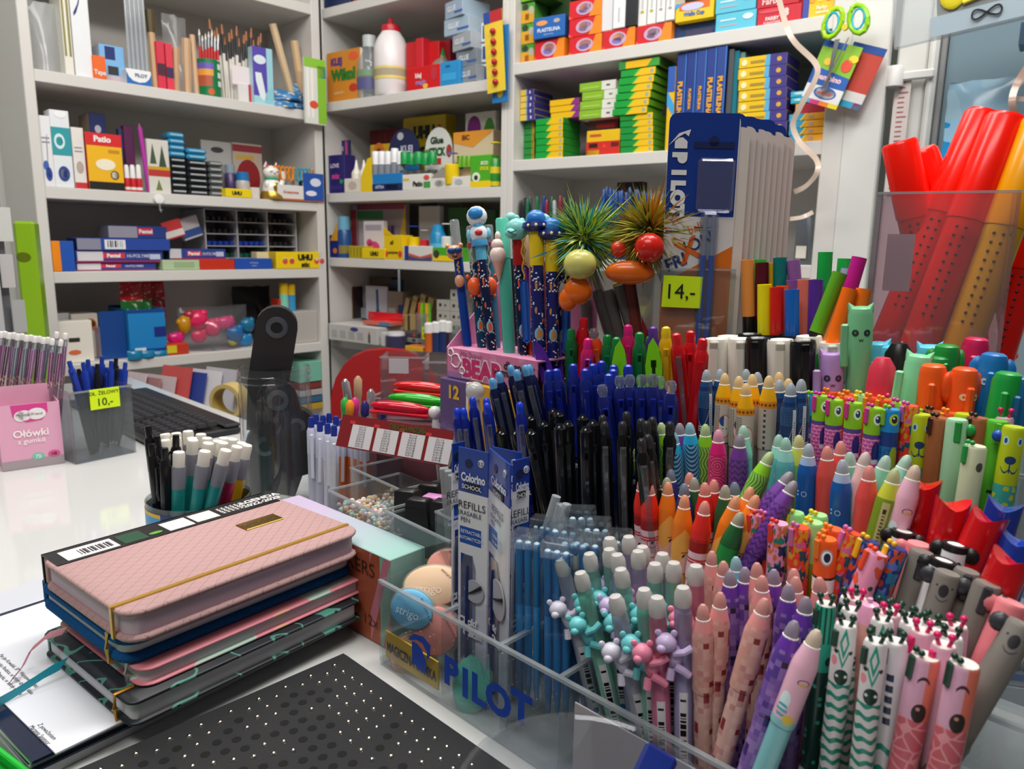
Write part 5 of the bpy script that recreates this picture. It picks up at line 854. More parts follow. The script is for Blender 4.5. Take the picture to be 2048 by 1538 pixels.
BPL = mat('1a5288', .9, spec=.1, bump=.5, bs=500, var=.3)
FLW = paint('floral', lambda x, y, z: [(noise(vec(x*.02, y*.03, z*.1), 1.1, 1) > .55, 'b8d0c0'), (noise(vec(x*.015, y*.02, 5.0), 1.3, 1) > .6, 'e8a888')], 'e48a96', rough=.4)
LEAF = paint('leafy', lambda x, y, z: [((abs_(noise(vec(x*.02, y*.02), 1.2, 1)-.5) < .012), '4a8a7a'), ((noise(vec(x*.013, y*.03, 3.0), 1.2, 1) > .66)*.8, '2a6a58')], '1c2228', rough=.45)
Nn = Vector((stk_N.x, stk_N.y, 0))
zs_ = (.0205, .0398, .0545, .0768, .1005)
t4, M4 = book('notebook', zs_[0], zs_[1]-.0008, LEAF, mat('d9d8dc', .7), Nn+E1*.006-E2*.004, dx_, LB*.99, WB*1.02, 'dark notebook with green leaf print, lowest of the stack', .008, .0025)
t3, M3 = book('notebook', zs_[1], zs_[2]-.0008, FLW, mat('dcdae0', .7), Nn-E1*.004+E2*.008, dx_, LB*1.03, WB*1.0, 'pink floral notebook with white pages, third from the top', .012, .0022)
t2, M2 = book('notebook', zs_[2], zs_[3]-.0008, BPL, PGS, Nn-E1*.014, dx_, LB*1.02, WB*1.0, 'dark blue plush notebook under the pink one', .016, .0078)
t1, M1 = book('notebook', zs_[3], zs_[4], PLUSH, PGP, Nn, dx_, LB, WB, 'pale pink quilted plush notebook on top of the stack', .016, .0045)
hN = zs_[4]-zs_[3]; ys = WB*.655
bl = part('paper_band', MB().box(.003, WB*.80, hN, LB*.98, WB+.003, hN+.0008).box(.003, WB+.0015, .0, LB*.98, WB+.003, hN+.0008), mat('17161a', .35), t1, smooth=False, label='black paper wrap with barcode')
T = Matrix.Translation; RX = Matrix.Rotation(-math.pi/2, 4, 'X')
def onband(b, c, nm): part(nm, b, mat(c), bl, smooth=False)
hb2 = hN+.0011
onband(MB().box(.012, WB*.82, hb2-.0003, .052, WB*.97, hb2), 'e0dcdc', 'barcode_label')
for k in range(13): onband(MB().box(.024+k*.002, WB*.85, hb2, .0246+k*.002+.0005*(k % 3), WB*.93, hb2+.0002), '17161a', 'barcode_line')
onband(MB().box(.056, WB*.82, hb2-.0003, .076, WB*.97, hb2), '1f4a34', 'eco_label'); onband(MB().ell((.084, WB*.86, hb2), (.006, .003, .0004), 10), '5aa030', 'leaf_mark'); onband(MB().box(.094, WB*.82, hb2-.0003, .117, WB*.97, hb2), 'dcdad8', 'price_label'); onband(MB().box(.120, WB*.83, hb2-.0003, .142, WB*.97, hb2), 'd8d4d4', 'price_label')
b = MB(); b.text('AGENDA', .0075, 0, 0, 0, .03, M=T((.19, WB*.93, hb2)) @ RX); b.text('2022-2023', .0065, 0, 0, 0, .03, M=T((.188, WB*.865, hb2)) @ RX)
for k in range(6): b.text('AGENDA', .0028, 0, 0, 0, .02, M=T((.148+.0045*k, WB*.9, hb2)) @ Matrix.Rotation(math.pi/2, 4, 'Z') @ RX)
onband(b, 'ece8e6', 'band_text')
pl = part('brass_plate', MB().box(.138, WB*.5, hN-.0002, .176, WB*.62, hN+.0012, .0004), mat('a8843c', .28, .9), t1); part('plate_text', MB().text('2022-2023', .006, 0, 0, 0, .02, M=T((.157, WB*.555, hN+.0014)) @ RX), mat('4a3410', .5), pl, smooth=False)
def elastic(t_, h_, y, c, w_=.0012): part('elastic_band', MB().box(-.0016, y-w_, .001, 0.0002, y+w_, h_+.0006).box(-.0016, y-w_, h_, LB*.99, y+w_, h_+.0014), mat(c, .3, .6), t_, smooth=False)
elastic(t1, hN, WB*.13, 'gold', .0018)
for t_, z0_, z1_, c in ((t2, zs_[2], zs_[3], 'gold'), (t3, zs_[1], zs_[2], 'b8b4bc'), (t4, zs_[0], zs_[1], 'b07a20')):
    h_ = z1_-z0_-.0012; part('elastic_band', MB().tube([(.012, WB*.13, h_+.0012), (-.001, WB*.13, h_+.001), (-.0018, WB*.13, h_*.5), (-.001, WB*.13, 0), (.01, WB*.13, -.0006)], .0016, 6), mat(c, .35, .5), t_)
def rib(pts, wd, c, parent, nm='ribbon_marker'):
    vs = []; fs = []
    for i, (p, s) in enumerate(pts): vs += [Vector(p)-Vector(s)*wd/2, Vector(p)+Vector(s)*wd/2, Vector(p)+Vector(s)*wd/2+UP*.0006, Vector(p)-Vector(s)*wd/2+UP*.0006]
    for i in range(len(pts)-1):
        for k in range(4): fs.append((4*i+k, 4*i+(k+1) % 4, 4*i+4+(k+1) % 4, 4*i+4+k))
    Mi = (M3 if parent is t3 else M4).inverted()
    part(nm, MB().add(vs, fs, M=Mi), mat(c, .3), parent, sharp=70)
sd = Vector((.3, .6, .6)); rib([(onz(130, 1262, .048), sd), (onz(95, 1272, .047), sd), (onz(62, 1300, .036), sd), (onz(45, 1335, .026), sd), (onz(22, 1362, .0225), sd)], .007, 'e09aa8', t3)
rib([(onz(128, 1328, .032), sd), (onz(95, 1345, .03), sd), (onz(60, 1368, .027), sd), (onz(25, 1390, .024), sd), (onz(-20, 1415, .0235), sd)], .011, '1c98ac', t4)
# papers under the notebooks
def sheet(z, P0, dx2, w, d, c, lab, th, nm='paper_sheet', dec=None):
    t = one(nm, MB().box(0, 0, 0, w, d, th), mat(c, .55), lab, 'paper', frame(Vector((P0.x, P0.y, z)), dx2), smooth=False); return t
Q = onz(250, 1530, 0); A4 = .297
pd = thing('paper_pile', 'thick pile of white printed sheets under the notebooks', 'paper', frame(Vector((Nn.x, Nn.y, .0006))-E1*.012-E2*.06, dx_))
part('sheet_block', MB().box(0, 0, 0, .32, .235, .0075), paint('pile', lambda x, y, z: [((fr(z*1.3) > .5)*.3, '8a8c94')], 'd0d0d4', rough=.6), pd, Matrix.Rotation(.02, 4, 'Z'), smooth=False)
for k, (c, dz, ro, yy) in enumerate((('1b2746', .0078, -.01, -.002), ('d4d6dc', .0098, .0, .002), ('1a2440', .0118, .012, .004), ('cdd0d8', .0140, .02, .0), ('141c38', .0160, .01, -.004))): part('folder_sheet', MB().box(.0, yy, dz, .318, .232, dz+.0018), mat(c, .2), pd, Matrix.Rotation(ro, 4, 'Z') , smooth=False)
lt = thing('printed_letter', 'white printed letter fanned out under the notebook stack', 'paper', frame(Vector((Nn.x, Nn.y, .0186))-E1*.006-E2*.035, (dx_.normalized()*.985-E1*.02)) @ Matrix.Translation((-.012, .0, 0)))
part('sheet', MB().box(0, 0, 0, .30, .232, .0012), mat('dcdfe6', .5), lt, smooth=False)
b = MB()
for k, s_ in enumerate(('Imię i nazwisko Dziecka, nr szkoły dziecka', 'Imię i nazwisko Rodzica, nr szkoły dziecka, klasa', 'Pan Jan Kowalski, SP 1 Warszawa, Rodzic')): b.text(s_, .0030, 0, 0, 0, .0, M=T((.012+.0055*k, .125, .0014)) @ Matrix.Rotation(-math.pi/2, 4, 'Z') @ RX)
b.text('Z poważaniem', .003, 0, 0, 0, .0, M=T((.006, .028, .0014)) @ Matrix.Rotation(-math.pi/2, 4, 'Z') @ RX); b.text('Marzena Sponsor', .003, 0, 0, 0, .0, M=T((.0015, .028, .0014)) @ Matrix.Rotation(-math.pi/2, 4, 'Z') @ RX)
part('letter_text', b, mat('3a3c44'), lt, smooth=False)
for k in range(2): one('printed_letter', MB().box(0, 0, 0, .20, .15, .0008), mat('d6d9de' if k else 'c9ccd4', .5), ('white letter sheet fanned furthest to the counter edge', 'grey-white letter sheet sliding out under the ribbon')[k], 'paper', frame(Vector((Nn.x, Nn.y, .0005+.0012*k))-E1*(.155-.03*k)-E2*(.075-.02*k), dx_.normalized()-E1*(.25-.15*k)), smooth=False)
gf = thing('folder_tray', 'bright green plastic tray corner at the counter edge', 'tray', frame(onz(0, 1492, .012)-UP*.0112, onz(90, 1560, .012)-onz(0, 1492, .012))); part('base', MB().box(-.1, -.1, 0, .16, 0, .004), mat('169a30', .2), gf, smooth=False); part('rim', MB().box(-.1, -.004, .004, .16, .0, .012, .001), mat('24b83c', .15), gf)
# black bead mat
MA = onz(700, 1308, .008); mt_ = thing('bead_mat', 'black perforated mat studded with steel beads', 'mat', frame(Vector((MA.x, MA.y, .0006))-E2*.26-E1*.008, E1))
WM, DM = .40, .26
part('base', MB().box(0, 0, 0, WM, DM, .008, .004), mat('2b2b2d', .8, spec=.25, bump=.3, bs=900), mt_)
def rrr(q): return random.Random(q).random()
hb3 = []; sb3 = []; pit = .0128
holes = MB(); nbead = 0
bead_me = mesh('bead', MB().lathe([(.0021, 0), (.0018, .0013), (.0009, .0021), (0, .0022)], 8), mat('d8d2c4', .12, 1)); hole_me = mesh('perforation', MB().lathe([(.0033, 0), (.0033, .0002), (0, .0002)], 10), mat('020202', .9))
for j in range(26):
    for i in range(38):
        x = .016+i*pit+(pit/2 if j % 2 else 0); y = DM-.02-j*pit*.86
        if x > WM-.012 or y < .012: continue
        u, v = px(mt_.matrix_basis @ Vector((x, y, .008)))
        if u < 200 or v > 1580: continue
        q = noise_on = (math.sin(i*1.9+j*.7)+math.sin(j*1.3-i*.45)+rrr(i*131+j*17)*1.6)
        on = (q > 1.0) or i < 1 or (j < 3 and rrr(i*7+j*3) < .75)
        obj('bead' if on else 'perforation', bead_me if on else hole_me, mt_, Matrix.Translation((x, y, .008)))
# ---------------------------------------------------------------- the pen organizer
AC = clear('f2f4f5', .025, .04); EDG = clear('e8ecee', .3, .12)
og = thing('pen_organizer', 'clear acrylic tiered organizer full of pens', 'organizer', frame(Vector((0, 0, .0006)), E1))
def pane(a0, b0, z0, a1, b1, z1, nm='wall'): part(nm, MB().box(a0, b0, z0, a1, b1, z1), AC, og, smooth=False)
TI = [(.336, .405, .006, .076), (.409, .476, .044, .122), (.480, .545, .092, .165), (.549, .618, .135, .212)]
XA, XB = -.479, -.015
for k, (b0, b1, z0, z1) in enumerate(TI):
    xa = XA if k == 0 else -.40
    pane(xa, b0, z0-.003, XB, b1, z0, 'tier_floor'); pane(xa, b0, (0 if k == 0 else TI[k-1][2]), XB, b0+.0025, z1, 'front_wall')
    pane(xa, b1-.0025, z0, XB, b1, z1, 'back_wall'); pane(xa, b0+.0025, 0.0 if k == 0 else z0-.003, xa+.0025, b1-.0025, z1, 'end_wall'); pane(XB-.0025, b0+.0025, z0, XB, b1-.0025, z1, 'end_wall')
    part('lip', MB().box(xa, b0-.0004, z1-.0025, XB, b0+.0029, z1), EDG, og, smooth=False)
for a, k in ((-.402, 0), (-.338, 0), (-.283, 0), (-.135, 0), (-.30, 1), (-.19, 1), (-.25, 2), (-.15, 2), (-.29, 3)):
    b0, b1, z0, z1 = TI[k]; pane(a, b0+.003, z0, a+.0025, b1-.003, z1, 'divider'); part('divider_edge', MB().box(a-.0004, b0+.003, z1-.0025, a+.003, b1-.003, z1), EDG, og, smooth=False)
def fpl(u, v, b=.336): return onpl(u, v, E2*b, E2)
PB_ = mat('1446b0', .3)
for ch_, u, v, hp in (('P', 903, 1344, .0215), ('I', 932, 1366, .0215), ('L', 958, 1380, .0215), ('O', 998, 1400, .0215), ('T', 1044, 1416, .0215)):
    p = fpl(u, v); part('letter', MB().text(ch_, hp, 0, 0, 0, .05), PB_, og, Matrix.Translation((p.dot(E1), .3352, p.z)), smooth=False)
p = fpl(839, 1303); g = Matrix.Translation((p.dot(E1), .3352, p.z)) @ Matrix.Scale(.78, 4)
part('wing_mark', MB().add([(-.017, 0, .006), (-.008, 0, .016), (.008, 0, .019), (.019, 0, .014), (.018, 0, .002), (.013, 0, -.004), (.013, 0, .004), (.006, 0, .011), (-.004, 0, .011), (-.012, 0, .007)], [(0, 1, 8, 9), (1, 2, 7, 8), (2, 3, 6, 7), (3, 4, 5, 6)]), PB_, og, g, smooth=False); part('wing_mark', MB().add([(-.011, 0, -.017), (.011, 0, -.021), (.011, 0, -.006), (.005, 0, .004), (-.002, 0, .007), (-.011, 0, .007)], [(0, 1, 2, 3, 4, 5)]), PB_, og, g, smooth=False)
lb = fpl(1150, 1404); part('paper_label', MB().box(lb.dot(E1)+.001, .3345, .0, -.02, .3356, .066), mat('b8b2b6', .7), og, smooth=False)
# ---------------------------------------------------------------- pen kinds
def tip(c): return clear(c, .55, .35, c, .8)
def put(u, v, b, L, lean=None, back=0.0, roll=0.0):
    d = (E2*b-CAM).dot(E2)/ray(u, v).dot(E2); return rod(u, v, d, L, lean, back, roll)
def PM(key, fn): return mesh_c(key, fn)
def kid(nm, key, fn, t): return obj(nm, mesh_c(key, fn), t)
R_ = 6.4
def fatpen(u, v, b, kind, lab, grp, lean=None, back=0.0, roll=0.0, L=.15):
    """pencil-shaped erasable pen: barrel, cap with a shoulder, rubber tip"""
    cap, capp, body, tipc = FAT[kind]; M = put(u, v, b, L, lean, back, roll); t = thing('erasable_pen', lab, 'pen', M, grp); r = R_/1000
    kid('barrel', 'fb'+kind, lambda: (MB().lathe([(.002, 0), (.0035, .006), (r*.84, .016), (r*.88, .1)], 14), body), t)
    kid('cap', 'fc'+kind, lambda: (MB().lathe([(r*.98, .097), (r, .0995), (r, .129), (r*.95, .132), (r*.64, .1408)], 14, mis=None), capp), t)
    kid('rim', 'fr'+kind, lambda: (MB().lathe([(r*.64, .1406), (r*.65, .1414), (r*.56, .1417)], 12, cap=False), mat('f2f0ec', .5)), t)
    kid('rubber_tip', 'ft'+kind, lambda: (MB().lathe([(r*.6, .141), (r*.55, .1445), (r*.42, .1478), (r*.22, .1496), (0, .15)], 12), mat(tipc, .4, trans=.25)), t)
    return t
FAT = {}; SHF = dict(redbear=20.0, orangecat=17.0, green=15.0, lime=7.0, bluewave=7.5, rings=6.0, zigzag=7.0, skystar=9.0, aqua=8.0, cactus=8.0, navyspace=10.0, yellowcat=8.0, rocket=8.0, narwhal=13.0, mintcat=8.0, citron=8.0)
def defat(k, cap, fn_cap, body, fn_body, tipc, rough=.4):
    if fn_cap and k in SHF: g_ = fn_cap; fn_cap = lambda a, z: g_(a, z-SHF[k])
    cp = barrel('cap_'+k, R_, fn_cap, cap, rough=rough) if fn_cap else mat(cap, rough)
    bd = barrel('body_'+k, R_*.88, fn_body, body, rough=rough) if fn_body else mat(body, rough)
    FAT[k] = (cap, cp, bd, tipc)
def pix(cols, sz=3.4):
    def f(a, z):
        q = rnd(fl(a/sz), fl(z/sz)); o = []
        th = (0, .3, .55, .72, .91)
        for i, c in enumerate(cols): o.append((q > th[i], c))
        return o
    return f
def pixcap(cols, cap, z0=134.5):
    g = pix(cols)
    return lambda a, z: g(a, z)+[(z > z0, cap)]
defat('pinkpix', 'e89492', pixcap(['d8a092', 'e0aca0', 'cc8a88', 'd89a90', '8c2a2c'], 'ec9896'), 'd8a89c', pix(['dcb0a4', 'e4bcac', 'cc908c', 'e0b4a8', '8c2a2c']), 'dc9c94')
defat('purppix', '6a3aa0', pixcap(['7a58a8', '8a6ab4', '9a78bc', '5a3c94', '2a2038'], '6434a4'), '8a6ab0', pix(['8a68b0', '9c7cc0', '7a5aa8', 'a080c0', '3f2c70']), '9c90a4')
defat('redbear', 'e0261c', lambda a, z: [(band(z, 96, 103), '9c1418'), ((z < 96.0), 'e6c8d0'), (band(z, 103, 105)*(fr(a/1.6) > .5), '9c1418'), (abs_(abs_(z-90.0)-1.0) < .6, 'c83038'), (disc(a, z, 2.0, 87.0, 4.2, 3.6)*(1.0-disc(a, z, 2.0, 87.0, 3.6, 3.0)), 'c83038'), (disc(a, z, 2.0, 87.5, 1.2), '2a3c84'), (disc(a, z, -3.0, 81.0, 1.6, 2.4), '23387c')], 'e4c4cc', None, 'e8958c')
defat('orangecat', 'f07c18', lambda a, z: [((z+abs_(a-2.0)*1.1) < 111.0, 'f0b050'), (disc(a, z, 3.5, 92.0, 2.3, 1.6), '22306c'), (disc(a, z, 4.2, 92.6, .8), 'e8e8f0'), ((z-abs_(a+3.0)*1.0) < 86.0, 'e8b8a8'), (band(z, 94.2, 95.0)*(abs_(a-3.5) < 3.0), '8a5a20')], 'ecac58', None, 'e8a078')
defat('green', '175c2c', lambda a, z: [((z < 112.0), '128038'), ((z+abs_(a)*2.4) < 104.0, '62b81e'), (abs_(z-112.0) < .3, '0c4a20')], '138038', None, 'a8a894')
defat('dgreen', '1d5a34', None, '245a30', None, 'a8aa9a'); defat('navyc', '24337e', None, '22306c', None, '7c8698'); defat('redplain', 'e02a1e', None, 'd8341c', None, 'e49488')
wv = lambda c, k: (lambda a, z: [((sin_((z+sin_(a*.75)*2.2)*k) > .1)*(z < 126.0), c)])
defat('lime', '84c81a', lambda a, z: [((z < 127.0), '8cc24c'), ((sin_((a+sin_(z*.45)*1.2)*2.8) > .05)*(z < 127.0), '3d7a2c')], '7ab850', lambda a, z: [(sin_((a+sin_(z*.45)*1.2)*2.8) > .05, '3d7a2c')], 'b4cc90')
defat('bluewave', '1ca8d8', lambda a, z: [((z < 127.0), '6ab0d0'), ((sin_((z-a*a*.16)*1.9) > -.2)*(z < 127.0), '0f4c78')], '5aa4c8', lambda a, z: [(sin_((z-a*a*.16)*1.9) > -.2, '0f4c78')], '8cc0d0')
defat('rings', 'd81c74', lambda a, z: [((z < 127.0), 'b81e5c'), ((sin_(X.op('SQRT', (fr(a/10.0+.5)-.5)*(fr(a/10.0+.5)-.5)*100.0+(fr(z/14.0)-.5)*(fr(z/14.0)-.5)*196.0)*3.4) > .25)*(z < 126.0), 'e05a8c')], 'b0205c', None, 'e49cb4')
defat('zigzag', '6f3a96', lambda a, z: [((sin_((z+abs_(fr(a/5.0)-.5)*5.0)*1.5) > .2)*(z < 126.0), '4c2a74')], '643a8c', lambda a, z: [(sin_((z+abs_(fr(a/5.0)-.5)*5.0)*1.5) > .2, '4c2a74')], '9a929c')
defat('mintcat', '8cd8c0', lambda a, z: [((z < 120.0), '70c4b4')], '74c8bc', None, 'b0d8c4', .2); defat('aqua', '9ee0d4', lambda a, z: [((z < 126.0), '66bcc0'), (disc(a, z, 1.0, 114.0, 2.0)*(1.0-disc(a, z, 1.0, 114.0, 1.1)), '34306c'), (disc(a, z, 1.0, 114.0, 3.4)*.4, 'e8c8dc')], '5ab4c0', None, 'a8d4c4', .2)
defat('citron', 'd0d858', lambda a, z: [((z < 122.0), '90c040')], '8cbc48', None, 'd0cc90')
defat('skystar', 'a8c4ec', lambda a, z: [((z < 127.0), '1b5cae'), ((rnd(fl(a/2.4), fl(z/2.4)) > .94)*(z < 126.0)*disc(fr(a/2.4), fr(z/2.4), .5, .5, .28), 'cfe0f4'), (disc(a, z, -1.5, 108.0, 1.8)*(1.0-disc(a, z, -1.5, 108.0, 1.4)), 'cfe0f4')], '1a58a8', lambda a, z: [((rnd(fl(a/2.4), fl(z/2.4)) > .93)*disc(fr(a/2.4), fr(z/2.4), .5, .5, .28), 'cfe0f4')], 'b0bcc8', .3)
defat('coral', 'e4504c', None, 'd84a48', None, 'e8948c'); defat('seagreen', '7cc0a4', None, '6ab098', None, 'b4d0c0'); defat('blush', 'e4b8b8', None, 'd8a8b0', None, 'd8c4c0')
defat('cactus', 'c8d040', lambda a, z: [((z < 124.0), '7a9a28'), (band(a, -2, 2.4)*(z < 122.0), 'c8c088'), (band(a, -.6, 1)*band(z, 84, 114)*(fr(z/2.2) > .45), '5a6a24'), (band(z, 115, 118)*band(a, -.8, 1.2), '2c4a1c')], '8a9a48', None, 'c4c490', .25)
defat('narwhal', 'e8b4c8', lambda a, z: [((z < 88.0), '8cc4c8'), (disc(a, z, 3.0, 110.0, 3.2, 2.0)*(1.0-disc(a, z, 3.0, 110.0, 2.6, 1.5)), '6a4a54'), (disc(a, z, 3.0, 109.0, 2.4, 1.0), 'e0b080'), (disc(a, z, -3.0, 98.0, 3.0, 5.0), 'd4e8ec'), (disc(a, z, -3.0, 93.0, 3.2, 4.0)*(fr(z/2.6) > .4), '58a8b4'), (disc(a, z, 2.0, 89.0, 3.0, 2.6), 'e0c040')], '84c4c8', lambda a, z: [(disc(a, z, 1.0, 62.0, 3.4, 3.8), 'e0d048'), ((abs_(a-1.0) < .3)*band(z, 57, 66), '4a4a30'), ((z < 40.0)*(fr(z/5.0) > .6), '9ab0b4'), (disc(a, z, 1.0, 48.0, 1.2), '6a7480')], 'dcc8b4', .25)
defat('cyan', '66c4d4', None, '5ab4c8', None, '98c4cc', .25)
SPC = lambda a, z: [(band(z, 92, 96)*(fr(z/1.6) > .5), 'e8e4dc'), ((fr(a/1.1) > .55)*(fr(z/1.1) > .55)*band(z, 110, 124), '5a8cb8'), (abs_((z-96.0)-(a+4.0)*(a+4.0)*.35) < .35, 'd8e0ec'), (band(a, 2.2, 4.6)*band(z, 84, 122), 'c8d0dc'), (band(a, 3.1, 3.7)*band(z, 88, 114)*(fr(z/1.8) > .4), '203058'), (disc(a, z, -3.4, 88.0, 1.0, 2.6), 'd0d8e4'), ((z < 84.0), 'd86820')]
defat('navyspace', '1f4a80', lambda a, z: [((z < 127.0), '1a3466')]+SPC(a, z), '182c5c', lambda a, z: [((fr(a/1.2) > .75)+(fr(z/1.2) > .75), 'c8d0dc'), ((z < 60.0), 'd06420')], 'a8b4bc', .25)
defat('yellowcat', 'f0b010', lambda a, z: [((z < 124.0), 'c4b8ac'), (band(z, 119, 124), 'e08a20'), (band(z, 120, 123)*disc(fr(a/3.0), z, .5, 121.5, .32, 1.0), '6a4a14'), (((fr(a/1.5) > .8)+(fr(z/1.5) > .8))*(z < 118.0)*(a < -2.5), '3a3632'), (disc(a, z, 1.5, 102.0, 5.0, 9.0), 'd85a20'), (disc(a, z, 1.5, 102.0, 4.4, 8.3), 'dcd4cc'), (disc(a, z, 1.0, 106.0, 3.4, 4.0)*(a < 1.0), '23488c'), (disc(a, z, .4, 100.0, .5), '1a1a1a'), (disc(a, z, 3.0, 100.0, .5), '1a1a1a')], 'c0b4a8', lambda a, z: [((fr(a/1.5) > .8)+(fr(z/1.5) > .8), '3a3632'), ((z < 50.0), 'e0a020')], 'e8c890', .3)
defat('rocket', 'f0b010', lambda a, z: [((z < 124.0), 'b8aea6'), (band(z, 119, 124), 'e08a20'), (band(z, 120, 123)*disc(fr(a/3.0), z, .5, 121.5, .32, 1.0), '6a4a14'), ((abs_(a+2.0) < .9)*(abs_(fr(z/4.0)-.5) < .25)*(z < 118.0), '3a3632'), (disc(a, z, 2.0, 84.0, 2.0, 3.4), 'e09a20')], 'b4aaa2', lambda a, z: [((z < 60.0), 'd07a20')], 'e8c890', .3)
ROWS = {}
def row(grp, desc, items, b, kind=fatpen, **kw):
    """items: (u, v, kind key, lean[, e2 offset]); labels carry their look and, where several look alike, their order"""
    by = {}
    for it in items: by.setdefault(it[2], []).append(it)
    for it in items:
        al = sorted(by[it[2]], key=lambda q: q[0]); i = al.index(it); nm_ = NAMES.get(it[2], it[2])
        kind(it[0], it[1], b+(it[4] if len(it) > 4 else 0), it[2], nm_+' '+desc+nth(i, len(al)), grp, it[3], **kw)
NAMES = dict(pinkpix='pink pixel-patterned erasable pen', purppix='purple pixel-patterned erasable pen', redbear='red-capped erasable pen with white bear', orangecat='orange erasable pen with cat face', green='dark green erasable pen with leaf', dgreen='plain dark green erasable pen', navyc='navy-capped erasable pen', redplain='plain red erasable pen', lime='lime wavy-striped erasable pen', bluewave='blue wave-striped erasable pen', rings='magenta erasable pen with ring print', zigzag='purple zigzag erasable pen', mintcat='plain mint erasable pen', aqua='pale aqua erasable pen', citron='citron yellow erasable pen', skystar='blue erasable pen with stars', coral='coral red erasable pen', seagreen='sea green erasable pen', blush='blush pink erasable pen', cactus='olive cactus erasable pen', narwhal='pale pink erasable pen with bird', cyan='cyan erasable pen', navyspace='navy space-print erasable pen', yellowcat='yellow-capped erasable pen with astronaut cat', rocket='yellow-capped erasable pen with rivet print')
# front tier: pixel pens
row('pixel pens in the front tier', 'in the front tier', [(1369, 1195, 'pinkpix', .02, .0), (1406, 1208, 'pinkpix', .0, -.008), (1441, 1184, 'pinkpix', -.06, .0), (1531, 1196, 'pinkpix', -.26, -.004), (1525, 1151, 'pinkpix', -.05, .02), (1424, 1102, 'pinkpix', .0, .045), (1447, 1122, 'pinkpix', .0, .035), (1514, 1125, 'pinkpix', -.02, .03), (1588, 1137, 'pinkpix', -.03, .042), (1592, 1153, 'pinkpix', -.04, .03), (1639, 1154, 'pinkpix', .02, .035),
    (1460, 1141, 'purppix', .0, .022), (1490, 1134, 'purppix', -.02, .028), (1548, 1138, 'purppix', -.02, .034), (1578, 1168, 'purppix', -.08, .018), (1613, 1193, 'purppix', -.12, .012), (1591, 1241, 'purppix', -.30, -.008), (1636, 1259, 'narwhal', -.36, -.012), (1472, 1113, 'cyan', 0, .045)], .362)
# second tier: animal pencils
row('animal pens in the second tier', 'in the second tier', [(1283, 957, 'redbear', .03, .005), (1299, 964, 'redbear', .0, -.003), (1310, 949, 'redbear', .03, .015), (1410, 965, 'redbear', -.02, .01), (1411, 1002, 'redbear', -.14, -.01), (1428, 959, 'redplain', -.02, .02), (1379, 945, 'redplain', .0, .025), (1336, 964, 'orangecat', -.02, .004), (1370, 990, 'orangecat', -.08, -.008), (1474, 992, 'orangecat', -.28, .002), (1503, 974, 'orangecat', -.3, .012), (1514, 990, 'orangecat', -.34, .006), (1451, 970, 'dgreen', -.05, .012), (1483, 1024, 'green', -.34, -.008), (1342, 938, 'navyc', -.02, .022), (1369, 967, 'navyc', -.03, .01), (1469, 964, 'navyc', .02, .02), (1388, 955, 'dgreen', .05, .02), (1334, 955, 'dgreen', .0, .012)], .428)
row('patterned pens in the second tier', 'behind the animal pens', [(1271, 897, 'lime', .28, .0), (1322, 845, 'lime', .12, .008), (1543, 904, 'lime', -.46, -.004), (1411, 848, 'lime', -.02, .016), (1347, 864, 'bluewave', .05, .0), (1379, 845, 'bluewave', .06, .008), (1437, 859, 'rings', -.03, .002), (1480, 868, 'zigzag', -.04, .0), (1583, 944, 'zigzag', -.62, -.008), (1591, 962, 'zigzag', -.55, -.016), (1359, 846, 'zigzag', .05, .014), (1487, 851, 'mintcat', -.02, .012)], .458)
row('pastel pens in the second tier', 'in the pastel bunch', [(1558, 869, 'aqua', -.05, .012), (1572, 875, 'aqua', -.03, .004), (1598, 870, 'citron', -.04, .012), (1618, 887, 'skystar', -.06, .0), (1655, 892, 'coral', -.04, .0), (1686, 919, 'skystar', -.06, -.014), (1740, 931, 'coral', -.1, -.02), (1682, 882, 'coral', -.05, .01), (1700, 904, 'seagreen', -.04, -.004), (1734, 904, 'blush', -.3, .0), (1775, 911, 'seagreen', -.34, -.004), (1818, 910, 'mintcat', -.44, -.002), (1792, 937, 'cactus', -.27, -.02), (1833, 930, 'narwhal', -.30, -.018)], .475)
# third tier
row('space pens in the third tier', 'in the third tier', [(1413, 739, 'navyspace', .0, .006), (1440, 738, 'navyspace', .0, .014), (1492, 738, 'navyspace', .0, .02), (1515, 744, 'navyspace', .0, .016), (1559, 759, 'navyspace', -.02, .006), (1582, 766, 'navyspace', -.04, -.006), (1603, 758, 'navyspace', -.05, .0), (1450, 746, 'yellowcat', -.05, .006), (1478, 752, 'yellowcat', -.03, .0), (1492, 766, 'yellowcat', -.02, -.01), (1505, 748, 'rocket', -.03, .004), (1538, 751, 'rocket', -.04, -.004), (1558, 744, 'yellowcat', .0, .016), (1577, 757, 'rocket', -.02, .012)], .505)
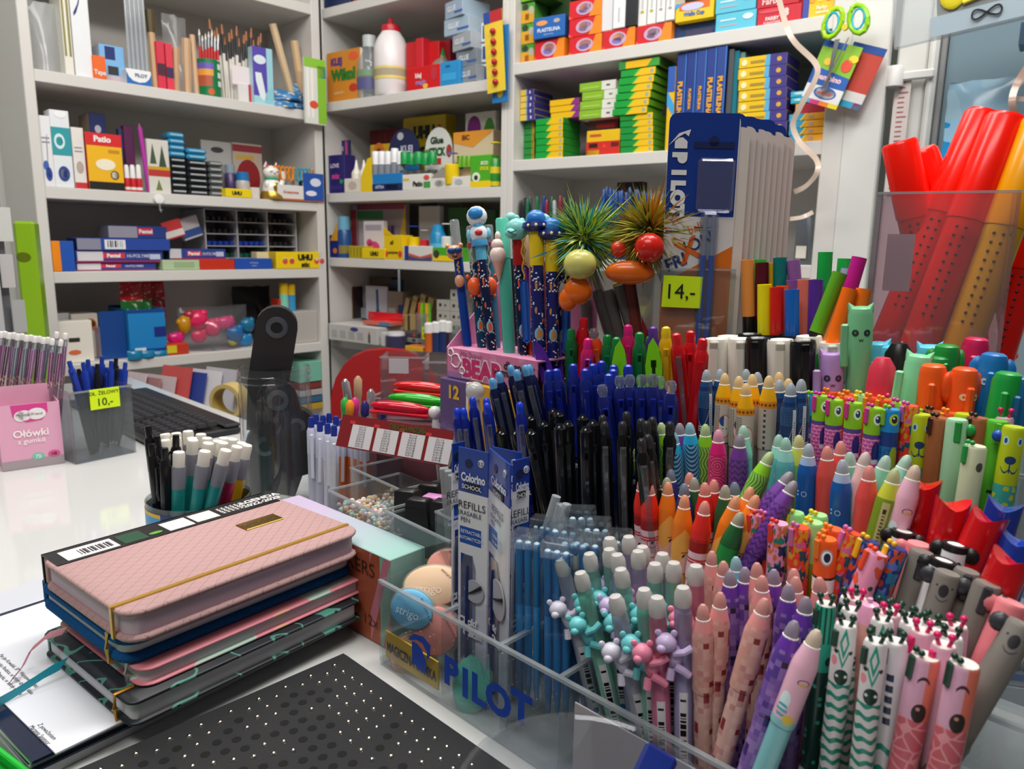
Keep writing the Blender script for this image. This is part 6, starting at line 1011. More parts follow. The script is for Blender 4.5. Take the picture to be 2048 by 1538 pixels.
# pastel bear pens
BEARC = {'white': ('d8d4e4', 'b8bccc', 'c8c8d8'), 'aqua': ('6cc8cc', '8cc8b4', '9cd4c4'), 'pinkb': ('e888a4', 'd87898', 'e49ab0'), 'lilac': ('c8b4dc', 'a4a0c8', 'c0b8d8')}
def bearpen(u, v, b, k, lab, grp, lean=None, roll=0.0, **kw):
    c, bc, tc_ = BEARC[k]; M = put(u, v, b, .15, lean, 0, roll); t = thing('bear_pen', lab, 'pen', M, grp)
    kid('barrel', 'bpb'+k, lambda: (MB().lathe([(.002, 0), (.005, .014), (.0056, .03), (.0056, .112)], 14), barrel('bearb'+k, 5.6, lambda a, z: [(band(a, -2.6, 2.6)*band(z, 34, 86), 'e8e6ea'), (band(a, -2.0, 1.6)*band(z, 42, 83)*(rnd(fl(z/.8), 1.0) > .5), '1c1c22'), (disc(a, z, 0.0, 37.0, 2.2, 2.2), '2a86c0'), ((z < 20.0)*.3, 'ffffff')], bc, rough=.25)), t)
    kid('clear_top', 'bpt'+k, lambda: (MB().lathe([(.0056, .112), (.0052, .114), (.0052, .134), (.0046, .139)], 14), clear(tc_, .35, .1, tc_)), t)
    kid('eraser_dome', 'bpd', lambda: (MB().lathe([(.0047, .138), (.0051, .14), (.0049, .146), (.0035, .1493), (0, .15)], 14), mat('d8d5d1', .4, trans=.3)), t)
    def bear():
        m_ = MB(); x0, y0 = -.0075, -.004
        m_.ell((x0-.002, y0-.003, .118), (.0062, .0056, .0056), 12); m_.ell((x0-.0045, y0-.0075, .1165), (.003, .0026, .0026), 8)
        for sx in (-1, 1): m_.ell((x0-.002+sx*.0045, y0-.002, .1235), (.0021, .0016, .0021), 8)
        m_.ell((x0+.003, y0+.0, .108), (.0045, .0048, .0075), 10)
        m_.tube([(x0+.002, y0-.004, .112), (x0+.008, y0-.0048, .1135), (x0+.0125, y0-.0035, .116)], [.0022, .002, .0022], 8); m_.tube([(x0+.003, y0-.004, .104), (x0+.0085, y0-.0045, .101), (x0+.011, y0-.0045, .099)], [.0024, .0022, .0022], 8); m_.tube([(x0+.001, y0-.003, .102), (x0+.0, y0-.005, .096)], [.0024, .0024], 8)
        return m_, mat(c, .35)
    kid('bear_clip', 'bpr'+k, bear, t)
    return t
NAMES.update(white='white bear erasable pen', aqua='aqua bear erasable pen', pinkb='pink bear erasable pen', lilac='lilac bear erasable pen')
NAMES_FAT_AQUA = 'pale aqua erasable pen'
row('bear pens in the front tier', 'in the front tier', [(1121, 1116, 'white', .22, -.004), (1143, 1101, 'white', .18, .01), (1178, 1105, 'aqua', .15, .004), (1160, 1143, 'aqua', .22, -.014), (1219, 1074, 'lilac', .06, .02), (1218, 1096, 'aqua', .08, .012), (1234, 1107, 'lilac', .1, .006), (1241, 1136, 'aqua', .14, -.006), (1230, 1190, 'white', .2, -.022), (1257, 1071, 'lilac', .05, .03), (1276, 1100, 'lilac', .04, .018), (1285, 1091, 'pinkb', .02, .024), (1288, 1176, 'aqua', .05, -.014), (1310, 1125, 'aqua', .0, .006), (1314, 1192, 'pinkb', .03, -.02), (1325, 1105, 'lilac', .0, .018), (1348, 1123, 'aqua', -.02, .008), (1366, 1172, 'lilac', .0, -.012), (1392, 1129, 'pinkb', -.02, .006)], .366, kind=bearpen)
# ---------------------------------------------------------------- push-button pens
def clickpen(u, v, b, k, lab, grp, lean=None, roll=0.0, **kw):
    c, top, clipc, style = CLK[k]; M = put(u, v, b, .148, lean, 0, roll); t = thing('push_button_pen', lab, 'pen', M, grp); r = .0052 if k[:3] == 'blk' or k in ('bluesm', 'navytip') else .0063
    kid('barrel', 'cb'+k, lambda: (MB().lathe([(.0015, 0), (.0045, .014), (r, .03), (r, .125), (r*.95, .134), (r*.62, .1385)], 12), mat(c, .16, spec=.6)), t)
    if style == 'dome': kid('push_button', 'ct'+k, lambda: (MB().lathe([(r*.62, .137), (r*.66, .143), (r*.55, .1467), (r*.28, .148), (0, .148)], 10), mat(top, .25)), t)
    elif style == 'crystal': kid('crystal_knob', 'ct'+k, lambda: (MB().lathe([(.0026, .136), (.003, .139), (.0042, .142), (.0042, .1455), (.003, .148), (0, .148)], 8), mat('dfe6f0', .05, trans=.9)), t)
    elif style == 'disc': kid('chrome_cap', 'ct'+k, lambda: (MB().lathe([(r*.98, .133), (r*1.02, .139), (r*.98, .1445), (.0025, .147), (.0022, .148), (0, .148)], 12), mat('1a1b1e', .12, .3)), t)
    kid('clip', 'cc'+k, lambda: (MB().box(-.0022, -r*1.6, .066, .0022, -r*1.26, .13, .0008).box(-.0022, -r*1.6, .124, .0022, -r*.8, .13), mat(clipc, .12) if clipc != 'clear' else clear('e4e8ec', .05, .05, gl=1.6)), t)
    if style == 'wing': kid('wing', 'cw'+k, lambda: (MB().prism([(-.0055, .09), (.0055, .09), (.0068, .125), (.004, .14), (0, .148), (-.004, .142), (-.0068, .125)], -r*1.6, -r*1.1), mat(clipc, .15)), t)
    return t
CLK = {'navytip': ('10163a', '5a98c8', 'clear', 'dome'), 'bluesm': ('12207a', '1c3cc0', 'clear', 'dome'), 'bluedome': ('131f6a', '1c34a8', '16248a', 'dome'), 'bluecry': ('141f68', 'x', '18268a', 'crystal'), 'blkdisc': ('101114', 'x', '131418', 'disc'), 'blkdome': ('0d0d0f', '2a2a2c', 'clear', 'dome'),
    'orcry': ('c03a14', 'x', 'c84a18', 'crystal'), 'purw': ('4c2494', 'x', '5a2ca4', 'wing'), 'grn': ('0c5a30', '12803c', '0e6a34', 'dome'), 'red': ('b00c18', 'c81420', 'b80e1a', 'dome'), 'hot': ('b01458', 'd81c78', 'c01860', 'dome'), 'limec': ('2a6a14', '8ae010', '80d818', 'wing'), 'yel': ('c89810', 'e0c020', 'd0a414', 'dome'), 'purs': ('3a2270', '5a3490', '42267a', 'dome'), 'redclear': ('b00c18', 'd01c24', 'clear', 'dome')}
NAMES.update(navytip='navy push-button pen with pale blue knob', bluesm='blue push-button pen with clear clip', bluedome='dark blue push-button pen with round knob', bluecry='dark blue pen with crystal knob', blkdisc='black gel pen with glossy flat cap', blkdome='black push-button pen with matt dome', orcry='orange-red pen with crystal knob', purw='purple pen with pointed wing clip', grn='green translucent push-button pen', red='red translucent push-button pen', hot='hot pink push-button pen', limec='neon lime pen with arched clip', yel='yellow push-button pen', purs='violet push-button pen', redclear='red push-button pen with clear clip')
row('blue pens in the second tier', 'on the blue pen side', [(913, 816, 'bluesm', .12, .0), (926, 816, 'bluesm', .12, .004), (944, 794, 'bluesm', .14, .012), (972, 796, 'bluesm', .12, .01), (973, 806, 'bluesm', .12, .002), (1039, 804, 'bluesm', .08, .004), (983, 756, 'navytip', .22, .02), (997, 744, 'navytip', .22, .028), (1020, 730, 'navytip', .22, .036), (1032, 739, 'navytip', .22, .028), (1049, 730, 'navytip', .25, .034), (1057, 729, 'navytip', .22, .04)], .43, kind=clickpen)
row('black pens in the second tier', 'in the black bunch', [(1106, 817, 'blkdisc', .04, .03), (1117, 822, 'blkdisc', .05, .022), (1059, 830, 'blkdisc', .12, .022), (1086, 842, 'blkdisc', .08, .012), (1000, 859, 'blkdisc', .16, .004), (1029, 860, 'blkdisc', .2, .002), (1059, 859, 'blkdisc', .2, -.002), (1136, 842, 'blkdisc', .02, .008), (1119, 848, 'blkdisc', .05, .0), (1166, 829, 'blkdisc', .02, .018), (1172, 853, 'blkdisc', .02, -.002), (1186, 840, 'blkdisc', .02, .01),
    (1205, 830, 'blkdome', .02, .02), (1209, 843, 'blkdome', .03, .006), (1245, 843, 'blkdome', .02, .004), (1253, 823, 'blkdome', .0, .024), (1282, 837, 'blkdome', .02, .018), (1293, 842, 'blkdome', .02, .01), (1305, 834, 'blkdome', .0, .02), (1282, 877, 'blkdome', .1, -.014), (1295, 869, 'blkdome', .1, -.006), (1340, 843, 'blkdome', .0, .02)], .435, kind=clickpen)
row('blue pens in the third tier', 'in the blue bunch', [(1097, 739, 'bluedome', .06, .0), (1112, 737, 'bluedome', .12, .004), (1146, 727, 'bluedome', .03, .01), (1170, 737, 'bluedome', .06, .0), (1176, 717, 'bluedome', .02, .024), (1185, 727, 'bluedome', .12, .014), (1203, 721, 'bluedome', .02, .022), (1217, 747, 'bluedome', .02, .0), (1227, 729, 'bluedome', .02, .016), (1226, 738, 'bluedome', .0, .008), (1256, 729, 'bluedome', .02, .014), (1203, 770, 'bluecry', .16, -.012), (1239, 752, 'bluecry', .06, .0), (1259, 750, 'bluecry', .03, .004), (1283, 750, 'bluecry', .02, .004), (1305, 749, 'bluecry', .03, .004), (1319, 753, 'bluecry', .02, .01), (1342, 762, 'bluecry', -.02, .0)], .485, kind=clickpen)
row('coloured pens in the third tier', 'in the coloured bunch', [(1067, 651, 'orcry', .04, .0), (1102, 641, 'purw', .12, .008), (1072, 680, 'purw', .32, -.016), (1142, 657, 'grn', .02, .0), (1169, 635, 'red', -.1, .012), (1176, 676, 'hot', -.04, -.012), (1187, 657, 'orcry', .12, .0), (1215, 669, 'grn', -.02, .004), (1233, 674, 'grn', .0, -.002), (1240, 678, 'limec', -.03, -.012), (1256, 649, 'hot', .0, .014), (1279, 664, 'grn', .0, .0), (1306, 673, 'limec', .02, -.01), (1306, 653, 'purs', .0, .018), (1332, 653, 'yel', .0, .01), (1352, 666, 'redclear', .1, -.004), (1381, 661, 'red', -.02, .01), (1406, 676, 'red', -.1, .0), (1300, 672, 'grn', .0, .02)], .525, kind=clickpen)
one('ball_top_pen', MB().lathe([(.002, 0), (.005, .02), (.005, .12), (.004, .13)], 12).ell((0, 0, .138), .009, 12), clear('e8e4e0', .5, .1), 'clear pen with a white ball on top beside the pink display', 'pen', put(949, 763, .455, .147, .05))
# ---------------------------------------------------------------- flat-topped animal pens
def knobs(m_, z, r, sp, h, rr):
    for s_ in (-1, 1): m_.tube([(s_*sp*.5, -.001, z-.001), (s_*sp, -.0015, z+h*.6)], rr*.55, 6); m_.ell((s_*sp, -.0015, z+h), rr, 8)
    return m_
CR = Matrix.Rotation(-.85, 4, 'Z')
def flatpen(u, v, b, k, lab, grp, lean=None, roll=0.0, L=.148, **kw):
    body, topc, knobc, style, r = FLP[k]; M = put(u, v, b, L, lean, 0, roll); t = thing('animal_pen', lab, 'pen', M, grp)
    kid('barrel', 'pb'+k, lambda: (MB().lathe([(.002, 0), (r*.8, .012), (r*.92, .03), (r*.92, .078), (r, .08), (r, L-.0012), (r*.9, L)], 14, mis=None), body), t)
    if topc: kid('top_disc', 'pt'+k, lambda: (MB().lathe([(r*.9, L-.0004), (r*.88, L+.0003), (0, L+.0003)], 14), mat(topc, .45)), t)
    if style == 'antler': kid('antler', 'pk'+k, lambda: (knobs(MB(), L, r, r*.55, .005, .0018).tube([(-r*.8, -r*.75, L-.002), (-r*.85, -r*.8, L-.01)], .0017, 6), mat(knobc, .25)), t)
    elif style == 'crest': kid('crest_clip', 'pk'+k, lambda: (MB().box(-.002, -r*1.2, L-.011, .002, -r*.9, L+.0008, .0008, M=CR).ell((-.0018, -r*.6, L+.0024), .0016, 8, M=CR).ell((.0018, -r*.6, L+.0024), .0016, 8, M=CR), mat(knobc, .25)), t)
    elif style == 'ears':
        for s_ in (-1, 1): kid('ear', 'pe%s%d' % (k, s_), lambda: (MB().ell((s_*r*1.25, 0, L-.004), (.0042, .003, .0046), 10), mat(knobc, .4)), t)
        kid('head_band', 'ph'+k, lambda: (MB().lathe([(r*1.02, L-.003), (r*1.02, L+.0006), (r*.7, L+.0008)], 14, cap=False), mat(knobc, .4)), t) if k in ('panda',) else None
    elif style == 'knob': kid('ear_knob', 'pk'+k, lambda: (MB().ell((r*1.15, -.001, L-.006), (.0036, .003, .0042), 10).box(-.001, -r*1.12, L-.014, .003, -r*.9, L, .0008) if k != 'lion' else MB().ell((-r*1.2, 0, L-.007), (.0034, .003, .0038), 10), mat(knobc, .25)), t)
    return t
def sh(f, dz): return lambda a, z: f(a, z-dz)
def zeb(a, z): return [((sin_((z+sin_(a*.9+z*.21)*.7)*1.05) > .25)*(z < 104.0), '1f8c76'), (disc(a, z, 0.5, 108.0, 3.4, 4.2), '17342c'), (disc(a, z, -1.6, 108.5, .8), 'd8e0dc'), (disc(a, z, 2.6, 108.5, .8), 'd8e0dc'), (((abs_(a-.5)*2.0+abs_(z-126.0)*.55) < 4.6)*((abs_(a-.5)*2.0+abs_(z-126.0)*.55) > 2.4), '2a9c86'), ((abs_((z-120.0)-abs_(a-.5)*3.0+6.0) < 1.4)*(z < 122.0)*(z > 112.0), '2a9c86'), (disc(a, z, -3.2, 121.0, 1.1), '2a2a2a'), (disc(a, z, 4.2, 121.0, 1.1), '2a2a2a'), (disc(a, z, -4.0, 116.0, 1.9, 2.6), 'e09098'), ((sin_((z-a*2.0)*.9) > .4)*(z > 134.0)*(abs_(a-.5) > 1.6), '2a9c86')]
def gir(a, z): return [((z < 104.0), 'c8606a'), ((voro(vec(a, z), .16) < .07)*(z < 104.0), 'e0949c'), ((a > 2.4)*(z > 104.0), 'd8705c'), (disc(a, z, 2.0, 108.0, 3.2, 4.6), '2a2420'), (disc(a, z, 1.2, 110.0, .9), 'c88a7c'), ((abs_(z-125.0+(a-1.5)*(a-1.5)*.35) < .8)*(abs_(a-1.5) < 2.6), '3a2a2c')]
def scale(a, z): return [((z < 118.0), 'c0509c'), ((X.op('SQRT', (fr(a/4.0+fl(z/2.8)*.5)-.5)*(fr(a/4.0+fl(z/2.8)*.5)-.5)*16.0+(fr(z/2.8)-.9)*(fr(z/2.8)-.9)*7.8) > 1.9)*(z < 116.0), 'e494c4'), (band(z, 116, 119), '5a4490'), (disc(a, z, 3.0, 130.0, 2.9, 4.0), 'e4e8dc'), (disc(a, z, 3.2, 130.0, 1.9, 2.6), '2a3c6c'), (disc(a, z, 2.6, 131.0, .7), 'f0f0f0'), (disc(a, z, 3.4, 107.0, 3.0, 7.5), '2c2f7c'), (disc(a, z, 3.4, 100.0, 3.2, 1.6), 'e0d8ec'), ((z < 74.0), '78b028')]
def bfish(a, z): return [((z < 112.0), '1d6cac'), ((voro(vec(a, z), .3) < .06)*(z < 110.0), '124a84'), (band(z, 112, 122), '1a3c80'), (disc(a, z, 2.6, 131.0, 3.2, 4.0), 'b0c830'), (disc(a, z, 2.8, 131.0, 2.0, 2.6), '1f2c3c'), (disc(a, z, 2.2, 132.0, .7), 'f0f0e0'), (disc(a, z, 4.2, 104.0, 3.0, 8.0), '9cb030')]
def lion(a, z): return [((z < 96.0), '3aa098'), ((voro(vec(a, z), .22) > .22)*(z < 96.0), 'b8c028'), (disc(a, z, .6, 112.0, 3.2, 2.6), '1f3c64'), ((abs_(a-.6) < .4)*band(z, 104, 111), '1f3c64'), ((abs_((z-104.0)-(abs_(a-.6)-2.4)*(abs_(a-.6)-2.4)*.5) < .6)*(abs_(a-.6) < 5.0), '1f3c64'), (disc(a, z, -3.4, 124.0, 1.8, 2.6), 'a8d0dc'), (disc(a, z, -3.4, 124.0, 1.0, 1.8), '1f4c84'), (disc(a, z, 4.6, 124.0, 1.8, 2.6), 'a8d0dc'), (disc(a, z, 4.6, 124.0, 1.0, 1.8), '1f4c84')]
def clown(a, z): return [(band(z, 107, 118), '2a1c18'), (band(z, 108.5, 116.5), 'ece4dc'), (disc(a, z, 1.0, 130.0, 3.6, 5.0), '9aa0a4'), (disc(a, z, 1.0, 130.0, 2.9, 4.0), 'f0f0f0'), (disc(a, z, 1.2, 130.0, 1.9, 2.8), '1c2844'), (disc(a, z, 0.0, 98.0, 4.0, 6.5), 'e89c20'), ((fr(a/1.4) > .75)*disc(a, z, 0.0, 98.0, 4.0, 6.5), 'b86a10')]
def floral(c1, c2, c3): return lambda a, z: [(noise(vec(a*.16, z*.08, 1.0), 1.3, 1) > .56, c1), (noise(vec(a*.2, z*.1, 7.0), 1.2, 1) > .6, c2), (noise(vec(a*.3, z*.16, 13.0), 1.1, 1) > .64, c3)]
def koala(a, z): return [(disc(a, z, .5, 128.0, 2.3, 3.4), '26262a'), (disc(a, z, -3.2, 130.0, .6), '2a2a2e'), (disc(a, z, 4.2, 130.0, .6), '2a2a2e'), ((abs_((z-122.5)-(a-.5)*(a-.5)*.22) < .35)*(abs_(a-.5) < 3.0), '3a3a3e'), ((z < 80.0)*.3, '5a5248')]
def panda(a, z): return [(disc(a, z, -2.6, 128.0, 1.8, 2.6), '1a1a1c'), (disc(a, z, 3.4, 128.0, 1.8, 2.6), '1a1a1c'), (disc(a, z, -2.4, 128.6, .8), 'f0f0f0'), (disc(a, z, 3.2, 128.6, .8), 'f0f0f0'), (disc(a, z, .4, 123.0, .9, .6), '1a1a1c'), (band(a, -.8, 1.6)*(z > 140.0), '1a1a1c')]
FLP = {'zebra': (barrel('zebra', 5.2, sh(zeb, 14.5), 'dcd8d8', rough=.3), 'e4e2de', '0f3c2c', 'antler', .0052), 'gzebra': (barrel('gzebra', 5.2, lambda a, z: [((z < 112.0), '123c34'), ((rnd(fl(a/3.4), fl(z/3.4)) > .84)*disc(fr(a/3.4), fr(z/3.4), .5, .5, .34)*(z < 108.0), '3aa890'), ((sin_(a*2.4) > .3)*(z > 128.0), '0f4434'), (disc(a, z, 4.4, 118.0, 2.0, 2.6), '14241c')], '1f9a80', rough=.3), 'dcdcd6', '0f3c2c', 'antler', .0052), 'dotpen': (barrel('dotpen', 5.2, lambda a, z: [((abs_(a+1.0) < 1.7)*(abs_(fr(z/5.6)-.5) < .32)*band(z, 106, 134), '22304a'), ((sin_((z+sin_(a*.8)*1.2)*.55) > .6)*(z < 100.0), '1f8c76')], 'd4d2d6', rough=.3), 'e4e2de', '0f3c2c', 'antler', .0052), 'giraffe': (barrel('giraffe', 6.2, sh(gir, 15.0), 'd4a0b8', rough=.4), 'e4dcd4', '0f3c2c', 'crest', .0062), 'pinkknob': (mat('dca8bc', .4), 'e8dcd8', 'd81c68', 'antler', .0052),
    'scalefish': (barrel('scalefish', 6.0, sh(scale, 11.0), '86c028', rough=.25), '8cc838', 'd83c98', 'crest', .0060), 'bluefish': (barrel('bluefish', 6.0, sh(bfish, 11.0), '1f84c4', rough=.25), '2a8cc8', '84c028', 'crest', .0060), 'lion': (barrel('lion', 6.4, sh(lion, 16.0), 'aabc18', rough=.3), 'b4c420', '1f4cae', 'knob', .0064), 'brownbear': (mat('94552e', .45), '9c5c34', '3c2014', 'crest', .0064), 'mintseal': (mat('9ccca4', .45), 'a4d4ac', '28a04c', 'knob', .0064), 'greengir': (barrel('greengir', 6.4, lambda a, z: [((voro(vec(a, z), .2) > .24)*(z < 104.0), '2a2c1c')], '50a828', rough=.35), '58b030', '58b82c', 'knob', .0064), 'mintpanda': (barrel('mintpanda', 6.4, lambda a, z: [(disc(a, z, 4.2, 136.0, 2.2, 3.0), '4a4a44')], 'c8d0ac', rough=.45), 'd4dcbc', '28a04c', 'crest', .0064),
    'clown': (barrel('clown', 6.0, sh(clown, 9.0), 'e8581a', rough=.3), 'f06a20', 'f07a20', 'crest', .0060), 'orangefish': (mat('e0501c', .3), 'e86024', 'f09028', 'crest', .0060), 'pinkfloral': (barrel('pinkfloral', 6.0, floral('1f2c5c', 'c8683a', '1c7c70'), 'd890b4', rough=.35), 'e09cbc', 'e0382c', 'crest', .0060), 'redfloral': (barrel('redfloral', 6.0, floral('1c4c5c', 'c89028', 'c85a8c'), 'dc3a20', rough=.35), 'e04a2c', 'c868a8', 'crest', .0060), 'navyfloral': (barrel('navyfloral', 6.0, floral('1c6a8c', 'b84420', '5a6ab0'), '1d2c70', rough=.35), '22347c', 'e0b020', 'crest', .0060), 'axolotl': (barrel('axolotl', 6.0, lambda a, z: [((noise(vec(a*.12, z*.07, 2.0), 1.3, 1) > .6), 'd85030')], 'e090b0', rough=.3), 'e8a0bc', 'e84a28', 'crest', .0060), 'greentop': (barrel('greentop', 6.0, lambda a, z: [((z < 124.0), '8aa030')], '98d888', rough=.3), 'a0dc90', 'e0cc20', 'crest', .0060),
    'koala': (barrel('koala', 6.2, sh(koala, 12.0), '77726c', rough=.5), '807a74', '33343a', 'ears', .0062), 'greyplain': (mat('746e68', .5), '7c7670', '33343a', 'knob', .0062), 'panda': (barrel('panda', 6.2, sh(panda, 10.0), 'dcdadc', rough=.35), 'e0dede', '19191b', 'ears', .0062), 'pig': (mat('dc7a82', .4), 'e48c92', 'dc7a82', 'ears', .0066)}
NAMES.update(zebra='white zebra-striped pen with green antlers', gzebra='green dotted zebra pen', dotpen='white pen with dark dots', giraffe='pink giraffe pen with winking face', pinkknob='pale pink pen with magenta antlers', scalefish='pink-scaled fish pen with lime head', bluefish='blue fish pen', lion='lime lion-faced pen', brownbear='brown bear pen', mintseal='mint pen with green ear', greengir='green giraffe-spotted pen', mintpanda='pale mint pen with green strap', clown='orange clownfish pen', orangefish='plain orange fish pen', pinkfloral='pink pen with leaf print', redfloral='red floral pen', navyfloral='navy floral pen', axolotl='pink axolotl pen', greentop='light green pen with yellow crest', koala='grey koala-faced pen', greyplain='plain grey koala pen', panda='white panda pen', pig='pink pig pen')
row('zebra and giraffe pens', 'at the front corner', [(1692, 1250, 'zebra', -.12, .0), (1752, 1283, 'zebra', -.12, -.012), (1792, 1283, 'dotpen', -.1, -.002), (1851, 1312, 'giraffe', -.2, -.008), (1929, 1327, 'giraffe', -.2, -.012), (1652, 1208, 'gzebra', -.1, .012), (1714, 1197, 'pinkknob', -.05, .03), (1780, 1228, 'pinkknob', -.05, .018), (1845, 1262, 'pinkknob', -.1, .008), (1888, 1290, 'pinkknob', -.1, -.002), (1912, 1252, 'pinkknob', -.1, .026), (1704, 1220, 'zebra', -.08, .016), (1726, 1190, 'zebra', -.05, .04), (1765, 1240, 'zebra', -.08, .01), (1790, 1222, 'zebra', -.06, .03), (1812, 1232, 'zebra', -.06, .026), (1822, 1246, 'zebra', -.06, .016), (1842, 1238, 'zebra', -.08, .03), (1862, 1248, 'zebra', -.08, .028), (1872, 1266, 'zebra', -.1, .014), (1890, 1252, 'zebra', -.1, .03), (1902, 1274, 'zebra', -.1, .014), (1700, 1196, 'zebra', -.05, .034), (1770, 1215, 'zebra', -.06, .036)], .358, kind=flatpen)
one('capsule_pen', MB().lathe([(.002, 0), (.006, .02), (.0066, .13), (.0062, .142), (.004, .147), (.0012, .148), (.0012, .15)], 14), paint('capsule', lambda x, y, z: [((z > 138.0), 'e8a0c0')], 'd89a90', rough=.25), 'peach pen with a shiny pink dome among the zebra pens', 'pen', put(1741, 1197, .375, .15, -.05))
row('koala and panda pens', 'at the right corner', [(1845, 1104, 'greyplain', -.28, .015), (1896, 1146, 'koala', -.3, .0), (1935, 1142, 'greyplain', -.28, .01), (1976, 1168, 'greyplain', -.36, .0), (2024, 1205, 'pig', -.4, -.004), (2046, 1248, 'koala', -.55, -.03), (1911, 1090, 'panda', -.22, .03), (1887, 1122, 'panda', -.3, .012), (1838, 1088, 'pig', -.2, .03), (1808, 1064, 'panda', -.2, .04)], .405, kind=flatpen)
row('fish pens in the third tier', 'in the third tier', [(1643, 792, 'scalefish', -.06, .004), (1670, 800, 'scalefish', -.06, .0), (1709, 806, 'scalefish', -.08, -.004), (1749, 816, 'scalefish', -.09, -.01), (1783, 819, 'bluefish', -.1, -.008), (1628, 790, 'bluefish', -.05, .012), (1690, 794, 'orangefish', -.06, .012), (1660, 784, 'orangefish', -.05, .022), (1700, 788, 'orangefish', -.06, .026), (1725, 790, 'greentop', -.07, .024), (1745, 795, 'orangefish', -.07, .018), (1770, 800, 'orangefish', -.08, .014), (1800, 806, 'scalefish', -.08, .008), (1820, 812, 'redfloral', -.08, .0), (1648, 778, 'scalefish', -.05, .034), (1780, 795, 'scalefish', -.07, .026)], .545, kind=flatpen)
row('beast pens in the third tier', 'in the right bunch', [(1843, 829, 'lion', -.1, .0), (1879, 836, 'brownbear', -.12, -.004), (1915, 839, 'mintseal', -.12, -.008), (1957, 836, 'brownbear', -.14, .0), (1996, 842, 'greengir', -.15, .0), (2029, 854, 'lion', -.16, -.01), (1951, 892, 'mintpanda', -.16, -.03), (1830, 818, 'scalefish', -.1, .014), (1868, 822, 'brownbear', -.12, .014), (1900, 826, 'orangefish', -.12, .016), (1930, 828, 'lion', -.12, .014), (2010, 835, 'pinkknob', -.15, .014)], .545, kind=flatpen)
row('tropical pens in the second tier', 'in the tropical bunch', [(1514, 1028, 'pinkfloral', -.1, .01), (1558, 1047, 'pinkfloral', -.06, -.002), (1600, 1055, 'redfloral', -.06, -.004), (1653, 1078, 'clown', -.08, -.014), (1666, 1058, 'orangefish', -.1, .0), (1704, 1066, 'redfloral', -.3, -.002), (1739, 1082, 'navyfloral', -.34, -.004), (1754, 1106, 'axolotl', -.4, -.018), (1793, 1096, 'navyfloral', -.36, -.008), (1590, 1026, 'greentop', -.04, .02), (1636, 1030, 'greentop', -.06, .02), (1627, 1045, 'greentop', -.06, .008), (1552, 1015, 'orangefish', -.05, .024), (1535, 1030, 'redfloral', -.06, .012)], .422, kind=flatpen)
# ---------------------------------------------------------------- red and blue shark markers
def shark(u, v, b, c, lab, lean, clip=0):
    M = put(u, v, b, .14, lean, 0, .3*clip); t = thing('shark_marker', lab, 'marker', M, 'shark-tailed markers'); m_ = mat(c, .14)
    b_ = MB().lathe([(.004, 0), (.0072, .01), (.008, .06), (.0088, .115)], 20, cap=False); n = 20; ri = ((.0104, .1), (.0088, .1), (.004, .0), (0, 0)); vs = []; fs = []
    for q, (rr, _) in enumerate(((.0088, 0), (.0089, 0), (.0074, 0), (.0, 0))):
        for k in range(n): a = 2*math.pi*k/n; vs.append((rr*math.cos(a), rr*math.sin(a), .115 if q == 0 else .130+.006*abs(math.cos(a))**1.6*(1, 1, .7, 0)[q]))
    for q in range(3):
        for k in range(n): fs.append((q*n+k, q*n+(k+1) % n, q*n+n+(k+1) % n, q*n+n+k))
    part('body', b_.add(vs, fs), m_, t)
    part('clip', MB().box(-.0028, -.013, .094, .0028, -.0082, .104, .001).box(-.0028, -.0125, .056, .0028, -.0108, .104, .0008), m_, t)
for a in ((1854, 941, .47, 'c8141c', 'red shark-tailed marker beside the pastel pens', -.2), (1911, 980, .455, 'cc161e', 'red shark-tailed marker with shiny notch', -.22, 1), (1990, 1010, .45, 'c8141c', 'red shark-tailed marker tilted over the panda', -.45, -1), (2035, 1090, .42, 'c8141c', 'red marker nearest the koala pens', -.42, -1), (2018, 985, .475, '1d3a9c', 'blue shark-tailed marker behind the red ones', -.3), (2046, 1050, .45, '2042ac', 'blue marker at the picture edge', -.3)): shark(*a)
# ---------------------------------------------------------------- fourth tier markers
def catmark(u, v, b, c, lab, style, lean=None, face=None, roll=0.0, L=.135, r=.0088):
    M = put(u, v, b, L, lean, 0, roll); t = thing('animal_marker', lab, 'marker', M, 'animal markers in the top tier'); m_ = mat(c, .35)
    part('barrel', MB().lathe([(.004, 0), (r*.85, .012), (r*.85, .075)], 16), m_, t)
    part('cap', MB().lathe([(r, .072), (r*1.02, .075), (r, L-.006), (r*.85, L-.0015), (r*.6, L)] if style != 'round' else [(r, .072), (r*1.1, .085), (r*1.1, .11), (r*.9, L-.008), (r*.5, L-.001), (0, L)], 18), m_, t)
    if style == 'cat':
        for s_ in (-1, 1): part('ear', MB().lathe([(.0036, 0), (.002, .0035), (0, .007)], 8, M=Matrix.Translation((s_*r*.62, 0, L-.003)) @ Matrix.Rotation(s_*.5, 4, 'Y')), m_, t)
    if style == 'eleph':
        for s_ in (-1, 1): part('ear', MB().ell((s_*r*1.05, .001, L-.014), (.005, .003, .011), 10), m_, t)
    if style in ('clip', 'eleph', 'cat'): part('clip', MB().box(-.0024 if style != 'cat' else -r*1.5, -r*1.42, L-.045, .0024 if style != 'cat' else -r*.85, -r*.95, L-.012, .0012), m_, t)
    if face:
        b_ = MB()
        for s_ in (-1, 1): b_.text('o', .006, wrap=r*1.02, x=s_*.0042+.001, z=L-.018, bold=.06)
        b_.text('w', .0035, wrap=r*1.02, x=.001, z=L-.024); part('printed_face', b_, mat(face, .5), t, smooth=False)
    return t
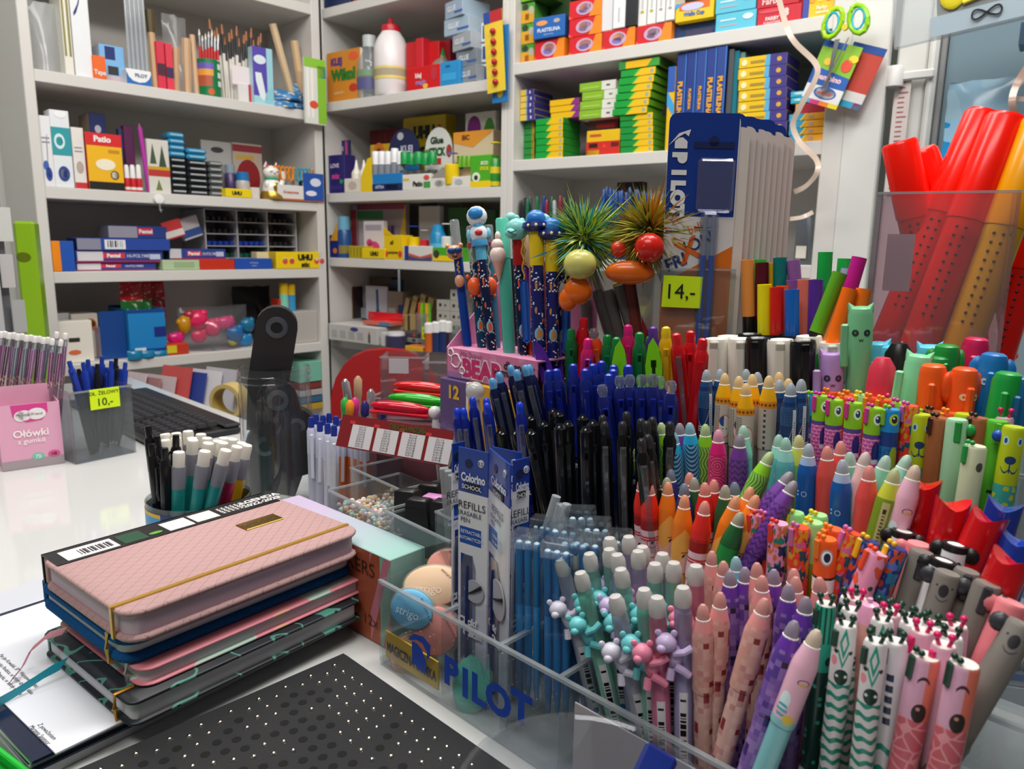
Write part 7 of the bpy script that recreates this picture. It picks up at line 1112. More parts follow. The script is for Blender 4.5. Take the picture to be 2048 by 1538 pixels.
catmark(1722, 613, .585, '74bc8c', 'tall mint cat-eared marker rising above the others', 'cat', -.04, '24342c', L=.14); catmark(1664, 704, .575, 'b48ccc', 'lilac cat-eared marker with round glasses', 'cat', -.02, '3a2c50'); catmark(1621, 704, .585, '18983c', 'green elephant-eared marker beside the lilac cat', 'eleph', -.02); catmark(1693, 712, .59, '7cc89c', 'mint marker half hidden behind the tall cat marker', 'cat', -.03, '24342c'); catmark(1766, 713, .575, 'd8364e', 'round pink-red bear marker in the top tier', 'round', -.06, r=.0098); catmark(1799, 684, .60, '141112', 'glossy black ladybird marker with red crown', 'round', -.06, r=.0105); catmark(1840, 709, .578, '84d4a0', 'mint cat-eared marker beside the orange elephant', 'cat', -.18); catmark(1868, 728, .572, 'ec5a14', 'orange elephant marker nearer the mint cat', 'clip', -.1); catmark(1895, 689, .60, '148a34', 'green elephant-eared marker with angry face', 'eleph', -.12, 'c8dccc'); catmark(1931, 735, .575, 'ec5418', 'orange elephant marker with ear and smile', 'eleph', -.14, 'f8c8a8', .5); catmark(1954, 675, .61, 'c01450', 'crimson marker behind the orange elephant', 'clip', -.16); catmark(1990, 706, .59, '1470b4', 'blue elephant-eared marker with fish print', 'eleph', -.18, 'b8d8ec'); catmark(2019, 744, .57, '12963c', 'green long-nosed marker near the picture edge', 'clip', -.2); catmark(2044, 752, .575, '16649c', 'blue marker lettered white at the picture edge', 'clip', -.2); catmark(1880, 712, .595, '17883a', 'plain green marker behind the orange elephant', 'clip', -.1)
for i, (u, v) in enumerate(((1690, 678), (1757, 684), (1780, 690), (1638, 690), (1860, 690))): catmark(u, v, .612, '58c0dc', 'aqua cat-eared marker in the back row'+nth((1, 2, 3, 0, 4)[i], 5), 'cat', -.05)
def clipmark(u, v, b, c, lab, lean=None, roll=0.0):
    M = put(u, v, b, .14, lean, 0, roll); t = thing('felt_marker', lab, 'marker', M, 'white and black markers'); m_ = mat(c, .25); r = .0098
    part('barrel', MB().lathe([(.005, 0), (r*.9, .01), (r*.9, .08)], 16), mat('dcd8d0' if c != '16161a' else '1a1a1c', .3), t); part('cap', MB().lathe([(r, .078), (r*.95, .1), (r*1.06, .137), (r*.98, .14), (r*.8, .1385)], 18), m_, t); part('clip', MB().box(-.0034, -r*1.42, .09, .0034, -r*1.1, .139, .001).box(-.0034, -r*1.42, .132, .0034, -r*.9, .139, .001), m_, t)
for i, (u, v, c, o) in enumerate(((1434, 677, 'e4e0d4', .0), (1481, 677, 'e4e0d4', .004), (1458, 672, 'e4e0d4', .02), (1517, 676, '16161a', .0), (1561, 679, 'e4e0d4', .0), (1605, 681, '16161a', .004), (1618, 672, 'e4e0d4', .022), (1665, 684, 'e4e0d4', .02), (1500, 668, '16161a', .026), (1540, 668, '16161a', .03), (1578, 670, '16161a', .028), (1640, 680, 'e4e0d4', .03))):
    wl = [0, 1, 2, 4, 6, 7, 11]; bl_ = [3, 5, 8, 9, 10]; al = sorted(wl if c != '16161a' else bl_, key=lambda k: (1434, 1481, 1458, 1517, 1561, 1605, 1618, 1665, 1500, 1540, 1578, 1640)[k]); clipmark(u, v, .565+o, c, ('white' if c != '16161a' else 'black')+' clip-capped marker in the top tier'+nth(al.index(i), len(al)), -.02, .2*(i % 3-1))
def feltpen(u, v, b, c, lab, lean=None, lo='17171a', hollow=True):
    M = put(u, v, b, .15, lean); t = thing('felt_tip_pen', lab, 'pen', M, 'felt-tip pens behind the white markers'); r = .0058
    part('barrel', MB().lathe([(.002, 0), (r*.9, .012), (r*.93, .108)], 14), mat(lo, .3), t); part('cap', MB().lathe([(r, .1), (r, .15), (r*.72, .15), (r*.72, .142), (0, .142)], 16), mat(c, .25), t)
for a in ((1495, 520, .625, 'f09a48', 'peach-capped felt-tip pen with black barrel', .02), (1524, 525, .63, '5a0f24', 'wine-capped felt-tip pen behind the markers', .0), (1521, 519, .65, '3cc048', 'light green felt-tip pen peeking behind', 0), (1542, 526, .64, 'e0b420', 'mustard felt-tip pen behind the yellow one', 0), (1560, 515, .635, '0c7a78', 'teal-capped felt-tip pen behind the markers', .0), (1586, 520, .64, '9a68b0', 'lavender felt-tip pen leaning', .08), (1651, 504, .635, '18b44c', 'bright green hexagonal felt-tip pen standing tallest', -.06), (1680, 546, .61, '5a9c20', 'olive green felt-tip pen leaning with black barrel', -.4), (1719, 515, .63, 'c01c8c', 'magenta felt-tip pen leaning', -.3), (1697, 538, .64, 'a8a8cc', 'grey-lilac felt-tip pen leaning', -.25), (1690, 517, .65, '24b84c', 'green felt-tip pen behind the magenta one', -.1), (1529, 569, .60, 'ece010', 'lemon yellow felt-tip pen behind the markers', .0, 'ece010'), (1554, 574, .60, 'd81c14', 'red felt-tip pen behind the markers', .0, 'c81810'), (1584, 579, .60, '1464c4', 'blue felt-tip pen behind the markers', .0, '1460bc'), (1609, 559, .62, 'ee7a68', 'salmon felt-tip pen behind the markers', .0, 'ee7a68'), (1632, 559, .62, '5a30a0', 'violet felt-tip pen behind the markers', -.03, '5a30a0'), (1700, 577, .60, 'f06a10', 'orange felt-tip pen leaning', -.32, 'f06a10'), (1728, 577, .61, 'f07418', 'orange felt-tip pen at the highlighter box', -.2, 'f07418'), (1686, 575, .615, 'f0ac60', 'apricot felt-tip pen leaning behind the orange one', -.34, 'f0ac60'), (1586, 560, .63, '8a58a8', 'mauve felt-tip pen behind the blue one', .0), (1566, 572, .625, 'f07028', 'orange felt-tip pen behind the red one', 0)): feltpen(*a)
# ---------------------------------------------------------------- front bins: erasers, refill cards, refill tubes
def ebox(a0, b0, z0, a1, b1, z1): return (a0, b0, z0, a1, b1, z1)
def oval(u, v, b, w, h, c, lab, tilt=0.0, ang=0.0, sleeve='d8d4c8', word=True, scol=None):
    p = onpl(u, v, E2*b, E2); M = frame(p, Vector((1, -.22, 0))) @ Matrix.Rotation(-tilt-.25, 4, 'X') @ Matrix.Rotation(ang, 4, 'Y'); t = thing('oval_eraser', lab, 'eraser', M, 'oval erasers in the front bins')
    sc_ = Matrix.Diagonal((w, 1, h, 1)) @ Matrix.Rotation(math.pi/2, 4, 'X'); dk_ = [(0, -.006), (.82, -.006), (.95, -.0045), (1, 0), (.95, .0045), (.82, .006), (0, .006)]
    part('rubber', MB().lathe(dk_, 30, M=sc_), mat(c, .55), t)
    for k in range(6): part('ridge', MB().tube([(w*(.3+.09*k)+w*.2*math.sin(q*.5), -.0058, h*(.8-.1*k-.1*q)) for q in range(4)], .0009, 6), mat(c, .5), t)
    part('sleeve', MB().lathe([(r_*1.1, y_*.55-.0015) for r_, y_ in dk_], 30, M=sc_), clear('f0eee8', .3, .2, sleeve), t)
    if word: part('word_mark', MB().text('strigo', h*.4, -.0064, -w*.1, -h*.15, .0), mat(scol or 'e8e4dc', .5), t, smooth=False)
oval(868, 1172, .372, .026, .017, 'ecc8a4', 'peach oval eraser leaning at the top of the bin', .25, -.1, scol='f4dcc4'); oval(826, 1218, .352, .019, .016, '6ab4dc', 'sky blue oval eraser in the front bin', .05, .25, scol='d8ecf4'); oval(826, 1315, .352, .019, .02, 'd8a88c', 'tan oval eraser with barcode at the bin bottom', .0, .2, word=False); oval(946, 1366, .353, .015, .024, '64c4b0', 'mint oval eraser behind the blue lettering', 0, .1, word=False); oval(895, 1130, .392, .018, .014, 'e0988c', 'salmon ribbed oval eraser at the bin back', .2, -.3, word=False); oval(872, 1260, .362, .02, .02, 'dc8a80', 'rose oval eraser behind the blue one', 0, .1, word=False)
yl = thing('yellow_card', 'yellow display card strip lettered dark under the erasers', 'card', frame(EP(-.4755, .3400, .0068), E1)); part('card', MB().box(0, 0, 0, .068, .0015, .024), mat('e0b412', .5), yl, smooth=False); part('card_text', MB().text('MAGICZNA GUMKA', .0085, -.0004, .034, .011, .03, sx=.58), mat('2a2148'), yl, smooth=False)
def refcard(u, v, u2, v2, b, b2, L, lab, thin=1.0):
    A = onpl(u, v, E2*b, E2); B = onpl(u2, v2, E2*b2, E2); x = B-A; x.z = 0; w = x.length; M = frame(A-UP*L, x); t = thing('refill_card', lab, 'card', M, 'blue refill cards')
    part('card', MB().box(0, 0, 0, w, .0012, L), paint('refcard', lambda x_, y, z: [((z > L*1000*.835), '1c429c'), (band(z, L*430, L*836), 'e6e6ec'), (band(z, L*640, L*705)*band(x_, 1.5, 22.0), '1a50b0'), (band(x_, 2.5, 14.0)*(z < L*600), '22398c')], 'cfd2e0', rough=.25), t, smooth=False)
    part('window', MB().prism([(w*.12, L*.05), (w*.62, L*.05), (w*.62, L*.55), (w*.5, L*.6), (w*.24, L*.6), (w*.12, L*.55)], -.0012, 0), clear('e8ecf4', .12, .05), t, smooth=False); part('refill', MB().lathe([(.0016, L*.06), (.0016, L*.5), (.0009, L*.56)], 8, M=Matrix.Translation((w*.37, -.0018, 0))), mat('1c2c6c', .2), t)
    part('hang_hole', MB().lathe([(.0034, 0), (.0034, .0004)], 16, M=Matrix.Translation((w*.36, -.0001, L*.945)) @ Matrix.Rotation(math.pi/2, 4, 'X')), mat('10204c'), t); part('size_badge', MB().lathe([(.0028, 0), (.0028, .0005)], 14, M=Matrix.Translation((w*.78, -.0001, L*.955)) @ Matrix.Rotation(math.pi/2, 4, 'X')), mat('e0e4ee'), t); part('badge_text', MB().text('0,5', .0028, -.0009, w*.78, L*.955, .01), mat('1a2c6c'), t, smooth=False)
    part('brand_text', MB().text('Colorino', .0062, -.0006, w*.52, L*.895, .04, sx=min(1, w*.82/(.0062*tmesh('Colorino', .04)[2]))), mat('e8ecf6'), t, smooth=False); part('school_panel', MB().box(w*.24, -.0007, L*.848, w*.74, 0, L*.872), mat('12141c'), t, smooth=False); part('school_text', MB().text('SCHOOL', .0032, -.0011, w*.49, L*.86, .02), mat('e8e8ec'), t, smooth=False)
    b_ = MB(); b_.text('REFILLS', .0056, -.0006, w*.48, L*.79, .0); b_.text('ERASABLE', .0036, -.0006, w*.4, L*.758, .0); b_.text('PEN', .0036, -.0006, w*.26, L*.733, .0); part('title_text', b_, mat('22242e'), t, smooth=False)
    b_ = MB(); b_.text('RETRACTABLE', .0026, -.0006, w*.48, L*.688, .02, sx=.85); b_.text('AUTOMATYCZNY', .0026, -.0006, w*.48, L*.664, .02, sx=.75); part('strip_text', b_, mat('d8e0f4'), t, smooth=False)
    b_ = MB(); b_.text('Click!', .0055, -.0022, w*.4, L*.345, .06, shear=.15); b_.text('Click!', .0055, -.0022, w*.58, L*.30, .06, shear=.15); part('click_text', b_, mat('e8e4ec'), t, smooth=False)
    dsc = part('nib_picture', MB().lathe([(w*.33, 0), (w*.33, .0006)], 22, M=Matrix.Translation((w*.62, -.0014, L*.47)) @ Matrix.Rotation(math.pi/2, 4, 'X')), mat('b4b4bc'), t); part('nib', MB().tube([(w*.42, -.0024, L*.455), (w*.62, -.0024, L*.47), (w*.88, -.0024, L*.495)], [.0004, .0011, .0016], 6), mat('1a1a20'), t)
refcard(917, 893, 976, 908, .352, .356, .205, 'blue and white refill card nearest the erasers'); refcard(978, 896, 1020, 935, .372, .352, .203, 'blue and white refill card twisted edge-on'); refcard(983, 893, 1042, 920, .388, .392, .195, 'blue and white refill card behind the twisted one'); refcard(1028, 922, 1060, 902, .376, .392, .195, 'blue and white refill card angled beside the refill tubes'); refcard(905, 888, 930, 880, .372, .385, .195, 'blue and white refill card furthest behind the erasers')
def tubes(u, v, b, n, c, lab, w=.020, dep=.012, L=.128, lean=None, clr=False):
    M = put(u, v, b, L, lean, 0, -.35); t = thing('refill_pack', lab, 'pack', M, 'clear refill packs'); part('sleeve', MB().box(-w/2, -dep/2, 0, w/2, dep/2, L, .0008), clear('f6fafc', .02, .04, gl=1.4), t)
    part('lid', MB().box(-w/2-.0004, -dep/2-.0004, L-.012, w/2+.0004, dep/2+.0004, L+.0004, .0008), clear('f8fafb', .02, .04, gl=1.6), t)
    for k in range(n):
        x = -w/2+w*(k+.5)/n; part('refill', MB().lathe([(.0012, .004), (w/n*.42, .02), (w/n*.42, L*.58), (w/n*.38, L*.585), (w/n*.42, L*.59), (w/n*.42, L-.010)], 10, M=Matrix.Translation((x, 0, 0))), mat(c, .2) if not clr else clear('e4e8ea', .4, .1), t); part('plug', MB().ell((x, 0, L-.009), (w/n*.36, w/n*.36, .0016), 8), mat('c8dcec', .3), t)
for i, (u, v, o, c) in enumerate(((1056, 1062, .0, '2384c0'), (1090, 1035, .028, '2384c0'), (1114, 1080, -.004, '1f78b8'), (1128, 1042, .022, '1f7cbc'), (1148, 1066, .01, '2078b4'), (1172, 1066, .016, '2078b4'))): tubes(u, v, .366+o, 3 if i != 1 else 4, c, 'clear pack of bright blue refill tubes'+nth(i, 6), L=.135, lean=.0)
for i, (u, v, o) in enumerate(((1160, 1015, .03), (1190, 1038, .026), (1232, 1062, .03))): tubes(u, v, .372+o, 3, 'c8d0d4', 'clear pack of empty refill tubes'+nth(i, 3), L=.12, lean=.1, clr=True)
for i, (u, v, ln) in enumerate(((1113, 992, -.3), (1121, 1008, -.25), (1134, 1008, -.2), (1126, 1012, -.15))): one('loose_tube', MB().lathe([(.0035, 0), (.0035, .1), (.0028, .1)], 12), clear('dce2e6', .4, .08), 'loose clear refill tube above the packs'+nth((0, 1, 3, 2)[i], 4), 'tube', put(u, v, .403, .1, ln), 'loose refill tubes')
# bowl rim of clear plastic in the nearest corner with a blue-capped pen
bw = onz(1165, 1585, .1); RB = .058; t = thing('clear_bowl', 'clear plastic bowl rim at the nearest counter edge', 'bowl', frame(Vector((bw.x, bw.y, .0006)), E1)); part('wall', MB().lathe([(RB*.7, 0), (RB*.85, .01), (RB, .097), (RB*1.03, .0985), (RB*1.03, .1), (RB*.985, .1), (RB*.83, .012), (0, .004)], 40), clear('f0f2f4', .03, .05, gl=1.4), t); part('contents', MB().lathe([(RB*.7, .013), (RB*.75, .03), (RB*.5, .036), (0, .038)], 20), mat('3a3a70', .3), t)
tq, bq = onz(1322, 1508, .103), onz(1262, 1640, .085); LQ = (tq-bq).length; t = thing('marker_pen', 'dark blue square-capped marker lying in the bowl', 'marker', axis(tq, bq)); part('cap', MB().box(-.0085, -.0085, LQ-.035, .0085, .0085, LQ, .002), mat('10246c', .12), t); part('barrel', MB().lathe([(.0075, 0), (.0075, LQ-.035)], 14), mat('1a2c74', .2), t)
# ---------------------------------------------------------------- behind the notebooks: colour-run box, bead tray, highlighters
P1 = onz(842, 1098, .085); P0 = onz(590, 993, .085)
L_ = (P1-P0).length; M = frame(Vector((P0.x, P0.y, .0006))-E2*.0, (P1-P0)*1.0)
gb = thing('marker_set_box', 'long card box with lilac to mint top and orange side', 'box', frame(Vector((P0.x, P0.y, .0006)), P1-P0) @ Matrix.Translation((0, -.035, 0)))
part('body', MB().box(0, 0, 0, L_, .04, .085, .0006), paint('gradbox', lambda x, y, z: [(X.op('MULTIPLY_ADD', x, 1.0/(L_*1000*.9), -.25)*1.0, '90c8b8'), ((z < 84.0)*(y < 1.0), 'a8563a'), ((z < 84.0)*(y < 1.0)*(x > L_*930.0), '8cb8a4'), ((z < 84.0)*(y < 1.0)*band(fr((x-z*.35)/26.0), .25, .62)*(x > L_*860.0), 'c87a8c')], 'c4b4d0', rough=.35), gb, smooth=False)
part('box_text', MB().text('MARKERS', .013, -.0006, L_*.70, .068, .0), mat('4a2c20'), gb, smooth=False); part('box_text', MB().text('12x', .01, -.0006, L_*.86, .02, .0), mat('5a3c34'), gb, smooth=False)
def tray(u0, v0, u1, v1, z, dep, h, lab, nm='clear_tray', tint='eef0f1', zz=0):
    A = onz(u0, v0, z); B = onz(u1, v1, z); w = (B-A).length; t = thing(nm, lab, 'tray', frame(Vector((A.x, A.y, zz+.0006)), B-A)); c = clear(tint, .04, .04, gl=1.3)
    for q in ((0, 0, 0, w, .002, h), (0, dep, 0, w, dep+.002, h), (0, .002, 0, .002, dep, h), (w-.002, .002, 0, w, dep, h), (.002, .002, 0, w-.002, dep, .002)): part('wall', MB().box(*q), c, t, smooth=False)
    part('edge', MB().box(-.0003, -.0003, h-.0018, w+.0003, .0023, h), EDG, t, smooth=False); part('edge', MB().box(w-.0023, 0, h-.0018, w+.0003, dep, h), EDG, t, smooth=False); part('edge', MB().box(-.0003, 0, h-.0018, .0023, dep, h), EDG, t, smooth=False); return t, w, (A, B)
t, w, ab = tray(654, 978, 763, 1030, .098, .09, .097, 'clear plastic tray of tiny pearl beads'); b_ = [MB(), MB(), MB(), MB()]; rn = random.Random(5)
for k in range(420): b_[k % 4].ell((rn.uniform(.006, w-.006), rn.uniform(.006, .084), .07+rn.uniform(0, .012)), rn.uniform(.0018, .0034), 6)
bd = part('pearl_heap', MB().box(.003, .003, .003, w-.003, .087, .07), mat('c8b4a4', .5), t)
for k, c in enumerate(('d8b890', 'd8c0d0', 'a8d0c4', 'e0d4c0')): o_ = part('pearls', b_[k], mat(c, .25), t); o_['kind'] = 'stuff'
tray(700, 930, 800, 975, .108, .10, .105, 'empty clear divided tray behind the pearl beads'); t, w, ab = tray(765, 1018, 900, 1082, .105, .06, .104, 'clear bin holding black highlighters', 'clear_bin')
def hl(u, v, b_dep, c, lab, roll=0.0, lid='18191b'):
    top = W(u, v, b_dep); M = axis(top, top-UP*.1+EX*.006, roll); t = thing('highlighter', lab, 'marker', M, 'block highlighters in the clear bin')
    part('body', MB().box(-.0155, -.008, 0, .0155, .008, .045, .003), mat(c, .3), t); part('cap', MB().add([(-.015, -.0085, .045), (.015, -.0085, .045), (.015, .0085, .045), (-.015, .0085, .045), (-.0115, -.0065, .098), (.0115, -.0065, .098), (.0115, .0065, .098), (-.0115, .0065, .098), (-.009, -.0045, .1), (.009, -.0045, .1), (.009, .0045, .1), (-.009, .0045, .1)], [(0, 1, 5, 4), (1, 2, 6, 5), (2, 3, 7, 6), (3, 0, 4, 7), (4, 5, 9, 8), (5, 6, 10, 9), (6, 7, 11, 10), (7, 4, 8, 11), (8, 9, 10, 11)]), mat(lid, .3), t, sharp=50)
hl(815, 978, .725, 'c8387c', 'black block highlighter with magenta body', -.6); hl(838, 996, .705, '78b020', 'black block highlighter with lime body', -.6); hl(862, 966, .75, 'd86a28', 'black block highlighter lying back', -.6); hl(868, 990, .715, 'c878b8', 'pink-topped block highlighter among the black ones', -.6, 'cc84c0'); hl(888, 1000, .695, 'e05020', 'black block highlighter with orange body', -.6)
t, w, ab = tray(870, 1066, 900, 1082, .1, .05, .12, 'clear upright eraser holder beside the refill cards', 'clear_holder')
for i, (u, v) in enumerate(((888, 935), (898, 940), (905, 948))): one('lead_tube', MB().box(-.004, -.003, 0, .004, .003, .13, .0008), clear('d4d6d8', .35, .08), 'clear lead tube upright behind the refill cards'+nth(i, 3), 'tube', put(u, v, .40, .13, .08), 'clear lead tubes')
# multiplication table card
A, B, C_ = W(686, 828, .84), W(908, 862, .76), W(762, 908, .80); D_ = W(910, 928, .735); x = (B-A); w = x.length; nrm = x.cross(C_-A).normalized(); up = (A-C_); up = (up-x.normalized()*up.dot(x.normalized())); h = up.length
t = thing('multiplication_card', 'red booklet printed with multiplication tables tilted forward', 'booklet', frame(A-up.normalized()*h, x, up.normalized())); part('pages', MB().box(0, .001, 0, w, .006, h), mat('dcd8d8', .5), t, smooth=False); part('cover', MB().box(0, 0, 0, w, .001, h), mat('7a2024', .35), t, smooth=False); part('title_text', MB().text('TABLICZKA MNOŻENIA', h*.15, -.0006, w*.62, h*.86, .06, sx=.6), mat('4a4a20'), t, smooth=False)
for k in range(4):
    x0 = w*(.12+.23*k); pn_ = part('table_panel', MB().box(x0, -.0004, h*.04, x0+w*.2, .0, h*.74), mat('c9c6c8', .5), t, smooth=False); b_ = MB()
    for q in range(9): b_.text('%d x %d = %d' % (2+k, 1+q, (2+k)*(1+q)), h*.05, -.0009, x0+w*.1, h*(.69-.073*q), .02)
    part('table_text', b_, mat('2a2a2e'), pn_, smooth=False); part('table_number', MB().box(x0-w*.03, -.0005, h*.74, x0+w*.02, 0, h*.84), mat('c02c30'), t, smooth=False)
tray(740, 1000, 905, 1020, .0, .05, .145, 'clear riser holding up the multiplication booklet', 'clear_riser')
# pens with blue domes in a clear bin
t, w, ab = tray(630, 985, 702, 1020, .0, .12, .10, 'clear bin of white and orange pens with cyan card', 'clear_bin', 'f2f4f5'); part('card_insert', MB().box(.003, .004, .0, w*.95, .0055, .055), mat('2488b4', .4), t, smooth=False); part('insert_text', MB().text('POINT', .013, .0036, w*.5, .012, .04), mat('12141c'), t, smooth=False)
for i, (u, v, d, c) in enumerate(((622, 834, .90, 'b4b8cc'), (632, 828, .94, 'b4b8cc'), (646, 830, .94, 'b4b8cc'), (640, 842, .90, 'b4b8cc'), (658, 826, .95, 'a8acc4'), (655, 846, .88, 'c0c4d4'), (668, 850, .86, 'c8ccd8'), (686, 838, .88, 'd86a20'), (702, 838, .88, 'd86a20'), (716, 842, .87, 'd86a20'), (672, 832, .94, '2c48a0'), (690, 832, .95, 'b4b8cc'), (706, 832, .94, '2c48a0'), (728, 846, .86, 'd8681c'))):
    t = thing('ballpoint_pen', ('orange and white', 'frosty white')[c != 'd86a20' and c != 'd8681c']+' ballpoint with blue dome in the cyan-carded bin'+nth(i, 14), 'pen', rod(u, v, d, .145, lean=.03-.012*(i % 4)), 'blue-domed ballpoints in the clear bin'); part('barrel', MB().lathe([(.002, 0), (.005, .02), (.0055, .1)], 12), mat(c, .25), t); part('frosted_top', MB().lathe([(.0056, .1), (.0056, .128), (.004, .132)], 12), mat('c4c8dc', .3), t); part('push_button', MB().lathe([(.0036, .13), (.0038, .14), (.003, .1445), (0, .145)], 10), mat('1d3494', .25), t); part('clip', MB().box(-.002, -.0085, .07, .002, -.0068, .125, .0006), mat('d4d8e4', .25), t)
for i, (u, v, c, L2) in enumerate(((690, 758, 'silver', .03), (716, 752, 'b89878', .02), (742, 778, 'd8d8dc', .03), (690, 795, '3ab04c', .01), (710, 795, 'd8388c', .01), (700, 800, 'e89028', .01), (730, 802, '2c2c70', .01), (752, 804, 'e05030', .01), (765, 806, '2a2a6c', .01))):
    one('novelty_pen', MB().lathe([(.004, 0), (.0045, .12), (.0055, .125), (.0055, .125+L2), (.002, .13+L2)], 10), mat(c, .15, .8 if i in (0, 2) else 0), ('silver-topped novelty pen poking up before the chair', 'bronze-topped novelty pen before the chair', 'novelty pen with silver bow', 'green-collared novelty pen behind the booklet', 'pink-collared novelty pen behind the booklet', 'amber-collared novelty pen behind the booklet', 'indigo-topped novelty pen behind the booklet', 'orange-topped novelty pen behind the booklet', 'dark-topped novelty pen behind the booklet')[i], 'pen', rod(u, v, 1.0-.008*i, .13+L2, lean=.15*(i == 0)))
# clear boxes beside the chair, clip-on things
def clearbox(u0, u1, vb, vt, d, dep, lab, tint='f4eef0'):
    A = W(u0, vb, d); B = W(u1, vb, d); w = (B-A).length; h = (W(u0, vt, d)-A).length; t = thing('clear_box', lab, 'box', frame(A, Vector((B.x-A.x, B.y-A.y, 0)))); c = clear(tint, .05, .04, gl=1.3)
    for q in ((0, 0, 0, w, .002, h), (0, dep, 0, w, dep+.002, h), (0, .002, 0, .002, dep, h), (w-.002, .002, 0, w, dep, h), (.002, .002, 0, w-.002, dep, .002)): part('wall', MB().box(*q), c, t, smooth=False)
    part('edge', MB().box(-.0004, -.0004, h-.002, w+.0004, .0024, h), EDG, t, smooth=False); return t, w, h
t, w, h = clearbox(762, 850, 838, 712, .95, .05, 'tall clear box with a blank white label before the chair', 'f4e4e6'); part('label', MB().box(w*.2, -.001, h*.74, w*.64, 0, h*.97), mat('c8c4c8', .6), t, smooth=False)
t, w, h = clearbox(846, 900, 838, 722, .93, .05, 'narrow clear box beside the pink pen display')
bs_ = W(850, 835, .94); one('display_riser', MB().box(-.075, -.01, 0, .055, .06, bs_.z-.002), mat('5a3a44', .5), 'dark riser block under the clear boxes', 'riser', frame(Vector((bs_.x, bs_.y, .0006)), Vector((1, -.1, 0))), smooth=False)
for i, (u, v, c) in enumerate(((845, 782, 'c01c20'), (835, 806, '28a028'), (800, 822, 'b8142c'))):
    p = W(u, v, .89-.02*i); t = thing('toy_comb', ('red', 'bright green', 'crimson')[i]+' glossy toy clip lying in the clear tray', 'toy', frame(p, Vector((1, -.12, -.06))), 'glossy toy clips'); part('shell', MB().ell((0, 0, .004), (.036, .008, .0075), 14), mat(c, .12), t); part('bar', MB().box(-.034, -.009, -.004, .034, .002, 0, .001), mat(c, .2), t)
tr_ = W(835, 838, .86); one('display_riser', MB().box(-.05, -.004, 0, .06, .035, tr_.z-.012, .001), mat('6a3a44', .5), 'low dark block carrying the glossy toy clips', 'riser', frame(Vector((tr_.x, tr_.y, .0006)), Vector((1, -.2, 0))), smooth=False)
one('ball_top_pen', MB().lathe([(.002, 0), (.0045, .02), (.0045, .1), (.003, .108)], 10).ell((0, 0, .114), .007, 12), mat('dcd8d8', .3), 'clear pen with white ball top over the booklet', 'pen', rod(868, 812, .80, .121, lean=.1))
# ---------------------------------------------------------------- pink pen display and its box
PE = .497; A = onpl(893, 690, E2*PE, E2); B = onpl(1075, 722, E2*PE, E2); bot = onpl(893, 752, E2*PE, E2).z; WD = (B-A).dot(E1); zt = A.z-.002
MD = frame(EP(A.dot(E1), PE, bot), E1); t = thing('pen_display', 'pink card pen display with flower rings and toppers', 'display', MD); hd_ = zt-bot
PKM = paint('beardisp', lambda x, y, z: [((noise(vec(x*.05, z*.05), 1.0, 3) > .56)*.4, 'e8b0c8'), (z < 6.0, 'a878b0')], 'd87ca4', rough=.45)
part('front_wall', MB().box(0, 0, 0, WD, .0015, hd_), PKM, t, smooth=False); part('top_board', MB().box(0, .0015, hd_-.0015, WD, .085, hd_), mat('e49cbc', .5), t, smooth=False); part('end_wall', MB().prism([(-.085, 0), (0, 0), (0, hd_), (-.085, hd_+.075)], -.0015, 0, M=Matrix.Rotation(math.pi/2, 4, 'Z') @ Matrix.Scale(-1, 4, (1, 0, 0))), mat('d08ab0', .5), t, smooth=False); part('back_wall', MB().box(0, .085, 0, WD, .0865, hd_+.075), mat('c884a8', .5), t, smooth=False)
part('title_text', MB().text('BEAR', .017, -.0008, WD*.42, hd_*.42, .05, shear=-.05), mat('c8246c', .4), t, smooth=False); part('title_outline', MB().text('BEAR', .0174, -.0004, WD*.42, hd_*.42, .1, shear=-.05), mat('f0dce4', .4), t, smooth=False); part('small_text', MB().text('My Super', .006, -.0008, WD*.3, hd_*.86, .0), mat('a85888'), t, smooth=False)
b_ = MB(); b_.text('długopisy', .0075, -.0008, WD*.82, hd_*.72, .03); b_.text('wymazywalne', .0075, -.0008, WD*.78, hd_*.48, .03); part('text_lines', b_, mat('2a2028'), t, smooth=False)
for x, z, r in ((.12, .6, .007), (.06, .85, .004), (.2, .3, .0035)): part('flower_ring', MB().tube([(WD*x+r*math.cos(k*.524)*(1+.15*math.cos(k*2.6)), -.0008, hd_*z+r*math.sin(k*.524)) for k in range(13)], .0008, 5), mat('f0e4ec'), t)
pbx = one('clay_carton', MB().box(-.004, -.006, 0, WD*.86, .09, bot-.0015, .001), paint('purpyel', lambda x, y, z: [((x > 40.0), 'd09a18'), (band(x, 37, 40), 'e8e0d0')], '5a4478', rough=.4), 'purple and yellow carton numbered 12 under the pink display', 'box', frame(EP(A.dot(E1), PE, .0006), E1), smooth=False); part('number_text', MB().text('12', .013, -.0068, .018, bot-.014, .04), mat('e0b030'), pbx, smooth=False); part('carton_text', MB().text('Farby', .014, -.0068, .085, bot-.03, .06), mat('e8e4e0'), pbx, smooth=False)
def toppen(u, v, vb, ub, e, c, lab, topper, capc=None, r=.0048, pat=None):
    """pen whose top shows at (u, v) and which meets the board at (ub, vb)"""
    top = onpl(u, v, E2*e, E2); q = onpl(ub, vb, E2*(e-.002), E2); M = axis(top, q-(top-q).normalized()*.012); L = (top-q).length+.012; t = thing('topper_pen', lab, 'pen', M, 'topper pens in the pink display')
    part('barrel', MB().lathe([(r*.8, 0), (r, .01), (r, L*.72)], 12), pat or mat(c, .2), t); part('cap', MB().lathe([(r*1.06, L*.72), (r*1.06, L*.985), (r*.9, L)], 12), mat(capc, .2) if capc else clear('e8ecee', .25, .05, gl=1.5), t)
    topper(t, L, r); return t
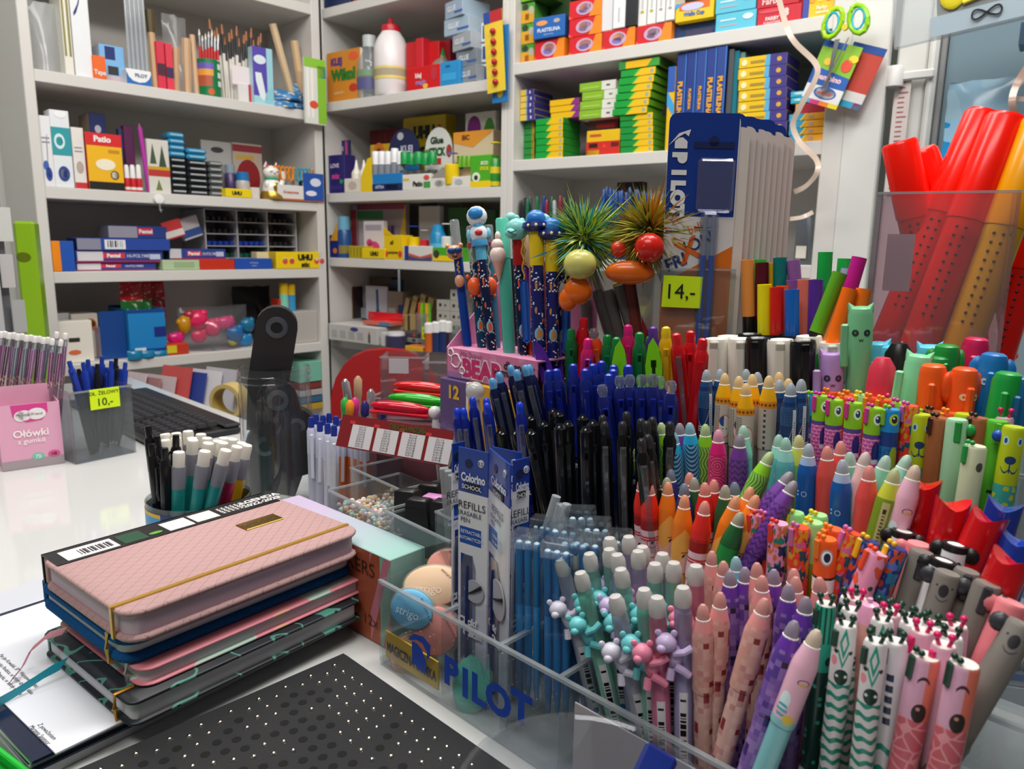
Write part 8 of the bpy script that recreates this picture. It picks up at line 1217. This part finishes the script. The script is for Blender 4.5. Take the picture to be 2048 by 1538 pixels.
def tp(nm, fn, c, rough=.3): return lambda t, L, r: [part(n_, f_(L, r), mat(c_, rough), t) for n_, f_, c_ in (nm if isinstance(nm, list) else [(nm, fn, c)])]
def ball(x, z, rx, ry, rz, y=-.006): return lambda L, r: MB().ell((x, y, L+z), (rx, ry, rz), 12)
def chain(x, z0, z1, y=-.009): return lambda L, r: MB().tube([(x+.001*math.sin(k*1.3), y, L+z0+(z1-z0)*k/12) for k in range(13)], .0009, 5)
bear_t = tp([('bear_head', lambda L, r: MB().ell((-.003, -.006, L-.034), (.0085, .0065, .0075), 14).ell((-.0095, -.005, L-.027), .0026, 8).ell((.004, -.005, L-.027), .0026, 8), 'e0a078'), ('goggles', lambda L, r: MB().ell((-.0062, -.0125, L-.033), (.0042, .0018, .0034), 10).ell((.0008, -.0125, L-.033), (.0042, .0018, .0034), 10), '1c3a78'), ('muzzle', lambda L, r: MB().ell((-.003, -.0125, L-.0385), (.003, .002, .0022), 8), '5a3424'), ('chain', chain(-.001, -.044, -.056), 'c89a60'), ('charm', ball(-.001, -.064, .005, .003, .0065, -.009), 'd89a74')], 0, 0)
astro_t = tp([('helmet', ball(0, .006, .0105, .008, .0105, 0), 'e8eaf0'), ('visor', ball(-.001, .008, .0075, .003, .006, -.0068), '2c84c8'), ('suit', ball(0, -.012, .0095, .007, .0105, 0), 'dfe4ec'), ('badge', ball(0, -.011, .004, .002, .003, -.0068), 'c83038'), ('belt', lambda L, r: MB().lathe([(.0082, L-.024), (.0086, L-.021), (.0082, L-.018)], 12, cap=False), '4a98cc'), ('arm', ball(.0095, -.012, .0032, .003, .006, 0), '7cc0dc'), ('arm', ball(-.0095, -.012, .0032, .003, .006, 0), '7cc0dc')], 0, 0)
crab_t = tp([('crab_charm', lambda L, r: MB().ell((-.002, -.010, L-.062), (.0072, .005, .0095), 14).ell((-.008, -.010, L-.052), .0022, 8).ell((.004, -.010, L-.052), .0022, 8).ell((-.006, -.010, L-.072), .0018, 8).ell((.002, -.010, L-.072), .0018, 8), 'e85c28'), ('chain', chain(-.002, -.02, -.052), 'b8b4b0'), ('collar', lambda L, r: MB().lathe([(r*1.3, L-.022), (r*1.3, L-.018)], 12), 'c83048')], 0, 0)
ice_t = tp([('cone', lambda L, r: MB().lathe([(.0005, L-.062), (.006, L-.042)], 12, M=Matrix.Translation((-.006, -.007, 0))), 'd8a08c'), ('scoop', lambda L, r: MB().ell((-.006, -.008, L-.036), (.0078, .006, .0088), 14).ell((-.006, -.007, L-.026), (.006, .005, .006), 10).ell((-.005, -.006, L-.018), (.003, .003, .005), 8), 'ead0c8')], 0, 0)
dino_t = tp([('dino_head', lambda L, r: MB().ell((0, -.003, L-.002), (.0112, .008, .0105), 14).ell((-.006, -.008, L-.006), (.006, .005, .005), 10).ell((.0, 0, L+.009), .003, 8).ell((.005, 0, L+.006), .003, 8), '7cc8c0'), ('smile', lambda L, r: MB().tube([(-.009+.002*k, -.0125-.0006*k, L-.004-.0015*math.sin(k*.8)) for k in range(5)], .0006, 5), '2a6c70'), ('chain', chain(.004, -.012, -.05), 'c8a040'), ('tag', lambda L, r: MB().box(.0, -.012, L-.11, .008, -.009, L-.05, .003), '2a5cb0')], 0, 0)
ufo_t = tp([('dome', ball(0, .006, .0095, .0085, .009, 0), '2a78c8'), ('saucer', lambda L, r: MB().lathe([(.006, L-.006), (.0135, L-.001), (.0125, L+.003), (.006, L+.004)], 18), '1f2f74'), ('lamp', lambda L, r: MB().ell((-.007, -.0105, L), .0016, 6).ell((0, -.0128, L), .0016, 6).ell((.007, -.0105, L), .0016, 6), 'e0d8b0')], 0, 0)
PAT = [barrel('top%d' % i, 4.8, lambda a, z, c=c, d=d_: [((rnd(fl(a/1.3), fl(z/1.3)) > .95), 'e8ecf0'), (disc(a, z, .5, 30.0, 3.4, 6.0), '7ac0d0'), (disc(a, z, 1.0, 30.0, 2.2, 4.4), d), (noise(vec(a*.25, z*.06, 3.0), 1.0, 1) > .66, d)], c, rough=.2) for i, (c, d_) in enumerate((('0f3c5c', 'c86a30'), ('111c40', 'd85a38'), ('1c2468', 'c8884c')))]
toppen(908, 440, 682, 934, .520, '123c94', 'blue pen topped with a goggled bear', bear_t); toppen(942, 452, 686, 963, .525, 0, 'teal space pen with orange crab charm', crab_t, None, .0048, PAT[0]); toppen(955, 445, 690, 983, .520, 0, 'navy space pen with white astronaut head', astro_t, '58a8cc', .0052, PAT[1]); toppen(976, 450, 690, 992, .535, '3c7894', 'pale teal pen behind the mint one', crab_t); toppen(1004, 436, 696, 1018, .520, '4cae98', 'mint pen with ice cream clip', ice_t, '62ccb0', .0062); toppen(1034, 455, 698, 1046, .520, 0, 'navy planet pen with aqua dinosaur head', dino_t, 'a01c20', .0052, PAT[1]); toppen(1072, 452, 705, 1078, .520, 0, 'dark violet rocket pen with blue flying saucer top', ufo_t, 'e0c020', .0066, PAT[2]); toppen(1103, 468, 708, 1106, .528, 0, 'dark violet rocket pen behind the feather bird', ufo_t, 'd8b820', .006, PAT[2]); toppen(1052, 470, 700, 1058, .545, 'd88a80', 'slim salmon pen with purple strap', tp([('strap', lambda L, r: MB().box(-.006, -.012, L-.1, .002, -.009, L-.03, .003), '8a3aac'), ('chain', chain(-.002, -.0, -.03), 'c8a040')], 0, 0), 'c8a488', .0036); toppen(1125, 470, 708, 1124, .545, 0, 'dark blue star pen furthest along the display', dino_t, None, .0048, PAT[2]); toppen(1022, 440, 690, 1028, .56, '1c2c38', 'black pen at the back of the pink display', tp([('knob', ball(0, .002, .006, .005, .006, 0), '8cd0cc')], 0, 0)); toppen(1086, 445, 700, 1090, .56, 'b85a2c', 'rust pen at the back of the pink display', tp([('knob', ball(0, .002, .008, .006, .007, 0), '8cd0cc')], 0, 0))
# ---------------------------------------------------------------- feather birds
def bird(u, v, e, R, lab, cols, balls, seed, grp):
    c = onpl(u, v, E2*e, E2); y = (c-CAM).normalized(); xx = y.cross(UP).normalized(); zz = xx.cross(y); M = Matrix((xx, y, zz)).transposed().to_4x4(); M.translation = c
    t = thing('feather_bird_pen', lab, 'pen', M, grp); rn = random.Random(seed); b = MB()
    part('head', MB().ell((0, .01, 0), (R*.42, R*.4, R*.42), 14), mat(cols[0], .8), t)
    for k in range(1300):
        while True:
            d = Vector((rn.uniform(-1, 1), rn.uniform(-1, .6), rn.uniform(-1, 1)))
            if .2 < d.length < 1: break
        d.normalize(); l = R*rn.uniform(.7, 1.35)*(1.3 if rn.random() < .12 else 1); s0 = d*R*.3; w = d.cross(Vector((rn.random(), rn.random(), rn.random()))).normalized()*R*.022*rn.uniform(.5, 1.7); dr = Vector((rn.uniform(-.25, .25), rn.uniform(-.2, .2), rn.uniform(-.35, .1)))*R*.5
        ang = math.atan2(d.z, d.x); mi = 0 if rn.random() < .34 else rn.choice((1, 1, 2, 3, 4)) if abs(ang-1.2) > .6 else rn.choice((2, 2, 3, 0))
        p0, p1, p2 = s0, d*l*.65+dr*.25, d*l+dr; b.add([p0-w, p0+w, p1+w*.8, p1-w*.8, p2], [(0, 1, 2, 3), (3, 2, 4)], mi)
    o_ = part('feathers', b, [mat(q, .7) for q in cols], t, sharp=180); o_['kind'] = 'stuff'
    for nm, x, y_, z, r3, cc in balls: part(nm, MB().ell((x*R, y_*R, z*R), tuple(q*R for q in r3), 16), mat(cc, .25), t)
    part('barrel', MB().tube([(0, R*.3, -R*.3), (R*.5, R*.5, -R*1.4), (R*1.1, R*.5, -R*2.6)], R*.12, 10), clear('a8a4a0', .3, .1), t)
bird(1168, 478, .555, .036, 'green and teal feathered bird pen with yellow nose and orange beak', ['b0c848', 'c0d468', '1c9cb8', '3c4828', 'd4e08c'], [('nose', -.08, -.95, -.62, (.42, .36, .38), 'd0cc70'), ('beak', -.12, -.8, -1.3, (.36, .24, .36), 'e86a10'), ('beak_tip', -.36, -.78, -1.52, (.24, .18, .3), 'e86a10')], 3, 'feather bird pens'); bird(1300, 462, .585, .036, 'olive feathered bird pen with red nose and orange beak', ['a8ac38', 'c0ae48', 'cc7c20', '3c4020', 'c4c850'], [('nose', .0, -.9, -.4, (.36, .34, .36), 'd02018'), ('cheek', -.75, -.6, -.45, (.2, .2, .2), 'd83a28'), ('beak', -.45, -.7, -1.02, (.62, .26, .3), 'd86414')], 9, 'feather bird pens')
one('hang_tag', MB().box(-.008, 0, -.02, .008, .0006, .0), mat('c8c4c4', .6), 'small white barcode tag under the orange beak', 'tag', Matrix.Translation(onpl(1138, 570, E2*.54, E2)) @ Matrix.Rotation(.3, 4, 'Y'), smooth=False)
for i, (u, v, c, ln) in enumerate(((1195, 580, '4a4848', .3), (1215, 580, '54504e', .25), (1238, 570, '5c5856', .3), (1258, 560, '6a2c24', .15), (1255, 600, 'a81c34', .45), (1170, 600, '8c8888', .1), (1235, 565, 'a8a838', .4))): one('wrapped_pen', MB().lathe([(.003, 0), (.0062, .02), (.0062, .11), (.005, .115)], 10), mat(c, .3), ('dark grey wrapped pen under the feather birds', 'grey wrapped pen under the feather birds', 'light grey wrapped pen under the olive bird', 'brown wrapped pen under the olive bird', 'crimson stick pen leaning under the birds', 'pale grey wrapped pen under the green bird', 'yellow-green wrapped pen beside the crimson stick')[i], 'pen', put(u, v, .56+.004*i, .115, ln))
# ---------------------------------------------------------------- blister cards with refills
PC = .575; A = onpl(1340, 225, E2*PC, E2); B = onpl(1484, 214, E2*(PC+.045), E2); x = Vector((B.x-A.x, B.y-A.y, 0)); wc = x.length; zb = .232; hc_ = A.z-zb
def outline(w, h, r, s=1.0):
    o = []
    for cx, cz, a0 in ((w-r, h-r, 0), (r, h-r, 90)):
        for k in range(5):
            a = math.radians(a0+90*k/4); o.append((cx+r*math.cos(a), cz+r*math.sin(a)))
    return [(0, 0), (w, 0)]+o
for i in range(9):
    off = x.normalized().cross(UP)*-1; base = Vector((A.x, A.y, zb))+ (x.normalized()*.0074+UP.cross(x.normalized())*.006)*i; M = frame(base+UP*(.002*math.sin(i*2.3)), x)
    t = thing('blister_card', ('front blister card of two blue pen refills with white and orange print' if i == 0 else 'white blister card behind the refill card'+', %s from the front' % ORD[i]), 'card', M, 'blister cards of pen refills')
    fm = paint('blister', lambda X_, Y_, z: [((z > hc_*625.0)*(X_ < wc*985.0), '16388c'), ((z-X_*.55 < hc_*1000*.37), 'd8701c')], 'd8d6d6', rough=.3)
    part('card', MB().prism(outline(wc, hc_, .007), 0, .0008, side=1), [fm if i == 0 else mat('16388c', .35), mat('dcd8d4', .5)], t, smooth=False); part('back_card', MB().prism([(q[0]+.0095, q[1]*.955) for q in outline(wc, hc_, .007)], .0012, .002), mat('d4cec8', .6), t, smooth=False)
    if i == 0:
        part('euro_slot', MB().box(wc*.36, -.0006, hc_*.875, wc*.93, .0, hc_*.898).lathe([(.0045, 0), (.0045, .0006)], 14, M=Matrix.Translation((wc*.64, 0, hc_*.9)) @ Matrix.Rotation(math.pi/2, 4, 'X')), mat('0c1c50', .5), t, smooth=False)
        for q, ch_ in enumerate('PILOT'): part('letter', MB().text(ch_, .0108, 0, 0, 0, .09, M=Matrix.Translation((wc*.17, -.0008, hc_-.037-.0108*q-(.002 if q else 0))) @ Matrix.Rotation(math.pi/2, 4, 'Y')), mat('e4e6ea', .4), t, smooth=False)
        gq = Matrix.Translation((wc*.17, -.0005, hc_-.022)) @ Matrix.Scale(.42, 4)
        part('wing_mark', MB().prism([(-.024, -.012), (-.004, .012), (.02, .02), (.016, .006), (.008, .012), (-.006, .004)], -.0008, 0), mat('e4e6ea', .4), t, gq, smooth=False); part('wing_mark', MB().prism([(-.012, -.018), (.014, -.018), (.014, -.004), (.004, .004), (-.004, .003), (-.012, -.004)], -.0008, 0), mat('e4e6ea', .4), t, gq, smooth=False)
        part('bubble', MB().box(wc*.42, -.006, hc_*.64, wc*.95, -.0006, hc_*.84, .003), clear('e8ecf4', .05, .05, gl=1.5), t); part('bubble', MB().box(wc*.5, -.007, .0, wc*.76, -.0006, hc_*.645, .003), clear('e8ecf4', .05, .05, gl=1.5), t)
        for q in (.57, .69): part('refill', MB().lathe([(.0028, .002), (.0028, hc_*.48)], 10, M=Matrix.Translation((wc*q, -.0036, 0))), mat('1c50a8', .2), t); part('refill_tip', MB().lathe([(.0022, hc_*.48), (.0022, hc_*.56), (.0018, hc_*.63)], 10, M=Matrix.Translation((wc*q, -.0036, 0))), clear('c8d8ec', .3, .05), t)
        def slant(nm, tx, hh_, x_, z_, c_, bo=.03): part(nm, MB().text(tx, hh_, -.0008, 0, 0, bo), mat(c_), t, Matrix.Translation((wc*x_, 0, hc_*z_)) @ Matrix.Rotation(-.42, 4, 'Y'), smooth=False)
        slant('brand_text', 'FRI', .0105, .19, .455, '1c3470'); slant('brand_x', 'X', .019, .36, .50, 'd8601c'); slant('brand_text', 'ION', .0105, .50, .53, '1c3470', .01); slant('ball_text', 'ball', .007, .44, .585, 'd8601c', 0)
cf = thing('clear_bin', 'clear bin around the blister cards with a neon price tag', 'bin', frame(Vector((A.x, A.y, zb-.004))-E2*.006-x.normalized()*.004, x)); hb5 = onpl(1330, 536, E2*PC, E2).z-zb+.004; cl = clear('eef0f1', .05, .05, gl=1.4)
part('wall', MB().box(0, 0, -.08, wc+.012, .002, hb5), cl, cf, smooth=False); part('wall', MB().box(0, .002, -.08, .002, .1, hb5), cl, cf, smooth=False); part('floor', MB().box(0, .002, -.08, wc+.012, .1, .001), mat('c8c0bc', .5), cf, smooth=False); part('edge', MB().box(0, -.0004, hb5-.0015, wc+.012, .0024, hb5), EDG, cf, smooth=False)
part('price_tag', MB().box(.006, -.0025, hb5-.034, .041, -.0015, hb5-.006), mat('cdf000', .6), cf, Matrix.Rotation(.03, 4, 'Y'), smooth=False); part('price_text', MB().text('14,-', .013, -.0032, .024, hb5-.02, .0), mat('14161a'), cf, smooth=False); part('letter_mark', MB().text('M', .024, -.0012, .018, -.012, .08), mat('e0d8d4'), cf, smooth=False)
# ---------------------------------------------------------------- giant highlighters in a clear box
A = W(1757, 384, .60); B = W(2042, 402, .56); Cc = W(1742, 705, .615); bxz = .19; x = Vector((B.x-A.x, B.y-A.y, 0)); w = x.length; M = frame(Vector((A.x, A.y, bxz)), x); h = A.z-bxz; t = thing('clear_box', 'clear acrylic box of giant red and yellow highlighters', 'box', M); cl = clear('f2e8ec', .06, .06, gl=1.3)
for q in ((0, 0, 0, w, .0025, h), (0, .085, 0, w, .0875, h), (0, .0025, 0, .0025, .085, h), (w-.0025, .0025, 0, w, .085, h)): part('wall', MB().box(*q), cl, t, smooth=False)
part('floor', MB().box(.0025, .0025, 0, w-.0025, .085, .0025), cl, t, smooth=False); part('edge', MB().box(0, -.0004, h-.002, w, .0029, h), EDG, t, smooth=False); part('edge', MB().box(-.0004, 0, 0, .0029, .003, h), EDG, t, smooth=False); part('label', MB().box(.01, .0028, h*.62, .03, .0034, h*.84), mat('cfc8ca', .6), t, smooth=False)
one('box_riser', MB().box(.0, .0, 0, w, .0875, bxz-.0015), clear('f0f2f3', .12, .1), 'cloudy clear riser under the giant highlighter box', 'riser', frame(Vector((A.x, A.y, .0006)), x), smooth=False)
def giant(u, v, d, c, lab, lean, L, R=.0148, back=0.0, dots=True):
    M = rod(u, v, d, L, lean=lean, back=back); t = thing('giant_highlighter', lab, 'marker', M, 'giant highlighters'); hx = {'ff1a06': 'e01408', 'f0a000': 'd8a808'}[c]
    part('cap', MB().lathe([(R, L*.66), (R*1.02, L*.67), (R*.98, L*.985), (R*.85, L*.998), (0, L)], 24), mat(c, .25, spec=.4), t); part('barrel', MB().lathe([(R*.5, 0), (R*.9, .004), (R*.94, L*.22), (R*.96, L*.665)], 24), mat(hx, .3, spec=.4), t)
    if dots:
        b_ = MB()
        for s_ in (-.35, .1):
            for k in range(11): a = s_; b_.ell((math.sin(a)*R*.955, -math.cos(a)*R*.955, L*.34+k*L*.029), .0013, 6)
        o_ = part('grip_dots', b_, mat('4a1414' if c == 'ff1a06' else '4a3a10', .5), t); o_['kind'] = 'stuff'
    part('printed_bar', MB().add([(math.sin(a)*R*.95, -math.cos(a)*R*.95, z) for a in (-.3, 0) for z in (L*.1, L*.2)], [(0, 2, 3, 1)]), mat('7a1410' if c == 'ff1a06' else '5a4410', .6), t, smooth=False)
giant(1968, 222, .645, 'ff1a06', 'giant red highlighter standing tallest in the box', -.44, .27); giant(2015, 230, .60, 'ff1a06', 'giant red highlighter beside the yellow one', -.40, .255, .0155); giant(2085, 240, .585, 'f0a000', 'giant yellow highlighter with grey dots', -.37, .25, .0155); giant(1798, 282, .66, 'ff1a06', 'giant red highlighter leaning the opposite way', .22, .2, .0150); giant(1840, 300, .675, 'ff1a06', 'giant red highlighter crossing behind the leaning one', .42, .22, .0140); giant(2095, 360, .62, 'ff1a06', 'giant red highlighter behind the yellow one', -.3, .22, .0155)
# ---------------------------------------------------------------- floor side: paper reams and holder at the right edge
rm = onz(1990, 1290, -.32); t = thing('paper_ream', 'white and blue paper ream stack on the floor', 'paper', frame(Vector((rm.x, rm.y, -.9)), Vector((1, -.25, 0)))); hh = .58
for k in range(8): r2 = part('ream', MB().box(-.06+.003*(k % 2), 0, k*.0725, .3, .22, k*.0725+.072, .002), mat('c8cad0' if k % 2 else 'd4d6da', .4), t); part('blue_band', MB().box(-.06, -.001, k*.0725+.012, .3, 0, k*.0725+.024), mat('2a6ab0'), r2, smooth=False)
part('ream_text', MB().text('everyday', .026, -.0015, .06, hh-.028, .04), mat('22262e'), t, smooth=False)
hl_ = onz(1950, 1500, .0); t = thing('card_holder', 'cloudy clear holder with cream knobs at the counter end', 'holder', frame(EP(-.010, .36, .0006), E1)); part('wall', MB().box(0, 0, 0, .022, .09, .115, .001), clear('c4bcb8', .35, .1, 'b8b0a8'), t); part('knob', MB().box(.022, .02, .06, .034, .035, .1, .003), mat('cfc8bc', .4), t); part('knob', MB().box(.022, .018, .035, .03, .03, .062, .003), mat('c4bcb0', .4), t)
# ---------------------------------------------------------------- left edge: leaflet rack, green folder, poster
A = W(-14, 660, 1.35); t = thing('leaflet_rack', 'grey metal leaflet rack with clipped cards at the picture edge', 'rack', frame(Vector((A.x, A.y, .0006)), Vector((.55, .8, 0)))); hz2 = W(0, 345, 1.35).z
part('upright', MB().box(0, -.02, 0, .012, .002, hz2), mat('b4b4b6', .35), t); part('back_plate', MB().box(.0, .004, .05, .035, .008, hz2-.01), mat('6a6c70', .5), t)
for k, (z_, x_, c) in enumerate(((.36, .022, 'c8c8c4'), (.28, .018, 'bcb8b8'), (.2, .03, 'a8a8a8'), (.135, .045, 'b8b4b8'))): part('clipped_card', MB().box(x_, -.012, z_*hz2/.45-.03, x_+.022, -.011, z_*hz2/.45+.03), mat(c, .5), t, smooth=False)
gz = W(45, 442, 1.75); one('locker', MB().box(-.022, 0, 0, .022, .05, gz.z+.9-.0006, .006), paint('greenfolder', lambda x, y, z: [(disc(x, z, -6.0, gz.z*1000+900-85.0, 16.0, 12.0), '5c6c0c')], '86b01c', rough=.3), 'tall lime green locker end standing beside the unit side', 'locker', frame(Vector((gz.x, gz.y, -.8994)), Vector((.9, .3, 0))))
ps = thing('wall_poster', 'small paper poster with orange pumpkin and biscuit drawings', 'poster', frame(UL.at(-42, 198, .299), UL.a)); w, h = .11, .125; part('sheet', MB().box(0, 0, 0, w, .001, h), mat('c8bcb8', .6), ps, smooth=False); decal(ps, w, h, [('o', .74, .72, .16, .14, 'c87a28'), ('o', .72, .34, .16, .15, 'b8946c'), ('o', .4, .55, .08, .1, '5a90b8'), ('p', [(.82, .85), (.9, .9), (.95, .75), (.9, .72)], '7a4420'), ('b', .5, .08, .9, .1, 'a89890')])
# ---------------------------------------------------------------- look-alikes: tell each by its order from the left
import re
SUF = re.compile(r', (leftmost|rightmost|[a-z]+(-[a-z]+)? from left|the one further (left|right))$'); BY = {}
for o in COL.objects:
    l = o.get('label')
    if o.parent is None and l and o.get('category'): BY.setdefault(SUF.sub('', l), []).append(o)
for l, os_ in BY.items():
    if len(os_) < 2: continue
    key = lambda o: px(o.matrix_basis @ Vector((0, 0, .14 if o['category'] in ('pen', 'marker', 'pencil', 'brush', 'refill', 'glue stick') and o.name[:7] != 'marker.' and o.name != 'marker' else 0)))[0]
    os_.sort(key=key)
    for i, o in enumerate(os_):
        o['label'] = l+nth(i, len(os_))
        if not o.get('group'): o['group'] = l
